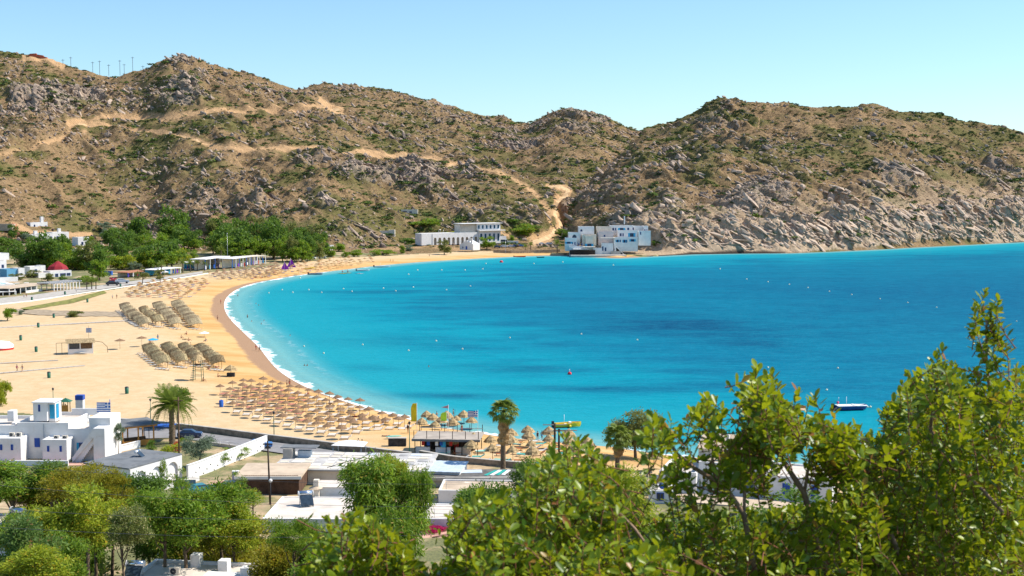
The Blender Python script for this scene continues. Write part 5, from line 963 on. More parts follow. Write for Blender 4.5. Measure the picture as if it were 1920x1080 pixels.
stamp(umbrella('straw_umbrella', STRAW, 1.05, 2.4, .5), locs, labs, 'straw umbrellas of the big beach field', [R(0, 6) for _ in locs], [R(.9, 1.08) for _ in locs], .07)
stamp(lounger('sun_lounger', LNGW), ll_w, lb_w, 'white loungers of the big beach field', [R(-.12, .05) for _ in ll_w]); stamp(lounger('sun_lounger', LNGW, LNGP), ll_p, lb_p, 'coral loungers of the big beach field', [R(-.12, .05) for _ in ll_p])
# shaggy raffia shades around the bar
def raffia(name, r=1.35, h=2.7, seed=0, m=None):
    e = empty(name, (0, 0, 0), 0, 'x', 'umbrella'); rg = random.Random(seed); MB().tube([(0, 0, -.1), (0, 0, h - .1)], .05, 6).obj('pole', WOOD, e); mb = MB()
    for (r0, z0, r1, z1) in ((.05, h + .25, r * .5, h - .25), (r * .3, h - .02, r * .8, h - .62), (r * .6, h - .38, r, h - 1.05)):
        mb.lathe([(r1, z1), (r0, z0)], 14, jag=.06, sm=False)
        for k in range(46):
            a = rg.uniform(0, 6.28); w = .05; rr_ = r1 * rg.uniform(.75, 1.0); q = Vector((math.cos(a), math.sin(a), 0)); t_ = Vector((-q.y, q.x, 0)) * w; b0 = q * rr_ * .8 + Vector((0, 0, z1 + .16)); mb.add([b0 - t_, b0 + t_, q * rr_ * rg.uniform(1.0, 1.22) + Vector((0, 0, z1 - rg.uniform(.05, .3)))], [(0, 1, 2)])
    mb.obj('canopy', m or THATCH, e); return e
RF = [(790, 806), (800, 795), (812, 800), (828, 806), (838, 798), (857, 800), (870, 797), (884, 806), (848, 848), (883, 856), (888, 844), (920, 844), (924, 862), (958, 848), (962, 862), (958, 833), (990, 838), (996, 850), (1000, 868), (990, 826), (1030, 830), (1030, 842), (1065, 836), (1068, 848), (1100, 846), (1104, 858), (815, 812), (850, 812), (1080, 862), (1035, 866)]
RW = ('bar', 'fan palm', 'twin poles', 'big bush')
stamp(raffia('raffia_umbrella', seed=1), [flat(a, c_) for a, c_ in RF], ['shaggy raffia umbrella, %s from the left among those by the bar' % nth(sorted(range(len(RF)), key=lambda q: RF[q]).index(k)) for k in range(len(RF))], 'shaggy raffia umbrellas around the bar', [R(0, 6) for _ in RF], [R(.75, 1.05) for _ in RF], .08)
LO2 = [(a + dx, c_ + dy) for a, c_ in RF[8:] for dx, dy in ((-16, 6), (14, 4))]; tm = mat('turquoise_cushion', (.10, .52, .45), .8)
for nm, mm, sel in (('turquoise', tm, 0), ('orange wood', mat('orange_lounger', (.42, .14, .05), .6), 1), ('pale', LNGW, 2)):
    L3 = [LO2[q] for q in range(len(LO2)) if q % 3 == sel]; L3.sort(); stamp(lounger('sun_lounger', mm if sel else LNGW, tm if sel == 0 else None), [flat(a, c_) for a, c_ in L3], ['%s lounger by the bar, %s of that colour from the left' % (nm, nth(k)) for k in range(len(L3))], '%s loungers under the raffia umbrellas' % nm, [R(-.4, .3) for _ in L3], 1.1)
for a, c_, lb, mm in ((738, 823, 'pale green upturned boards stacked above the dark stone box', tm),): e = empty('paddleboard', flat(a, c_, .5), .2, 'pale green paddleboard lying by the dark stone box', 'paddleboard'); MB().lathe([(.02, -.05), (.38, -.04), (.42, 0), (.38, .04), (.02, .06)], 14).obj('deck', mm, e).scale = (3.6, 1, 1); MB().box(-1.2, -1.1, -.02, .02, -.3, -.03).obj('fin', DARK, e)
# long thatched shade rows
MT = [[THG, mat('grey_brown_thatch', (.33, .24, .14), .95, .3, 3, .06, spec=.05), mat('pale_thatch', (.58, .45, .26), .95, .3, 3, .06, spec=.05)], [THATCH, mat('tan_thatch', (.38, .27, .14), .95, .3, 3, .06, spec=.05), mat('light_straw_thatch', (.60, .46, .24), .95, .3, 3, .06, spec=.05)]]
def thatchrow(k, label, A, B, w, m0, group, nl):
    a, b_ = flat(*A), flat(*B); e = empty('thatch_shade', a, 0, label, 'beach shade', group); v = b_ - a; L = v.length; n = max(4, int(L / (6.0 if k < 5 else 3.3))); w *= .86; d = v.normalized(); s_ = Vector((.93, -.36, 0)) ; rg = random.Random(k)
    for i in range(n):
        c0 = d * (L * (i + .5) / n); mb = MB(); hz = 2.3 + rg.uniform(-.2, .2); m = MT[0 if m0 is THG else 1][(1, 2, 0, 2)[i % 4]]; hw = w / 2 * rg.uniform(.92, 1.08); dl = L / n * .44; cs = []
        pr = [(-1.0, -.85), (-.5, -.35), (0, .05), (.55, .32), (1.0, .12)]
        for t, z_ in pr:
            for q in (-1, 1): cs.append(c0 + s_ * hw * t + d * dl * q + Vector((0, 0, hz + z_ * .8 + (.62 if q < 0 else -.70) + rg.uniform(-.06, .06))))
        for t, z_ in pr:
            for q in (-1, 1): cs.append(c0 + s_ * hw * t * .97 + d * dl * q + Vector((0, 0, hz + z_ * .8 - .14 + (.62 if q < 0 else -.70))))
        fs = [(2 * j, 2 * j + 1, 2 * j + 3, 2 * j + 2) for j in range(4)] + [(10 + 2 * j, 12 + 2 * j, 13 + 2 * j, 11 + 2 * j) for j in range(4)] + [(0, 10, 11, 1), (8, 9, 19, 18)] + [(2 * j + q, 10 + 2 * j + q, 12 + 2 * j + q, 2 * j + 2 + q) for j in range(4) for q in (0, 1)]
        mb.add(cs, fs)
        for _ in range(34):
            t = rg.choice((-1, 1)) * rg.uniform(.6, 1.0); q = rg.uniform(-1, 1); p = c0 + s_ * hw * t + d * dl * q + Vector((0, 0, hz - abs(t) * .6)); mb.add([p - d * .12, p + d * .12, p + s_ * (.45 if t > 0 else -.45) + Vector((0, 0, -.35 - rg.random() * .3))], [(0, 1, 2)])
        mb.obj('thatch_panel', m, e)
        for t in (-.6, .6): 
            p = c0 + s_ * hw * t; MB().tube([p + Vector((0, 0, -.2)), p + Vector((0, 0, 2.1))], .06, 5).obj('post', WOOD, e)
    out = []
    for i in range(nl):
        c0 = a + d * (L * (i + .5) / nl) - s_ * (w * .62); out.append((c0.x, c0.y, G1(c0.x, c0.y)))
        if i > nl - 4: c1 = b_ + s_ * (w * (.1 + .28 * (nl - i)) - w * .45) + Vector((0, -3.2, 0)); out.append((c1.x, c1.y, G1(c1.x, c1.y)))
    return out
TR = [((233, 583), (258, 606), 5.4, THG, 'weathered thatch row at the left of the upper four'), ((256, 604), (274, 615), 5.2, THG, 'short thatch row joined below the leftmost upper one'), ((268, 590), (300, 612), 4.4, THATCH, 'golden rounded thatch row second of the upper four'), ((295, 579), (330, 615), 5.6, THG, 'long grey thatch row third of the upper four'), ((330, 576), (367, 616), 6.0, THG, 'longest grey thatch row at the right of the upper four'),
      ((277, 664), (308, 690), 4.6, THATCH, 'straw thatch row at the left of the lower four'), ((312, 662), (342, 687), 4.4, THATCH, 'straw thatch row second of the lower four'), ((343, 661), (372, 685), 4.4, THATCH, 'straw thatch row third of the lower four'), ((373, 663), (410, 692), 4.6, THATCH, 'straw thatch row at the right of the lower four')]
ll = []; lb = []
for k, (A, B, w, m, lab) in enumerate(TR):
    o_ = thatchrow(k, lab, A, B, w, m, 'long thatched shade rows on the sand', 9 if k < 5 else 7); nm = lab.replace('thatch row ', '')
    ll += o_; lb += ['white lounger, %s beside the %s' % (nth(i), lab) for i in range(len(o_))]
lb = [' '.join(t.split()[:16]) for t in lb]; stamp(lounger('sun_lounger', mat('pale_lounger', (.68, .66, .62))), [Vector(p) for p in ll], lb, 'white loungers beside the long thatch rows', [R(-.1, .1) for _ in ll], 1.15)
# far umbrellas: the crowded rows
def simple_umb(name, m, r=1.25, h=2.3): 
    mb = MB().lathe([(r, h - .55), (r * .5, h - .2), (.03, h)], 9, jag=.05, sm=False); me = mb.mesh(name); me.materials.append(m); me.materials.append(WOOD); k = len(me.polygons); bm = bmesh.new(); bm.from_mesh(me); t = MB().tube([(0, 0, 0), (0, 0, h - .1)], .04, 4).mesh('t'); bm.from_mesh(t)
    for i, f in enumerate(bm.faces): f.material_index = 0 if i < k else 1
    bm.to_mesh(me); bm.free(); return me
SU = simple_umb('straw_umbrella', mat('orange_straw', (.40, .235, .10), .95, .3, 3, .05, spec=.05)); SU2 = simple_umb('straw_umbrella', STRAW)  # far canopies: a straw with its own orange-brown tone
def slounge(m): return MB().box(-.95, .35, -.3, .3, .25, .36).add([(.35, -.3, .3), (.35, .3, .3), (.92, .3, .68), (.92, -.3, .68)], [(0, 1, 2, 3)]).mesh('sun_lounger', m)
SLM = [slounge(m) for m in (LNGP, mat('red_towel', (.5, .05, .05)), TOWB, LNGW, DARK, mat('brown_lounger', (.2, .10, .06)))]; SLN = ('coral', 'red', 'blue', 'white', 'dark', 'brown')
FARL = {}; ROWN = [0]
def block(P, dx, dy, dens, um, lname, lgrp, ln, lmix):
    P = np.array(P, float); W3 = [at(a, c_, 1.8) for a, c_ in P]; xs_ = [w[0] for w in W3]; ys_ = [w[1] for w in W3]; n = 0
    yv = min(ys_); ROWN[0] = -1
    while yv < max(ys_):
        xv = min(xs_) + R(0, dx); rw_ = ROWN[0] = ROWN[0] + 1; cl_ = 0
        while xv < max(xs_):
            x_, y_ = xv + R(-.5, .5), yv + R(-.5, .5); qx, qy = proj(x_, y_, 1.8); xv += dx
            if not inpoly(np.array([qx]), np.array([qy]), P)[0]: continue
            z_ = G1(x_, y_)
            if random.random() < dens:
                o = link('straw_umbrella', um, None, None, label='straw umbrella, %s in the %s row of the %s' % (nth(cl_), nth(rw_), lgrp), category='umbrella', group=lgrp); cl_ += 1; o.location = (x_, y_, z_); o.rotation_euler = (0, 0, R(0, 6)); n += 1
            for s_ in (-1, 1):
                if random.random() < ln:
                    c_ = random.choice(lmix); FARL.setdefault(c_, MB()).box(x_ + .2, x_ + 1.6, y_ + s_ * .8 - .32, y_ + s_ * .8 + .32, z_ + .25, z_ + .36).add([(x_ + 1.6, y_ + s_ * .8 - .3, z_ + .3), (x_ + 1.6, y_ + s_ * .8 + .3, z_ + .3), (x_ + 2.2, y_ + s_ * .8 + .3, z_ + .75), (x_ + 2.2, y_ + s_ * .8 - .3, z_ + .75)], [(0, 1, 2, 3)])
        yv += dy
    return n
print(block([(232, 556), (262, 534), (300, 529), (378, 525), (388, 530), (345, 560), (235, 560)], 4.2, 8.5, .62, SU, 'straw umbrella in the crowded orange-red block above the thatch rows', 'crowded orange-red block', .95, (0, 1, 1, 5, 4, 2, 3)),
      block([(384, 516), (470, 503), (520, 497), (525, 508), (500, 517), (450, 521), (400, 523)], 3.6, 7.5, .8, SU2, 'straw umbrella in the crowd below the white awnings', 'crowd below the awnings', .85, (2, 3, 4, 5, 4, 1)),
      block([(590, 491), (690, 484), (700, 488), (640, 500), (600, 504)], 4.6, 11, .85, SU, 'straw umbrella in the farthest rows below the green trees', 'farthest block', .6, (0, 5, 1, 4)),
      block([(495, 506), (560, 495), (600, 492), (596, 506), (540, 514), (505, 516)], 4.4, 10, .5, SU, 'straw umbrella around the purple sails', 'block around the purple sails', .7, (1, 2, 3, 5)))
fe = [v.obj('distant_loungers', {0: LNGP, 1: RED, 2: TOWB, 3: LNGW, 4: DARK, 5: WOOD}[k], kind='stuff') for k, v in FARL.items()]
# single umbrellas and beach furniture
stamp(umbrella('straw_umbrella', STRAW, 1.5, 2.9), [flat(225, 655), flat(266, 650)], ['lone straw umbrella just right of the thatched kiosk', 'second lone straw umbrella farther right of the kiosk'], 'lone straw umbrellas', 0)
for a, c_, m, lb_ in ((287, 645, LBLUE, 'teal beach umbrella tilted over people on the sand'), (383, 632, WHC, 'low white beach umbrella near the orange sand')):
    u = umbrella('beach_umbrella', m, 1.6, 1.7, .5, 10, 0, False); u.location = flat(a, c_); u['label'] = lb_
h = raffia('straw_hut', 1.7, 2.6, 5); h.location = flat(433, 706); h['label'] = 'small shaggy straw hut below the lower thatch rows'; h['category'] = 'beach hut'; MB().box(-.9, .9, -.5, .5, 0, .9).obj('counter', DARK, h)
# lifeguard tower
e = empty('lifeguard_tower', flat(372, 714), 0, 'green lifeguard tower with straw cone roof', 'lifeguard tower')
for a in (-.8, .8):
    for c_ in (-.8, .8): MB().tube([(a * 1.25, c_ * 1.25, 0), (a, c_, 5.4)], .07, 5).obj('leg', GREEN, e)
for z_ in (1.2, 2.4, 3.6): MB().box(-1.05, 1.05, -1.03, -.97, z_, z_ + .08).box(-1.05, 1.05, .97, 1.03, z_, z_ + .08).obj('brace', GREEN, e)
MB().box(-.9, .9, -.9, .9, 3.75, 3.87).obj('platform', WOOD, e)
for i in range(8): MB().box(-1.9 + .1 * i, -1.0 + .02 * i, -.3, .3, .3 + .42 * i, .36 + .42 * i).obj('step', GREEN, e)
MB().lathe([(1.7, 4.9), (1.1, 5.5), (.05, 6.3)], 12, jag=.05, sm=False).obj('roof', THATCH, e)
# thatched kiosk
b = Bld('beach_kiosk', 'thatched white kiosk with brown shutter on the empty sand', 'kiosk', (128, 664), (175, 662), 1.9, 1.75); W = b.W; b.box('wall', 0, W, 0, 3.6, 0, 1.4, WHITE); b.box('wall', 0, .25, 0, 3.6, 1.403, 3.0, WHITE); b.box('wall', W * .46, W * .5, 0, 3.6, 1.403, 3.0, WHITE); b.box('wall', W - .25, W, 0, 3.6, 1.403, 3.0, WHITE)
b.box('shutter', W * .5 + .01, W - .26, .05, .2, 1.42, 3.0, WOOD); b.box('dark_opening', .26, W * .46 - .01, .4, .5, 1.42, 3.0, GLASS); MB().box(-.5, W + .4, -.5, 4.2, 3.0, 3.12).obj('roof_board', WOOD, b.root)
for i in range(12): MB().add([(-.6 + i * (W + 1) / 12, -.7, 3.05), (-.6 + (i + 1.05) * (W + 1) / 12, -.7, 3.0), (-.6 + (i + 1.05) * (W + 1) / 12, 1.9, 3.9), (-.6 + i * (W + 1) / 12, 1.9, 4.0), (-.6 + (i + 1.05) * (W + 1) / 12, 4.4, 3.1), (-.6 + i * (W + 1) / 12, 4.4, 3.1)], [(0, 1, 2, 3), (3, 2, 4, 5)]).obj('thatch_bundle', THG, b.root)
for q in (-3.0, -1.6): b.box('post', q, q + .1, .2, .3, 0, 3.2, WOOD)
b.box('rail', -3.0, -.01, .2, .28, 3.1, 3.2, WOOD); MB().tube([(W + .1, .5, 3.4), (W + 2.4, .5, 2.9), (W + 3.6, .5, 1.6), (W + 3.7, .5, 0)], .07, 5).obj('bent_pole', WOOD, b.root)
e = empty('surfboard', flat(150, 664, .25), .02, 'pale surfboard lying in front of the thatched kiosk', 'surfboard'); MB().lathe([(.02, -.05), (.5, -.03), (.55, .02), (.02, .14)], 14).obj('deck', WARM, e).scale = (4.2, .9, 2); MB().box(-1.6, -1.4, -.02, .02, -.25, -.05).obj('fin', DARK, e)
e = empty('dome_tent', flat(2, 655), 0, 'white rounded tent cut off by the left edge', 'tent'); MB().lathe([(3.3, .5), (3.2, 1.2), (2.2, 2.0), (.1, 2.4)], 14).obj('cloth', WHC, e); MB().lathe([(3.3, 0), (3.3, .5)], 14).obj('base_band', RED, e)
for a, c_, lb_ in ((39, 638, 'bin left of the thatched kiosk in the open sand'), (68, 660, 'bin just left of the thatched kiosk'), (92, 709, 'bin in open sand below the kiosk'), (238, 738, 'bin nearest the date palm in open sand'), (101, 596, 'bin on the grey scrub band of the sand'), (164, 567, 'bin near the grass verge above the sand'), (72, 614, 'bin on the upper boardwalk'), (60, 564, 'bin by the promenade at left'), (122, 553, 'bin by the promenade before the pergola restaurant'), (226, 538, 'bin beside the small parked cars')):
    e = empty('litter_bin', flat(a, c_), 0, 'small dark green ' + lb_, 'bin', 'dark litter bins on the sand'); MB().lathe([(.38, 0), (.42, 1.3), (.36, 1.3), (.34, .1)], 9).obj('drum', GREEN, e); MB().lathe([(.44, 1.31), (.30, 1.5), (.02, 1.55)], 9).obj('lid', DARK, e)
e = empty('litter_bin', flat(415, 763), 0, 'blue bin left of the umbrella field', 'bin'); MB().lathe([(.4, 0), (.45, 1.3), (.38, 1.3), (.35, .1)], 9).obj('drum', TOWB, e); MB().lathe([(.46, 1.31), (.02, 1.5)], 9).obj('lid', BLUE, e)
# boardwalks: rows of planks let into the sand
def boardwalk(label, A, B, w):
    a, b_ = flat(*A), flat(*B); e = empty('boardwalk', a, 0, label, 'boardwalk', 'boardwalks across the sand'); v = b_ - a; n = int(v.length / 1.4); rz_ = math.atan2(v.y, v.x); me = MB().box(-.66, .66, -w / 2, w / 2, 0, .12).mesh('plank', mat('grey_boards', (.52, .47, .42), .9, .12, 2))
    for i in range(n):
        p = a + v * (i + .5) / n; o = link('plank', me, None, e); o.location = (p.x - a.x, p.y - a.y, G1(p.x, p.y) - a.z + .06); o.rotation_euler = (0, 0, rz_)
boardwalk('long pale boardwalk leading to the upper thatch rows', (-40, 617), (236, 602), 1.9); boardwalk('upper one of two thin boardwalks left of centre', (-40, 684), (109, 676), .9); boardwalk('lower one of two thin boardwalks left of centre', (-40, 704), (159, 686), .9)
for (qx, qy, w_, h_, mm, tx, k_) in ((14, 597, 14, 11, LG, 'small round tree on the sand at the left edge', 'tree'), (38, 590, 6, 4, LO, 'tiny grey bush right of the small round tree', 'shrub'), (135, 594, 17, 5, LT, 'low wide olive-green bush in the grey scrub band', 'shrub'), (2, 760, 16, 22, LL, 'bright bush at the left edge above the white house', 'shrub')):
    q_ = flat(qx, qy + (4 if k_ == 'tree' else 0)); u = q_.y / F; tree('round_tree' if k_ == 'tree' else 'shrub', tx, k_, q_, w_ * u, h_ * u * (1 if k_ == 'tree' else 1.3), .9 if k_ == 'tree' else 0, mm, 'bush', 80, dens=1.2)
m_gs = mat('dark_scrub_band', (.40, .31, .21), .95, .2, .5); m_gv = mat('dry_grass_verge', (.26, .25, .06), .95, .3, .5, .1)
def patch(name, pts, m, dz=.0):
    P = [flat(a, c_) for a, c_ in pts]; vs = []; n = 26; k = len(pts) // 2; top = P[:k]; bot = P[k:][::-1]
    for i in range(n):
        t = i / (n - 1) * (k - 1); j = min(int(t), k - 2); f = t - j; a = top[j].lerp(top[j + 1], f); c_ = bot[j].lerp(bot[j + 1], f)
        for q in (0, .33, .66, 1): p = a.lerp(c_, q); vs.append((p.x, p.y + (R(-1.5, 1.5) if q in (0, 1) else 0), G1(p.x, p.y) + .13 + dz))
    MB().add(vs, [(4 * i + q, 4 * i + q + 1, 4 * i + q + 5, 4 * i + q + 4) for i in range(n - 1) for q in range(3)]).obj(name, m, kind='structure')
patch('scrub_band', [(20, 580), (120, 583), (232, 586), (235, 594), (120, 593), (20, 588)], m_gs); patch('grass_verge', [(40, 578), (130, 562), (195, 545), (200, 550), (135, 569), (45, 583)], m_gv)
# ================================================================ BUOYS AND BOATS
BU = [(504, 550), (529, 544), (549, 549), (579, 544), (603, 549), (644, 542), (660, 547), (719, 541), (742, 546), (775, 539), (837, 544), (563, 522), (570, 650), (607, 663), (680, 647), (766, 658), (818, 640), (956, 634), (1090, 627), (1195, 638), (867, 655), (766, 515), (911, 495), (882, 537), (905, 505), (1001, 495), (872, 507), (828, 507), (783, 507), (1515, 540), (1555, 547), (1597, 553), (1650, 561), (1702, 568), (1756, 577), (1906, 603), (1480, 534), (1440, 529), (1400, 524), (1150, 498), (1350, 505), (1571, 691), (1550, 732), (1626, 764), (1632, 764), (1055, 492), (1440, 690)]
pb = empty('buoy', (0, 0, 0), 0, 'x', 'buoy'); MB().ball((0, 0, .18), .42, 10).obj('float', mat('cream_buoy', (.80, .78, .55), .5), pb); MB().tube([(0, 0, .55), (0, 0, .8)], .05, 6).obj('ring', METAL, pb)
BU.sort(); stamp(pb, [Vector(at(a, c_, 0)) for a, c_ in BU], ['small pale buoy, %s from the left in the bay' % (nth(i) if i < 29 else ('thirtieth' if i == 29 else 'thirty-' + ORD[i - 30] if i < 39 else ('fortieth' if i == 39 else 'forty-' + ORD[i - 40]))) for i in range(len(BU))], 'pale buoys in the bay', 0, [max(.62, at(a, c_, 0)[1] / 740) for a, c_ in BU])
for a, c_, lb_ in ((1068, 702, 'pinkish red buoy in the middle of the bay'), (940, 492, 'red and white buoy near the far shore')): e = empty('buoy', at(a, c_, 0), 0, lb_, 'buoy'); MB().ball((0, 0, .2), .5 if c_ > 600 else 1.1, 10).obj('float', mat('red_buoy', (.7, .05, .07)), e); MB().tube([(0, 0, .6), (0, 0, 1.3)], .08, 6).obj('ring', WHC, e)
def hullm(L, B, H):
    mb = MB(); n = 9; vs = []
    for i in range(n):
        t = i / (n - 1); w = B / 2 * (1 - max(0, (t - .45) / .55) ** 2.2) * (.86 + .14 * min(1, t * 4)); sh = H * (1 + .35 * t ** 2); x_ = -L / 2 + L * t
        vs += [(x_, -w, sh), (x_ - .02 * L * t, -w * .75, H * .15), (x_ - .05 * L * t, 0, -H * .25), (x_ - .02 * L * t, w * .75, H * .15), (x_, w, sh), (x_, w * .8, sh), (x_, w * .7, H * .45), (x_, -w * .7, H * .45), (x_, -w * .8, sh)]
    m = 9; mb.add(vs, [(i * m + k, i * m + (k + 1) % m, (i + 1) * m + (k + 1) % m, (i + 1) * m + k) for i in range(n - 1) for k in range(m)] + [tuple(range(m))]); return mb
def boat(name, label, px, py, L, rz, hm, extra=True, seat=None, H=.75):
    e = empty(name, at(px, py, .05), rz, label, 'boat'); hullm(L, L * .36, H).obj('hull', hm, e)
    MB().box(-L * .58, -L * .5, -.22, .22, H * .1, H * 1.7).obj('outboard_motor', DARK, e); MB().box(-.1 * L, 0, -L * .14, L * .14, H * .47, H * .75).obj('seat', seat or WHC, e)
    if extra: MB().box(.06 * L, .13 * L, -L * .1, L * .1, H * .46, H * 1.35).obj('console', WHC, e); MB().tube([(-.15 * L, -.1 * L, H * .4), (-.12 * L, 0, H * 3.4)], .04, 5).obj('mast', WHC, e)
    return e
bt = boat('speedboat', 'yellow speedboat with black outboard near the waterline', 1064, 800, 5.4, .22, YEL, True, LNGW, .7); MB().box(-2.2, 2.0, -.9, .9, .02, .04).obj('hull_shadow_strip', mat('teal_hull_shade', (.05, .3, .25)), bt); MB().ball((.2, -1.1, .25), .3, 8).obj('fender', YEL, bt)  # flat teal sheet at the waterline: the hull's shadow put in as colour
bt = boat('motorboat', 'white and navy motorboat moored alone in the dip between the bush tops', 1594, 768, 7.0, .12, mat('navy_hull', (.03, .06, .22), .4), True, WHC, .8); MB().box(-2.9, 3.4, -1.1, 1.1, .83, .95).obj('deck', WHC, bt); MB().ball((-2.6, .2, 1.5), .3, 8).obj('pink_float', mat('pink_buoy', (.8, .1, .2)), bt); MB().tube([(-2.8, 0, .9), (-2.5, 0, 2.6)], .04, 5).obj('rail', METAL, bt)
boat('dinghy', 'dark grey inflatable boat near the purple sails', 592, 515, 7.2, .1, mat('grey_tube', (.25, .28, .32), .6), False); boat('motorboat', 'small white motorboat close to the far beach', 681, 508, 7.0, .05, WHC, False); boat('motorboat', 'larger white motorboat with console off the far beach', 717, 501, 9.0, .05, WHC)
boat('rowing_boat', 'low red boat at the far shore', 975, 482, 7.5, 0, RED, False, RED, .55); boat('dinghy', 'small dark dinghy right of the low red boat', 1014, 483, 4.6, 0, DARK, False, DARK, .5)
e = empty('paddleboard', at(850, 783, .06), .1, 'turquoise paddleboard under a standing paddler', 'paddleboard'); MB().lathe([(.02, -.06), (.4, -.04), (.42, .02), (.02, .05)], 14).obj('deck', tm, e).scale = (3.8, 1, 1); MB().box(-1.3, -1.2, -.02, .02, -.2, -.04).obj('fin', DARK, e)
q = at(850, 783, .12); pd = person('tanned paddler standing on the turquoise paddleboard', q, 'stand', 0, None, SHR[3]); e = empty('paddle', (q[0] + .25, q[1], .1), 0, 'thin paddle held by the standing paddler', 'paddle'); MB().tube([(0, 0, .0), (.1, 0, 1.8)], .03, 5).obj('shaft', DARK, e); MB().box(-.08, .08, -.01, .01, -.1, .3).obj('blade', YEL, e)
for k, (a, c_) in enumerate(((642, 513), (652, 512), (674, 513))): e = empty('kayak', at(a, c_, .1), .05, ('leftmost yellow kayak off the far beach with one paddler', 'second yellow kayak off the far beach', 'white kayak right of the two yellow ones')[k], 'kayak', 'kayaks off the far beach'); MB().lathe([(.02, -.1), (.5, 0), (.02, .25)], 10).obj('deck', (YEL, YEL, WHC)[k], e).scale = (5.5, 1, 1); MB().lathe([(.3, .2), (.35, .3)], 8).obj('cockpit', DARK, e)
for k, (a, c_) in enumerate(((642, 512), (652, 511))): q = at(a, c_, -.2); person(('paddler sitting in the leftmost yellow kayak', 'paddler sitting in the second yellow kayak')[k], (q[0], q[1], .15), 'sit', 0, SHR[1], SHR[3], sc=1.3)
for k, (a, c_, s_) in enumerate(((533, 507, 1), (545, 503, 1.15))):
    e = empty('sail', flat(a, c_), .2, ('shorter purple sail standing on the far beach', 'taller purple sail standing on the far beach')[k], 'sail', 'purple sails on the far beach'); MB().tube([(0, 0, 0), (0, 0, 4.9 * s_)], .06, 5).obj('mast', WHC, e); MB().add([(.05, -.02, .5), (2.6 * s_, -.3, .5), (.05, -.02, 4.8 * s_), (.05, .02, .5), (2.6 * s_, -.26, .5), (.05, .02, 4.8 * s_)], [(0, 1, 2), (3, 5, 4), (1, 4, 5, 2), (0, 3, 4, 1)]).add([(-.05, -.02, .5), (-1.9 * s_, -.3, .4), (-.05, -.02, 4.0 * s_), (-.05, .02, .5), (-1.9 * s_, -.26, .4), (-.05, .02, 4.0 * s_)], [(0, 2, 1), (3, 4, 5), (1, 2, 5, 4)]).obj('cloth', PURP, e); MB().lathe([(.02, -.1), (.5, .1), (.02, .3)], 10).obj('hull', WHC, e).scale = (4, 1, 1)
for k in range(4): e = empty('canoe', flat(574 + k * 4, 505 - k * .6, .3), .1, '%s canoe of the yellow stack on the far beach' % nth(k), 'canoe', 'yellow canoes on the far beach'); MB().lathe([(.02, -.2), (.55, 0), (.02, .35)], 10).obj('deck', (YEL, ORAN, YEL, YEL)[k], e).scale = (5, 1, 1); MB().lathe([(.3, .3), (.35, .4)], 8).obj('cockpit', DARK, e)
# ================================================================ FAR SHORE
def far(name, label, cat, A, B, base, blocks, wins=(), zg=None, m=None, group=None, roofm=None):
    """A, B: the two top corners of the front; base: where its foot meets the ground"""
    q = hit((A[0] + B[0]) / 2, base); b = Bld(name, label, cat, A, B, 0, q.z - .3, group, Y=(q.y, q.y + (B[0] - A[0]) * q.y / F * .8) if 'house' in name else q.y); H = b.H
    for (x0, x1, y0, y1, z0, z1) in blocks: b.body(x0 * b.W, x1 * b.W, y0, y1, z0 * H, z1 * H, m or WHITE, roofm or ROOFP, .5, .3)
    for (q, z_, w_, h_, *r_) in wins: b.win(q * b.W, z_ * H, w_, h_, r_[0] if r_ else 'F', r_[1] if len(r_) > 1 else 0, r_[2] if len(r_) > 2 else BLUE)
    return b
# seaside hotel on the point: stacked cubes, built from left to right and front to back
ZH = 8.0
b = Bld('point_hotel', 'cluster of white cubic hotel blocks with blue shutters on the rocky point', 'hotel', (1060, 477.5), (1216, 477.5), 1.0, .6); W = b.W; H = 0; S = 900.0 / F       # about .37 m to the pixel
hitc = None
def hb(px0, px1, py_top, py_bot, y0, y1, m=WHITE, wins=(), wm=BLUE, dark=True):
    Y_ = b.root.location.y + y0; S2 = Y_ / F; gx = lambda q: atY(q, 450, Y_)[0] - b.root.location.x; zz = lambda q: atY(1100, q, Y_)[2] - .6
    b.body(gx(px0), gx(px1), y0, y1, max(0, zz(py_bot)) - 3, zz(py_top), m, ROOFP, .5, .3)
    for (q, r_, w_, h_, *k_) in wins: b.win(gx(q), zz(r_) , w_ * S2, h_ * S2, 'F', y0, wm, shut=LBLUE if w_ > 3.4 and not k_ else None, arch=bool(k_))
hb(1060, 1082, 446, 462, 3, 13, WHITE, [(1063, 457, 7, 3.6), (1073, 458, 1.5, 4), (1077, 459, 2, 5)]); hb(1066, 1088, 436, 450, 6.2, 16, WHITE, [(1073, 446, 8, 2, 1)]); hb(1085, 1114, 425, 445, 11, 22, WHITE, [(1088, 434, 4, 2, 1)])
hb(1092, 1118, 440, 452, 1.8, 10.9, WARM); hb(1098, 1112, 443, 463, -1.2, 1.7, WARM, [(1101, 462, 8, 5)]); hb(1119, 1146, 425, 444, 13, 22, WARM, [(1122, 443, 4, 7)]); hb(1122, 1150, 434, 452, 5.5, 12.9, mat('pinkish_plaster', (.70, .58, .54), .9, .05, .6), [(1132, 444, 3, 3.4)])
hb(1144, 1188, 423, 434, 15.2, 24, WHITE, [(1148, 432, 3.4, 4.6), (1153, 432, 2, 4.6), (1162, 432, 7, 4.6), (1176, 432, 3.4, 5), (1186, 431, 2, 4)]); hb(1158, 1195, 432, 446, 9.2, 15.1, WHITE, [(1162, 443, 3.4, 5.6), (1167, 443, 2.4, 5.6), (1181, 444, 7, 7)]); hb(1151, 1196, 445, 463, 2.2, 9.1, WHITE, [(1156, 454, 3.6, 4.4), (1162, 454, 2, 4.4), (1169, 455, 3.8, 5.4), (1174, 455, 2, 5.4), (1183, 453, 6, 4.6)])
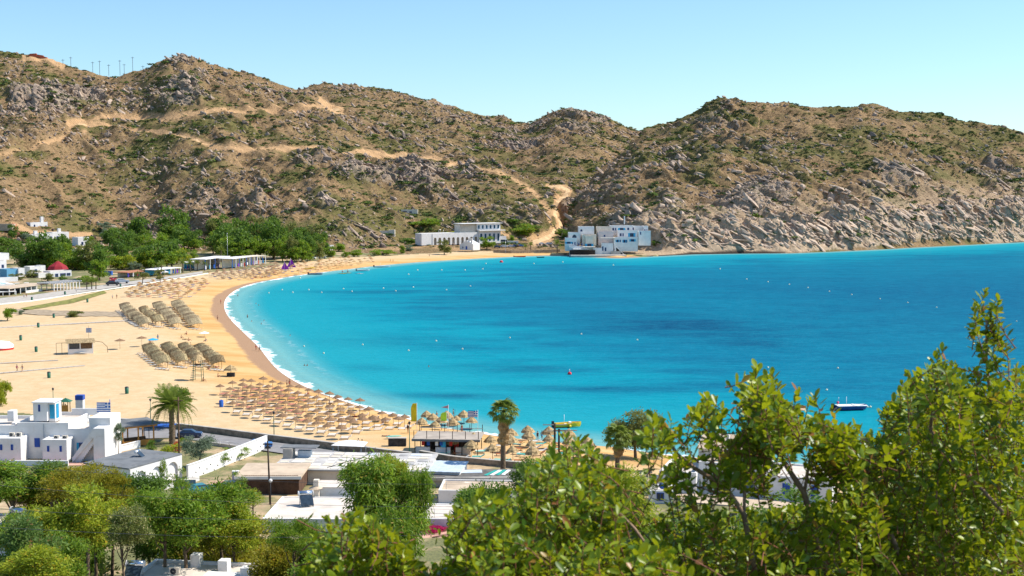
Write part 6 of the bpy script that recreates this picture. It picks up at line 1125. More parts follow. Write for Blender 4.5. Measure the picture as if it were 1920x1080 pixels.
hb(1189, 1206, 424, 440, 17, 26, WHITE); hb(1206.5, 1215, 424, 440, 14, 24, WHITE, [(1208, 434, 2, 4), (1212, 433, 1.6, 3)]); hb(1197, 1220, 433, 452, 8.5, 13.9, WHITE, [(1200, 440, 2, 5)]); hb(1128, 1150, 456, 472, -1, 5.4, WHITE, [(1129, 470, 2.6, 8), (1134, 471, 3, 7)])
hb(1068, 1100, 462, 478, -2.5, 2.9, WHITE, [(1084, 461, 2, 5), (1090, 461, 2, 5)]); hb(1146, 1164, 471, 480, -3.2, -1.1, CONC); hb(1112.5, 1129, 465, 474, -3, 1.7, WHITE)
for q0, q1, r_ in ((1073, 1100, 470), (1090, 1112, 466), (1122, 1148, 451)): b.box('awning', (q0 - 1060) * S, (q1 - 1060) * S, -8 if r_ > 460 else -2, -3 if r_ > 460 else 2, (482 - r_) * S - .2, (482 - r_) * S, WARM if r_ != 470 else WHC)
for q in (1076, 1084, 1092, 1099): b.box('post', (q - 1060) * S, (q - 1060) * S + .25, -7.6, -7.3, -1.5, 4.2, DKWOOD)
b.box('terrace', (1068 - 1060) * S, (1165 - 1060) * S, -14.5, -3.21, -2.5, .7, CONC); b.box('dark_bar', 7 * S, 52 * S, -5, -3.3, .7, 3.6, DKWOOD); b.box('chimney', 108 * S, 110 * S, 20, 20.8, 20, 25.5, WHITE)
for k in range(8): MB().add([((1148 + k * 1.6 - 1060) * S, -1.2, 5.6 - k * .62), ((1152 + k * 1.6 - 1060) * S, -1.2, 5.6 - k * .62), ((1152 + k * 1.6 - 1060) * S, -.3, 5.6 - k * .62), ((1148 + k * 1.6 - 1060) * S, -.3, 5.6 - k * .62), ((1148 + k * 1.6 - 1060) * S, -1.2, 0), ((1152 + k * 1.6 - 1060) * S, -1.2, 0), ((1152 + k * 1.6 - 1060) * S, -.3, 0), ((1148 + k * 1.6 - 1060) * S, -.3, 0)], [(0, 1, 2, 3), (0, 4, 5, 1), (1, 5, 6, 2), (2, 6, 7, 3), (3, 7, 4, 0)]).obj('step', WHITE, b.root)
# hotel with the arcade
b = Bld('arcaded_hotel', 'long white hotel with arched arcade and two-storey block at its right', 'hotel', (811, 437.5), (897, 433.5), 0, 4.3, None, (915, 938)); W = b.W; H = b.H; b.arcade('arcade', 0, W, 0, .4, 0, H, 10, W / 10 * .56, H * .62, WHITE, .3); b.box('wall', 0, W, 2.5, 9, 0, H - .2, WARM); b.box('roof', 0, W, .41, 9, H - .2, H + .02, WHITE); b.box('wall', -9, -.01, .3, 9, 0, H, WHITE)
b.root.location.z = 4.3
for q in (.2, .23, .3): MB().tube([(W * q, 5, H), (W * q + 1, 5, H + 2.5)], .12, 4).obj('antenna', METAL, b.root)
def fb(x0, x1, y0, y1, z0, z1, n, m=WHITE):
    b.body(x0, x1, y0, y1, z0, z1, m, ROOFP, .5, .3)
    for i in range(n): b.win(x0 + (x1 - x0) * (i + .25) / n, z0 + (z1 - z0) * .2, (x1 - x0) / n * .42, (z1 - z0) * .55, 'F', y0, LBLUE)
W2 = W * .62; fb(W + .01, W + W2 * .78, -1, 9, 0, H + 1.2, 5); b.box('balcony', W - 1, W + W2 * .9, -3.2, -1.02, H + .9, H + 1.5, WHITE); fb(W * .97, W + W2 * .8, 0, 9, H + 1.5, H + 6.2, 6); b.box('wall', W * .62, W * .965, 1.5, 9, H + .03, H + 5.9, WARM); b.box('roof_slab', W * .6, W + W2 * .84, -1.5, 9.5, H + 6.2, H + 6.6, WHITE)
b = Bld('hotel_annexe', 'low white annexe stepping down right of the arcaded hotel', 'building', (930, 452), (972, 452), 5.6, 2.5); b.body(0, b.W * .45, 4, 12, 0, b.H * 2.1, WHITE, TERRA); b.body(b.W * .3, b.W, -.1, 3.9, 0, b.H, WHITE); b.win(b.W * .75, .3, 2.6, 1.9, 'F', -.1, TERRA)
b = Bld('chapel', 'small white chapel with gabled end and belfry above the far beach', 'chapel', (862, 460), (887, 461), 6.0, 3.0); W = b.W; MB().poly([(0, 0), (0, 0), (0, 0)], 0, 0) ; P_ = [(0, 0), (W, 0), (W, 4.2), (W * .5, 6.4), (0, 3.4)]
MB().add([(a, 0, z_) for a, z_ in P_] + [(a, 7, z_) for a, z_ in P_], [(0, 1, 2, 3, 4), (9, 8, 7, 6, 5)] + [(i, 5 + i, 5 + (i + 1) % 5, (i + 1) % 5) for i in range(5)]).obj('wall', WHITE, b.root); b.arcade('belfry', W * .6, W * .9, .5, .5, 4.2, 8.0, 1, 1.0, 2.2, WHITE, .1); b.win(W * .45, .3, 1.4, 2.3, 'F', 0, BLUE, name='door'); b.win(W * .2, 1, .9, 1.2, 'F', 0, BLUE)
far('stone_hut', 'small grey and white hut alone on the lower slope', 'hut', (712, 431), (740, 431), 443, [(0, .6, 0, 5, 0, .85), (.602, 1, -.5, 5, 0, 1)], [(.7, .1, 1.4, 2)], None, WARM)
far('hillside_bunker', 'low half-buried building with blue-grey front on the slope', 'building', (752, 393), (783, 393), 400, [(0, 1, 0, 4, 0, 1)], [(.08, .2, 3.5, 1.4), (.5, .2, 2, 1.2)], None, WARM)
far('white_gatehouse', 'small white house at the right end of the green trees', 'house', (611, 460), (626, 460), 470, [(0, 1, 0, 5, 0, 1)], [(.3, .2, 1.2, 1.5)])
# upper left houses
far('hillside_house', 'topmost white cube house on the left slope with tall chimney', 'house', (57, 417), (91, 417), 431, [(0, .42, 0, 9, 0, 1), (.422, 1, 1.5, 9, 0, 1), (.66, .8, 2, 4, 1.003, 1.7)], [(.18, .4, 1.2, 1.8), (.55, .1, 1.4, 2.6, 'F', 1.5), (.85, .1, 1.4, 2.6, 'F', 1.5)])
far('hillside_house', 'stepped white terrace houses just below the topmost cube house', 'house', (60, 438), (129, 433), 451, [(0, .2, 0, 9, 0, .85), (.202, .55, -.8, 9, 0, 1), (.552, 1, 0, 9, 0, 1.1), (.75, .82, 2, 4, 1.103, 1.6), (.12, .2, 3, 5, .86, 1.35)], [(.26, .1, 1.6, 2.4, 'F', -.8), (.46, .1, 1.6, 2.4, 'F', -.8), (.66, .1, 1.6, 2.4), (.85, .1, 1.6, 2.4)])
far('hillside_house', 'white house with broken front among trees right of the terrace houses', 'house', (146, 445), (167, 445), 462, [(0, 1, 0, 8, 0, 1)], [(.3, .2, 1.5, 2)]); far('walled_house', 'low grey-roofed house with red fence among the left trees', 'house', (140, 466), (157, 466), 475, [(0, 1, 0, 5, 0, 1)], [(.3, .2, 1.5, 1.2, 'F', 0, RED)], None, WARM)
far('cliff_ruin', 'pale terraced walls cut off at the left edge below the hill', 'building', (-30, 420), (22, 417), 432, [(0, 1, 0, 8, 0, 1)], [], None, BEIGE); e = empty('red_earth_wall', hit(26, 432), .2, 'rust-red sloping wall beside the pale terraces', 'wall')
MB().add([(-1, 0, 6), (2, 0, 5), (3.5, -6, 0), (9, -14, -7), (6.5, -14, -8), (1, -6, -2), (-1, .6, 6), (2, .6, 5), (3.5, -5.4, 0), (9, -13.4, -7), (6.5, -13.4, -8), (1, -5.4, -2)], [(0, 5, 2, 1), (5, 4, 3, 2), (6, 7, 8, 11), (11, 8, 9, 10), (0, 1, 7, 6), (1, 2, 8, 7), (2, 3, 9, 8), (3, 4, 10, 9), (4, 5, 11, 10), (5, 0, 6, 11)]).obj('wall', TERRA, e)
far('village_house', 'white two-storey house at the left edge with light blue annexe', 'house', (-40, 490), (12, 490), 521, [(0, 1, 0, 9, 0, 1), (.5, 1.18, 2, 9, 1.003, 1.4)], [(.82, .55, 1.2, 1.6), (.6, .15, 1.6, 2.2, 'F', 0, TERRA)])
far('village_house', 'pale blue fronted annexe of the two-storey house at left', 'house', (12.5, 505), (34, 505), 522, [(0, 1, 0, 7, 0, 1)], [(.75, .2, 1.0, 1.2)], None, mat('sky_blue_wall', (.13, .36, .55), .9, .05)); far('village_house', 'white block joined to the right of the pale blue front', 'house', (34.5, 503), (46, 503), 521, [(0, 1, 0, 6, 0, 1)], [(.3, .3, 1.0, 1.1)])
far('village_house', 'small white cube house with one blue window below the trees', 'house', (56, 500), (87, 499), 515, [(0, .7, 0, 6, 0, 1), (.702, 1, 1, 6, 0, 1.05)], [(.28, .3, 1.3, 1.6)]); far('village_house', 'white house with brown awning roof before the red canopy', 'house', (72, 510), (134, 508), 521, [(0, .35, 0, 6, 0, .85), (.352, 1, 0, 7, 0, 1)], [(.5, .1, 1.6, 1.6), (.65, .2, 3, 1.3), (.85, .2, 2, 1.3)], None, None, None, TERRA)
rt = empty('red_canopy', hit(109, 512), 0, 'pointed dark red canopy in front of the grove', 'canopy'); MB().lathe([(5.5, 2.0), (4.5, 3.6), (.3, 6.2)], 8, sm=False).obj('cloth', mat('dark_red_canvas', (.30, .02, .03)), rt)
MB().tube([(0, 0, 0), (0, 0, 6)], .15, 5).obj('post', WOOD, rt)
# restaurants along the promenade at left
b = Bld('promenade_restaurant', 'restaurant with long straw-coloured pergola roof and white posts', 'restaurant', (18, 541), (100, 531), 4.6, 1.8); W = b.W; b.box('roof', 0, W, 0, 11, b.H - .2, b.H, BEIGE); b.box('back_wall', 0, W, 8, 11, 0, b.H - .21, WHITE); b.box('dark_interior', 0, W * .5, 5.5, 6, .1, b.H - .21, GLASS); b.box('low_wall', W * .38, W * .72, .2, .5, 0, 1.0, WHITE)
for i in range(9): b.box('post', W * i / 8.2, W * i / 8.2 + .3, .2, .5, 0, b.H - .21, WHITE)
b = Bld('pergola', 'long white slatted pergola running right from the restaurant', 'pergola', (101, 532), (150, 527), 5.2, 2.0); W = b.W
for i in range(9): b.box('post', W * i / 8.2, W * i / 8.2 + .3, 0, .3, 0, b.H, WHITE); b.box('cross_beam', W * i / 8.2, W * i / 8.2 + .25, -1, 9, b.H + .002, b.H + .3, WHITE)
b.box('roof', 0, W, 3, 9, b.H - .3, b.H - .01, BEIGE)
b = Bld('swimming_pool_terrace', 'pool terrace with white wall and turquoise pool at the left edge', 'pool', (-60, 535), (28, 531), 3.6, 2.4); W = b.W; b.box('terrace', 0, W, 0, 16, 0, .9, WHITE); b.box('pool_water', 2, W - 2, 2, 13, .91, .96, mat('pool_water_surface', (.02, .42, .45), .1)); b.box('wall', W * .6, W + 6, 15, 15.4, .92, 3.0, WHITE)
for i in range(6): b.box('parasol_bed', 4 + i * 4, 6 + i * 4, .6, 1.6, .97, 1.2, WHC)
b = Bld('pavilion', 'small white open pavilion at the left edge of the promenade', 'pavilion', (-20, 548), (31, 546), 3.4, 1.8); W = b.W; b.box('roof', 0, W, 0, 8, b.H - .2, b.H, WHITE)
for i in range(5): b.box('post', W * i / 4.1, W * i / 4.1 + .25, .1, .35, 0, b.H - .21, WHITE)
strip('promenade', [(-60, 565), (60, 554), (150, 541), (230, 530), (300, 521), (380, 509)], [(-60, 577), (60, 564), (150, 549), (230, 537), (300, 526), (380, 513)], CONC, dz=.02)
wall_line('promenade_wall', 'low white wall between promenade and upper sand', [(-60, 578), (60, 565), (150, 551), (230, 539), (300, 528), (390, 513)], .55, .35, WHITE)
# white awnings behind the crowded umbrellas
for k, (a, c_, q, d_, zt, m, lb_) in enumerate(((350, 498, 384, 497, 6, WHC, 'white awning roof behind the palms, first from left'), (385, 492, 432, 486, 8, WHITE, 'wide white sloping awning roof, second from left'), (436, 491, 470, 487, 7.5, WHITE, 'white frame pergola bar, third from left'), (471, 487, 499, 485, 7, WARM, 'cream bar with coloured posters, fourth from left'), (240, 517, 292, 512, 4.5, TERRA, 'low red-roofed kiosks behind the two roadside trees'), (293, 512, 340, 507, 5.2, WHITE, 'white kiosks left of the awnings'))):
    b = Bld('beach_cafe', lb_, 'cafe', (a, c_ - 6), (q, d_ - 6), zt, 2.2); W = b.W; b.box('roof', 0, W, 0, 9, b.H - .25, b.H, m); b.box('back_wall', 0, W, 6, 6.3, 0, b.H - .26, LBLUE if k in (0, 5) else WARM)
    for i in range(6): b.box('post', W * i / 5.2, W * i / 5.2 + .3, .1, .4, 0, b.H - .26, WHC if i % 2 else TOWB); b.box('banner', W * (i + .3) / 6, W * (i + .6) / 6, 1, 1.1, .3, 2.2, (RED, WHC, LBLUE, TOWB, PURP, WHC)[(i + k) % 6])
hq = flat(150, 541); um = umbrella('white_parasol', WHC, 2.2, 3.0, .7, 8, 0, False); um.location = flat(309, 519); um['label'] = 'white parasol with pale pole between the roadside trees'; um['category'] = 'umbrella'
um = umbrella('white_parasol', WHC, 2.6, 3.2, .8, 8, 0, False); um.location = flat(405, 503); um['label'] = 'white parasol in front of the wide white awning'; um['category'] = 'umbrella'
lamp('tall thin lamp post above the white awnings', flat(427, 500), 18, METAL, ball=False)
e = empty('blue_container', hit(197, 516), .05, 'bright blue open container beside the grove', 'container'); MB().box(-3.5, 3.5, -1.4, 1.4, 0, 2.0).obj('body', TOWB, e); MB().box(-3.2, 3.2, -1.1, 1.1, 2.01, 2.1).obj('load', DARK, e)
car('parked_car', 'silver car on the promenade right of the dark one', flat(229, 532, .2), .3, CARM['silver'], 'cars on the promenade', 1.5); car('parked_car', 'black car on the promenade left of the silver one', flat(211, 536, .2), .3, CARM['black'], 'cars on the promenade', 1.4)
for k, (a, c_, m, lb_) in enumerate(((352, 504, 'dark_blue', 'dark blue car near the first white awning'), (565, 486, 'white', 'white car, first in the row below the light green trees'), (574, 485, 'silver', 'silver car second in the row below the light green trees'), (585, 485, 'white', 'white car third in the row below the light green trees'), (604, 484, 'silver', 'silver car fourth in the row below the light green trees'), (932, 464, 'dark_blue', 'dark car leftmost in the lower row of the far car park'), (945, 463, 'white', 'white car second in the lower row of the far car park'), (958, 463, 'silver', 'silver car third in the lower row of the far car park'), (966, 462, 'dark_blue', 'dark car fourth in the lower row of the far car park'), (976, 462, 'blue', 'blue car rightmost in the lower row of the far car park'), (974, 448, 'black', 'dark car beside the white annexe'), (1016, 458, 'white', 'white car left in the upper pair of the far car park'), (1029, 458, 'silver', 'silver car right in the upper pair of the far car park'), (1019, 440, 'dark_blue', 'lone dark car on the dirt track'))):
    car('parked_car', lb_, hit(a, c_ + 1) + Vector((0, 0, .1)), R(-.15, .15), CARM[m], 'cars on the far shore', 1.15)
e = empty('bus', hit(937, 457), .05, 'dark-windowed bus parked left in the far car park', 'bus'); MB().box(-5.5, 5.5, -1.4, 1.4, .5, 3.6).obj('body', WHC, e); MB().box(-5.3, 5.3, -1.43, -1.405, 1.7, 3.1).obj('window_band', GLASS, e)
for a in (-3.5, 3.5): w_ = MB().lathe([(.1, -.2), (.5, -.2), (.5, .2), (.1, .2)], 10).obj('wheel', DARK, e); w_.location = (a, -1.2, .5); w_.rotation_euler = (math.pi / 2, 0, 0)
wall_line('far_sea_wall', 'brown stone retaining wall below the far car park', [(925, 473), (960, 473), (1000, 472), (1050, 471)], 2.0, .6, STONE); lamp('thin lamp post on the far beach below the bus', flat(948, 477), 9, METAL, ball=False)
# skyline poles and the red ruin
for k, (a, top, bot) in enumerate(((133, 108, 126), (118, 112, 118), (174, 117, 133), (187, 115, 135), (204, 122, 137), (225, 114, 136), (233, 121, 136), (249, 108, 134), (268, 124, 132))):
    q = atY(a, bot + 2, 1450); hh = (bot - top + 3) * 1450 / F; e = empty('skyline_pole', (q[0], q[1], q[2] - 2), 0, 'thin utility pole on the left skyline, %s from the left' % nth(k), 'utility pole', 'utility poles on the skyline'); MB().tube([(0, 0, 0), (0, 0, hh + 2)], .22, 5).obj('pole', DKWOOD, e); MB().box(-1.8, 1.8, -.15, .15, hh + .7, hh + 1.0).obj('crossarm', DKWOOD, e)
q = atY(66, 104, 1462); e = empty('red_ruin', (q[0], q[1], q[2] - 3), 0, 'rust-red ruined shed on the skyline at top left', 'ruin')
for x0, x1, h0, h1 in ((-13, -6, 2.5, 3.4), (-6, 1, 5, 5.4), (1, 9, 4.4, 3), (9, 13, 2, 1)): MB().add([(x0, 0, -2), (x1, 0, -2), (x1, 0, h1), (x0, 0, h0), (x0, 3, -2), (x1, 3, -2), (x1, 3, h1), (x0, 3, h0)], [(0, 1, 2, 3), (5, 4, 7, 6), (3, 2, 6, 7), (0, 3, 7, 4), (1, 5, 6, 2)]).obj('wall', mat('red_iron_oxide', (.52, .13, .07), .9, .2, .5), e)
# ================================================================ THE GROVE AND OTHER FAR TREES
GT = [  # px, py of the crown centre, half width, half height, material, kind words
 (60, 482, 26, 22, LD), (90, 478, 24, 24, LD), (32, 476, 18, 16, LD), (112, 468, 16, 22, LD), (125, 480, 18, 18, LG), (148, 490, 20, 16, LG), (172, 482, 22, 20, LT), (184, 496, 20, 22, LD), (226, 466, 20, 22, LD), (205, 447, 14, 14, LD), (222, 440, 14, 10, LD), (258, 438, 22, 22, LD), (246, 455, 12, 12, LD), (276, 466, 17, 16, LG), (300, 460, 16, 14, LG),
 (325, 428, 28, 24, LD), (345, 446, 20, 16, LD), (302, 478, 22, 20, LD), (322, 476, 22, 20, LD), (265, 484, 16, 14, LD), (365, 452, 15, 14, LD), (395, 436, 12, 14, LT), (410, 430, 20, 16, LD), (420, 452, 24, 22, LD), (448, 438, 20, 22, LD), (455, 460, 24, 22, LD), (480, 432, 18, 18, LT), (488, 455, 22, 24, LD), (510, 434, 16, 16, LD), (514, 455, 22, 24, LD), (540, 440, 17, 16, LT), (546, 458, 20, 20, LD),
 (570, 448, 18, 16, LD), (592, 446, 20, 17, LT), (602, 460, 14, 16, LD), (512, 468, 14, 14, LT), (530, 470, 13, 16, LG), (548, 468, 13, 18, LT), (566, 470, 14, 16, LG), (582, 467, 13, 18, LD), (600, 472, 10, 13, LT), (440, 470, 20, 14, LD), (400, 458, 16, 14, LG), (198, 443, 9, 9, LO), (50, 445, 12, 6, LO), (10, 462, 16, 14, LD), (4, 478, 12, 12, LD), (167, 457, 10, 9, LG), (23, 436, 9, 10, LD), (40, 442, 5, 5, LD), (222, 500, 16, 10, LL), (238, 495, 10, 12, LL), (130, 500, 18, 9, LL), (158, 506, 16, 9, LL), (30, 520, 14, 5, LT), (62, 515, 14, 6, LT), (90, 522, 10, 6, LT), (118, 524, 7, 5, LD), (165, 526, 16, 7, LG), (250, 500, 10, 8, LO), (272, 493, 16, 8, LG), (212, 526, 7, 4, PINKB),
 (620, 474, 12, 8, LG), (635, 466, 12, 6, LG), (647, 478, 6, 5, LG), (664, 476, 14, 6, LG), (717, 474, 20, 5, LG), (755, 469, 6, 7, LG), (766, 466, 8, 5, LO), (833, 465, 12, 10, LT), (850, 449, 30, 8, LL), (815, 447, 20, 6, LG), (838, 443, 16, 5, LD), (874, 441, 14, 6, LG), (915, 434, 14, 12, LD), (913, 457, 14, 9, LG), (938, 446, 6, 5, LO), (958, 449, 6, 5, LG), (960, 420, 20, 8, LD), (985, 432, 22, 9, LG), (1000, 430, 14, 8, LD), (978, 440, 14, 5, LG), (1050, 436, 18, 5, LG), (1062, 441, 10, 7, LD), (1181, 456, 12, 6, LD), (820, 428, 8, 4, LD), (800, 419, 30, 7, LG), (1230, 456, 7, 5, LD), (894, 438, 7, 6, LT), (768, 452, 14, 4, LD)]
extra = []
for (a, c_, hw, hh, m) in list(GT):
    if 40 < a < 620 and hw > 12 and hh > 11: extra.append((a + R(-9, 9), c_ + hh * .55, hw * .85, hh * .62, random.choice((m, LG, LT, LG))))
for q in range(26): extra.append((46 + q * 12.5 + R(-4, 4), 494 - q * .35 + R(-5, 6), R(9, 14), R(8.2, 11), random.choice((LG, LL, LT, LG, LD))))
GT += extra
sp = {id(LD): 'dark green', id(LG): 'mid green', id(LT): 'brownish', id(LL): 'pale lime', id(LO): 'grey-green', id(PINKB): 'pink'}
zone = lambda a, c_: ('before the hill at far left' if a < 60 else 'below the cube houses' if a < 135 else 'left of the big grove' if a < 210 else 'in the big grove' if a < 380 else 'behind the white awnings' if a < 500 else 'at the right end of the grove' if a < 625 else 'above the far sand' if a < 790 else 'around the arcaded hotel' if a < 990 else 'beside the point hotel')
cnt = {}
for k, (a, c_, hw, hh, m) in enumerate(GT):
    foot = c_ + hh * (1.25 if hh > 8 else .9); q = hit(a, min(foot, 506 if a < 500 and foot < 520 else foot)); u = q.y / F; zc = CH + ray(a, c_)[2] * q.y / ray(a, c_)[1]; small = hh < 8; key = (zone(a, c_), sp[id(m)], small); cnt[key] = cnt.get(key, 0) + 1
    lab = '%s %s %s, %s from left' % (sp[id(m)], 'shrub' if small else 'tree', key[0], nth(cnt[key] - 1)); rz_ = hh * u; tree('shrub' if small else 'grove_tree', lab, 'shrub' if small else 'tree', q, hw * u * 1.12, rz_ * 1.22, max(0, zc - q.z - rz_ * .8) if not small else 0, m, 'far', 500 + k, 'trees and shrubs along the far shore', var=k % 7)
for k, (a, c_, hw, hh) in enumerate(((266, 516, 13, 13), (300, 517, 12, 12))): treepx('roadside_tree', ('left one of two round trees beside the promenade', 'right one of two round trees beside the promenade')[k], 'tree', a, c_, hw, hh, flat(a, 534).y, LT, 'bush', 90 + k, dens=.7, group='two round roadside trees')
treepx('lone_olive', 'lone grey-green tree on the slope right of the hillside houses', 'tree', 196, 424, 12, 9, hit(196, 436).y, LO, 'far', 99)
FARP = [(111, 490, 505), (303, 496, 516), (343, 492, 512), (357, 494, 510), (370, 494, 508), (384, 497, 508), (415, 468, 492), (435, 488, 500), (456, 490, 500), (470, 476, 492), (420, 484, 498), (163, 527, 543), (172, 527, 543), (180, 528, 543), (995, 460, 472), (985, 464, 473), (1045, 456, 474)]
KIDS.clear(); dp = date_palm('x', (0, 0, 0), 4.5, 1.0, 26, 'distant_palm', None, 8, .25)
pl = sorted(FARP); locs = [hit(a, c_) for a, t, c_ in pl]; stamp(dp, locs, ['small date palm on the far promenade, %s palm from the left' % nth(i) for i in range(len(pl))], 'date palms along the far shore', [R(0, 6) for _ in pl], [max(.8, (c_ - t + 4) * locs[i].y / F / 5.6) for i, (a, t, c_) in enumerate(pl)])
# ================================================================ TREES OF THE NEAR SLOPE
NT = [('mid-green tree filling the left edge beside the solar heater house', 20, 1000, 40, 34, 100, LG, 'round'), ('leafy crown low behind the lime willow tree', 175, 985, 48, 40, 112, LG, 'round'), ('leafy green crown between the flowering tree and golden pine', 330, 1000, 46, 34, 114, LG, 'droop'), ('yellowish crown at the far lower left', 70, 1060, 60, 36, 80, LL, 'round'), ('green crown left of the bottom rooftop tank', 120, 1072, 40, 30, 92, LG, 'round'), ('mid-green crown between the two golden pines', 392, 985, 48, 34, 120, LG, 'round'), ('green crown right of the fir-like tree', 600, 1030, 52, 38, 104, LG, 'droop'), ('olive crown above the lime tree at left', 70, 930, 44, 30, 136, LP, 'pine'), ('low green crown below the arched house wall', 250, 955, 40, 30, 122, LG, 'round'), ('lime crown below the brown brick front', 395, 938, 40, 26, 140, LL, 'droop'), ('tangled green tree below the white house at the left edge', 30, 897, 62, 32, 132, LG, 'round'), ('grey-green tree right below the house stair', 98, 894, 50, 27, 134, LY, 'round'), ('orange-tinged lime tree in front of the white house', 118, 935, 54, 40, 138, LL, 'round'), ('broad yellow-green pine left of the arched house', 150, 906, 66, 30, 128, LP, 'pine'), ('dark pine crown below the grey roof', 205, 930, 44, 44, 118, LP, 'pine'), ('lime willow-like tree at left centre', 112, 985, 76, 50, 104, LL, 'droop'), ('bright lime tree in the middle of the left slope', 155, 955, 60, 50, 102, LL, 'round'),
      ('dark grey-green tree at the bottom left', 36, 1030, 66, 58, 84, LY, 'round'), ('green drooping tree above the bottom rooftop', 140, 1000, 60, 56, 118, LG, 'droop'), ('tall green tree left of the central rooftop tank', 110, 1040, 46, 40, 92, LG, 'round'), ('cream-flowering tree in the left thicket', 240, 985, 36, 34, 98, leafmat('cream_flowering_foliage', (.10, .14, .03), (.28, .30, .08), (.75, .62, .35)), 'round'), ('dark green tree right of the flowering one', 262, 925, 44, 42, 128, LD, 'round'),
      ('soft green tree below the three arches', 300, 950, 52, 42, 106, LG, 'droop'), ('dense green tree below the pink terrace', 350, 965, 58, 46, 106, LG, 'round'), ('dark shaded tree above the bottom rooftop chimneys', 285, 1000, 52, 36, 116, LD, 'round'), ('feathery green tree left of the pinkish roof', 420, 955, 52, 46, 110, LG, 'round'), ('yellow-green tree beside the dark utility pole', 450, 985, 46, 36, 108, LL, 'round'), ('large golden pine at the bottom centre-left', 440, 1040, 92, 58, 112, LP, 'pine'), ('small golden pine beside the large one', 352, 1022, 36, 26, 118, LP, 'pine'),
      ('fresh green fir-like tree below the pinkish roof', 552, 1006, 48, 34, 100, LG, 'pine'), ('golden-green tree right of the large pine', 530, 1055, 56, 44, 104, LP, 'round'), ('tall central eucalyptus in front of the taverna roof', 700, 915, 74, 62, 120, LG, 'droop'), ('right-hand drooping arm of the central eucalyptus thicket', 775, 930, 34, 56, 119, LG, 'droop'), ('lower drooping eucalyptus beside the pink flowers', 745, 1000, 60, 62, 108, LG, 'droop'), ('upright top of the central eucalyptus', 735, 880, 32, 34, 122, LL, 'droop'),
      ('dark rounded tree right of the pink flowers', 905, 985, 62, 66, 92, LD, 'round'), ('round green tree before the tan terrace house', 905, 940, 48, 28, 118, LG, 'round'), ('dark green tree behind the central bush', 985, 895, 30, 34, 130, LD, 'round'), ('small green tree behind the central bush top', 1030, 880, 30, 24, 126, LG, 'round'), ('lime acacia mass behind the big bush', 1150, 925, 68, 52, 108, LL, 'droop'), ('lime tree lower behind the big bush', 1190, 985, 66, 60, 92, LL, 'droop'), ('silver bush between acacia and white annexe', 1205, 905, 26, 20, 150, LO, 'round'),
      ('small sparse tree in front of the pink terrace', 442, 905, 18, 24, 150, LG, 'airy'), ('thin climbing tree at the corner of the arched house', 306, 885, 9, 26, 165, LG, 'airy'), ('thin tree between glass screen and cars', 338, 900, 22, 22, 150, LG, 'airy'), ('dark leafy tree low behind the right bush', 1500, 1010, 120, 70, 60, LD, 'round'), ('dark leafy tree in the bottom right corner', 1780, 1010, 150, 100, 50, LD, 'round'), ('shaded tree behind the big bush, bottom middle', 1300, 1040, 110, 60, 66, LD, 'round'), ('shaded tree behind the lower central bush', 1050, 1030, 90, 55, 74, LD, 'round'), ('reeds with pale tips beside the utility pole', 470, 930, 26, 14, 150, LL, 'pine'), ('green shrub below the golden tree', 620, 1065, 60, 30, 90, LG, 'round')]
for k, (lb_, a, c_, hw, hh, Y, m, kd) in enumerate(NT):
    nm = 'pine_tree' if kd == 'pine' and m is LP else 'eucalyptus' if 'eucalyptus' in lb_ else 'broadleaf_tree'; treepx(nm, lb_, 'tree', a, c_ + 5, hw * 1.1, hh * 1.22, Y, m, kd, 700 + k, dens=1.1 if hw > 30 else .5)
m_u = leafmat('undergrowth_leaf', (.035, .06, .014), (.14, .17, .035), (.30, .24, .05))
# low undergrowth that covers the slope between the trees
pts = []; 
while len(pts) < 2600:
    Y = R(9, 150); th_ = R(-.46, .52); q = th_ * Y; g = G1(q, Y); a, c_ = proj(q, Y, g)
    if Y > 118 and not (a < 180 and c_ > 905 or 330 < a < 470 and c_ > 930 or 860 < a < 1230 and c_ > 930): continue
    pts.append((q, Y, g))
pts = np.array(pts); k = len(pts); ub = []
for i in range(4): me_, _ = leafcloud('undergrowth', 900 + i, 8, 420, 1, .7, .22, 2.2, 0, .3, .4, .45); ub.append(me_)
s = RNG.uniform(.8, 1.9, k) * np.where((pts[:, 1] > 55) & (pts[:, 0] < -12), 1.5, 1); pts[:, 2] += .3; scatter('undergrowth', pts, np.stack([np.zeros(k), np.zeros(k), RNG.uniform(0, 6.3, k)], 1), np.stack([s, s, s * .9], 1), RNG.uniform(0, 1, k), ub, m_u, 'u')
# overhead wires across the village
for k, (A, B, sag) in enumerate((((-60, 868, 90), (1000, 905, 120), 2.2), ((-60, 905, 80), (1000, 946, 118), 2.4), ((-60, 950, 74), (900, 965, 100), 2.0), ((-60, 985, 70), (860, 1000, 96), 1.6))):
    a, b_ = Vector(atY(*A)), Vector(atY(*B)); P_ = [a.lerp(b_, t) - Vector((0, 0, sag * 4 * t * (1 - t) * .3)) for t in np.linspace(0, 1, 24)]; o = MB().tube([p - a for p in P_], .014, 3).obj('power_line', DARK); o.location = a; tag(o, ('topmost of four thin wires across the village', 'second wire from the top across the village', 'third wire from the top across the village', 'lowest of four thin wires across the village')[k], 'cable', 'overhead wires')
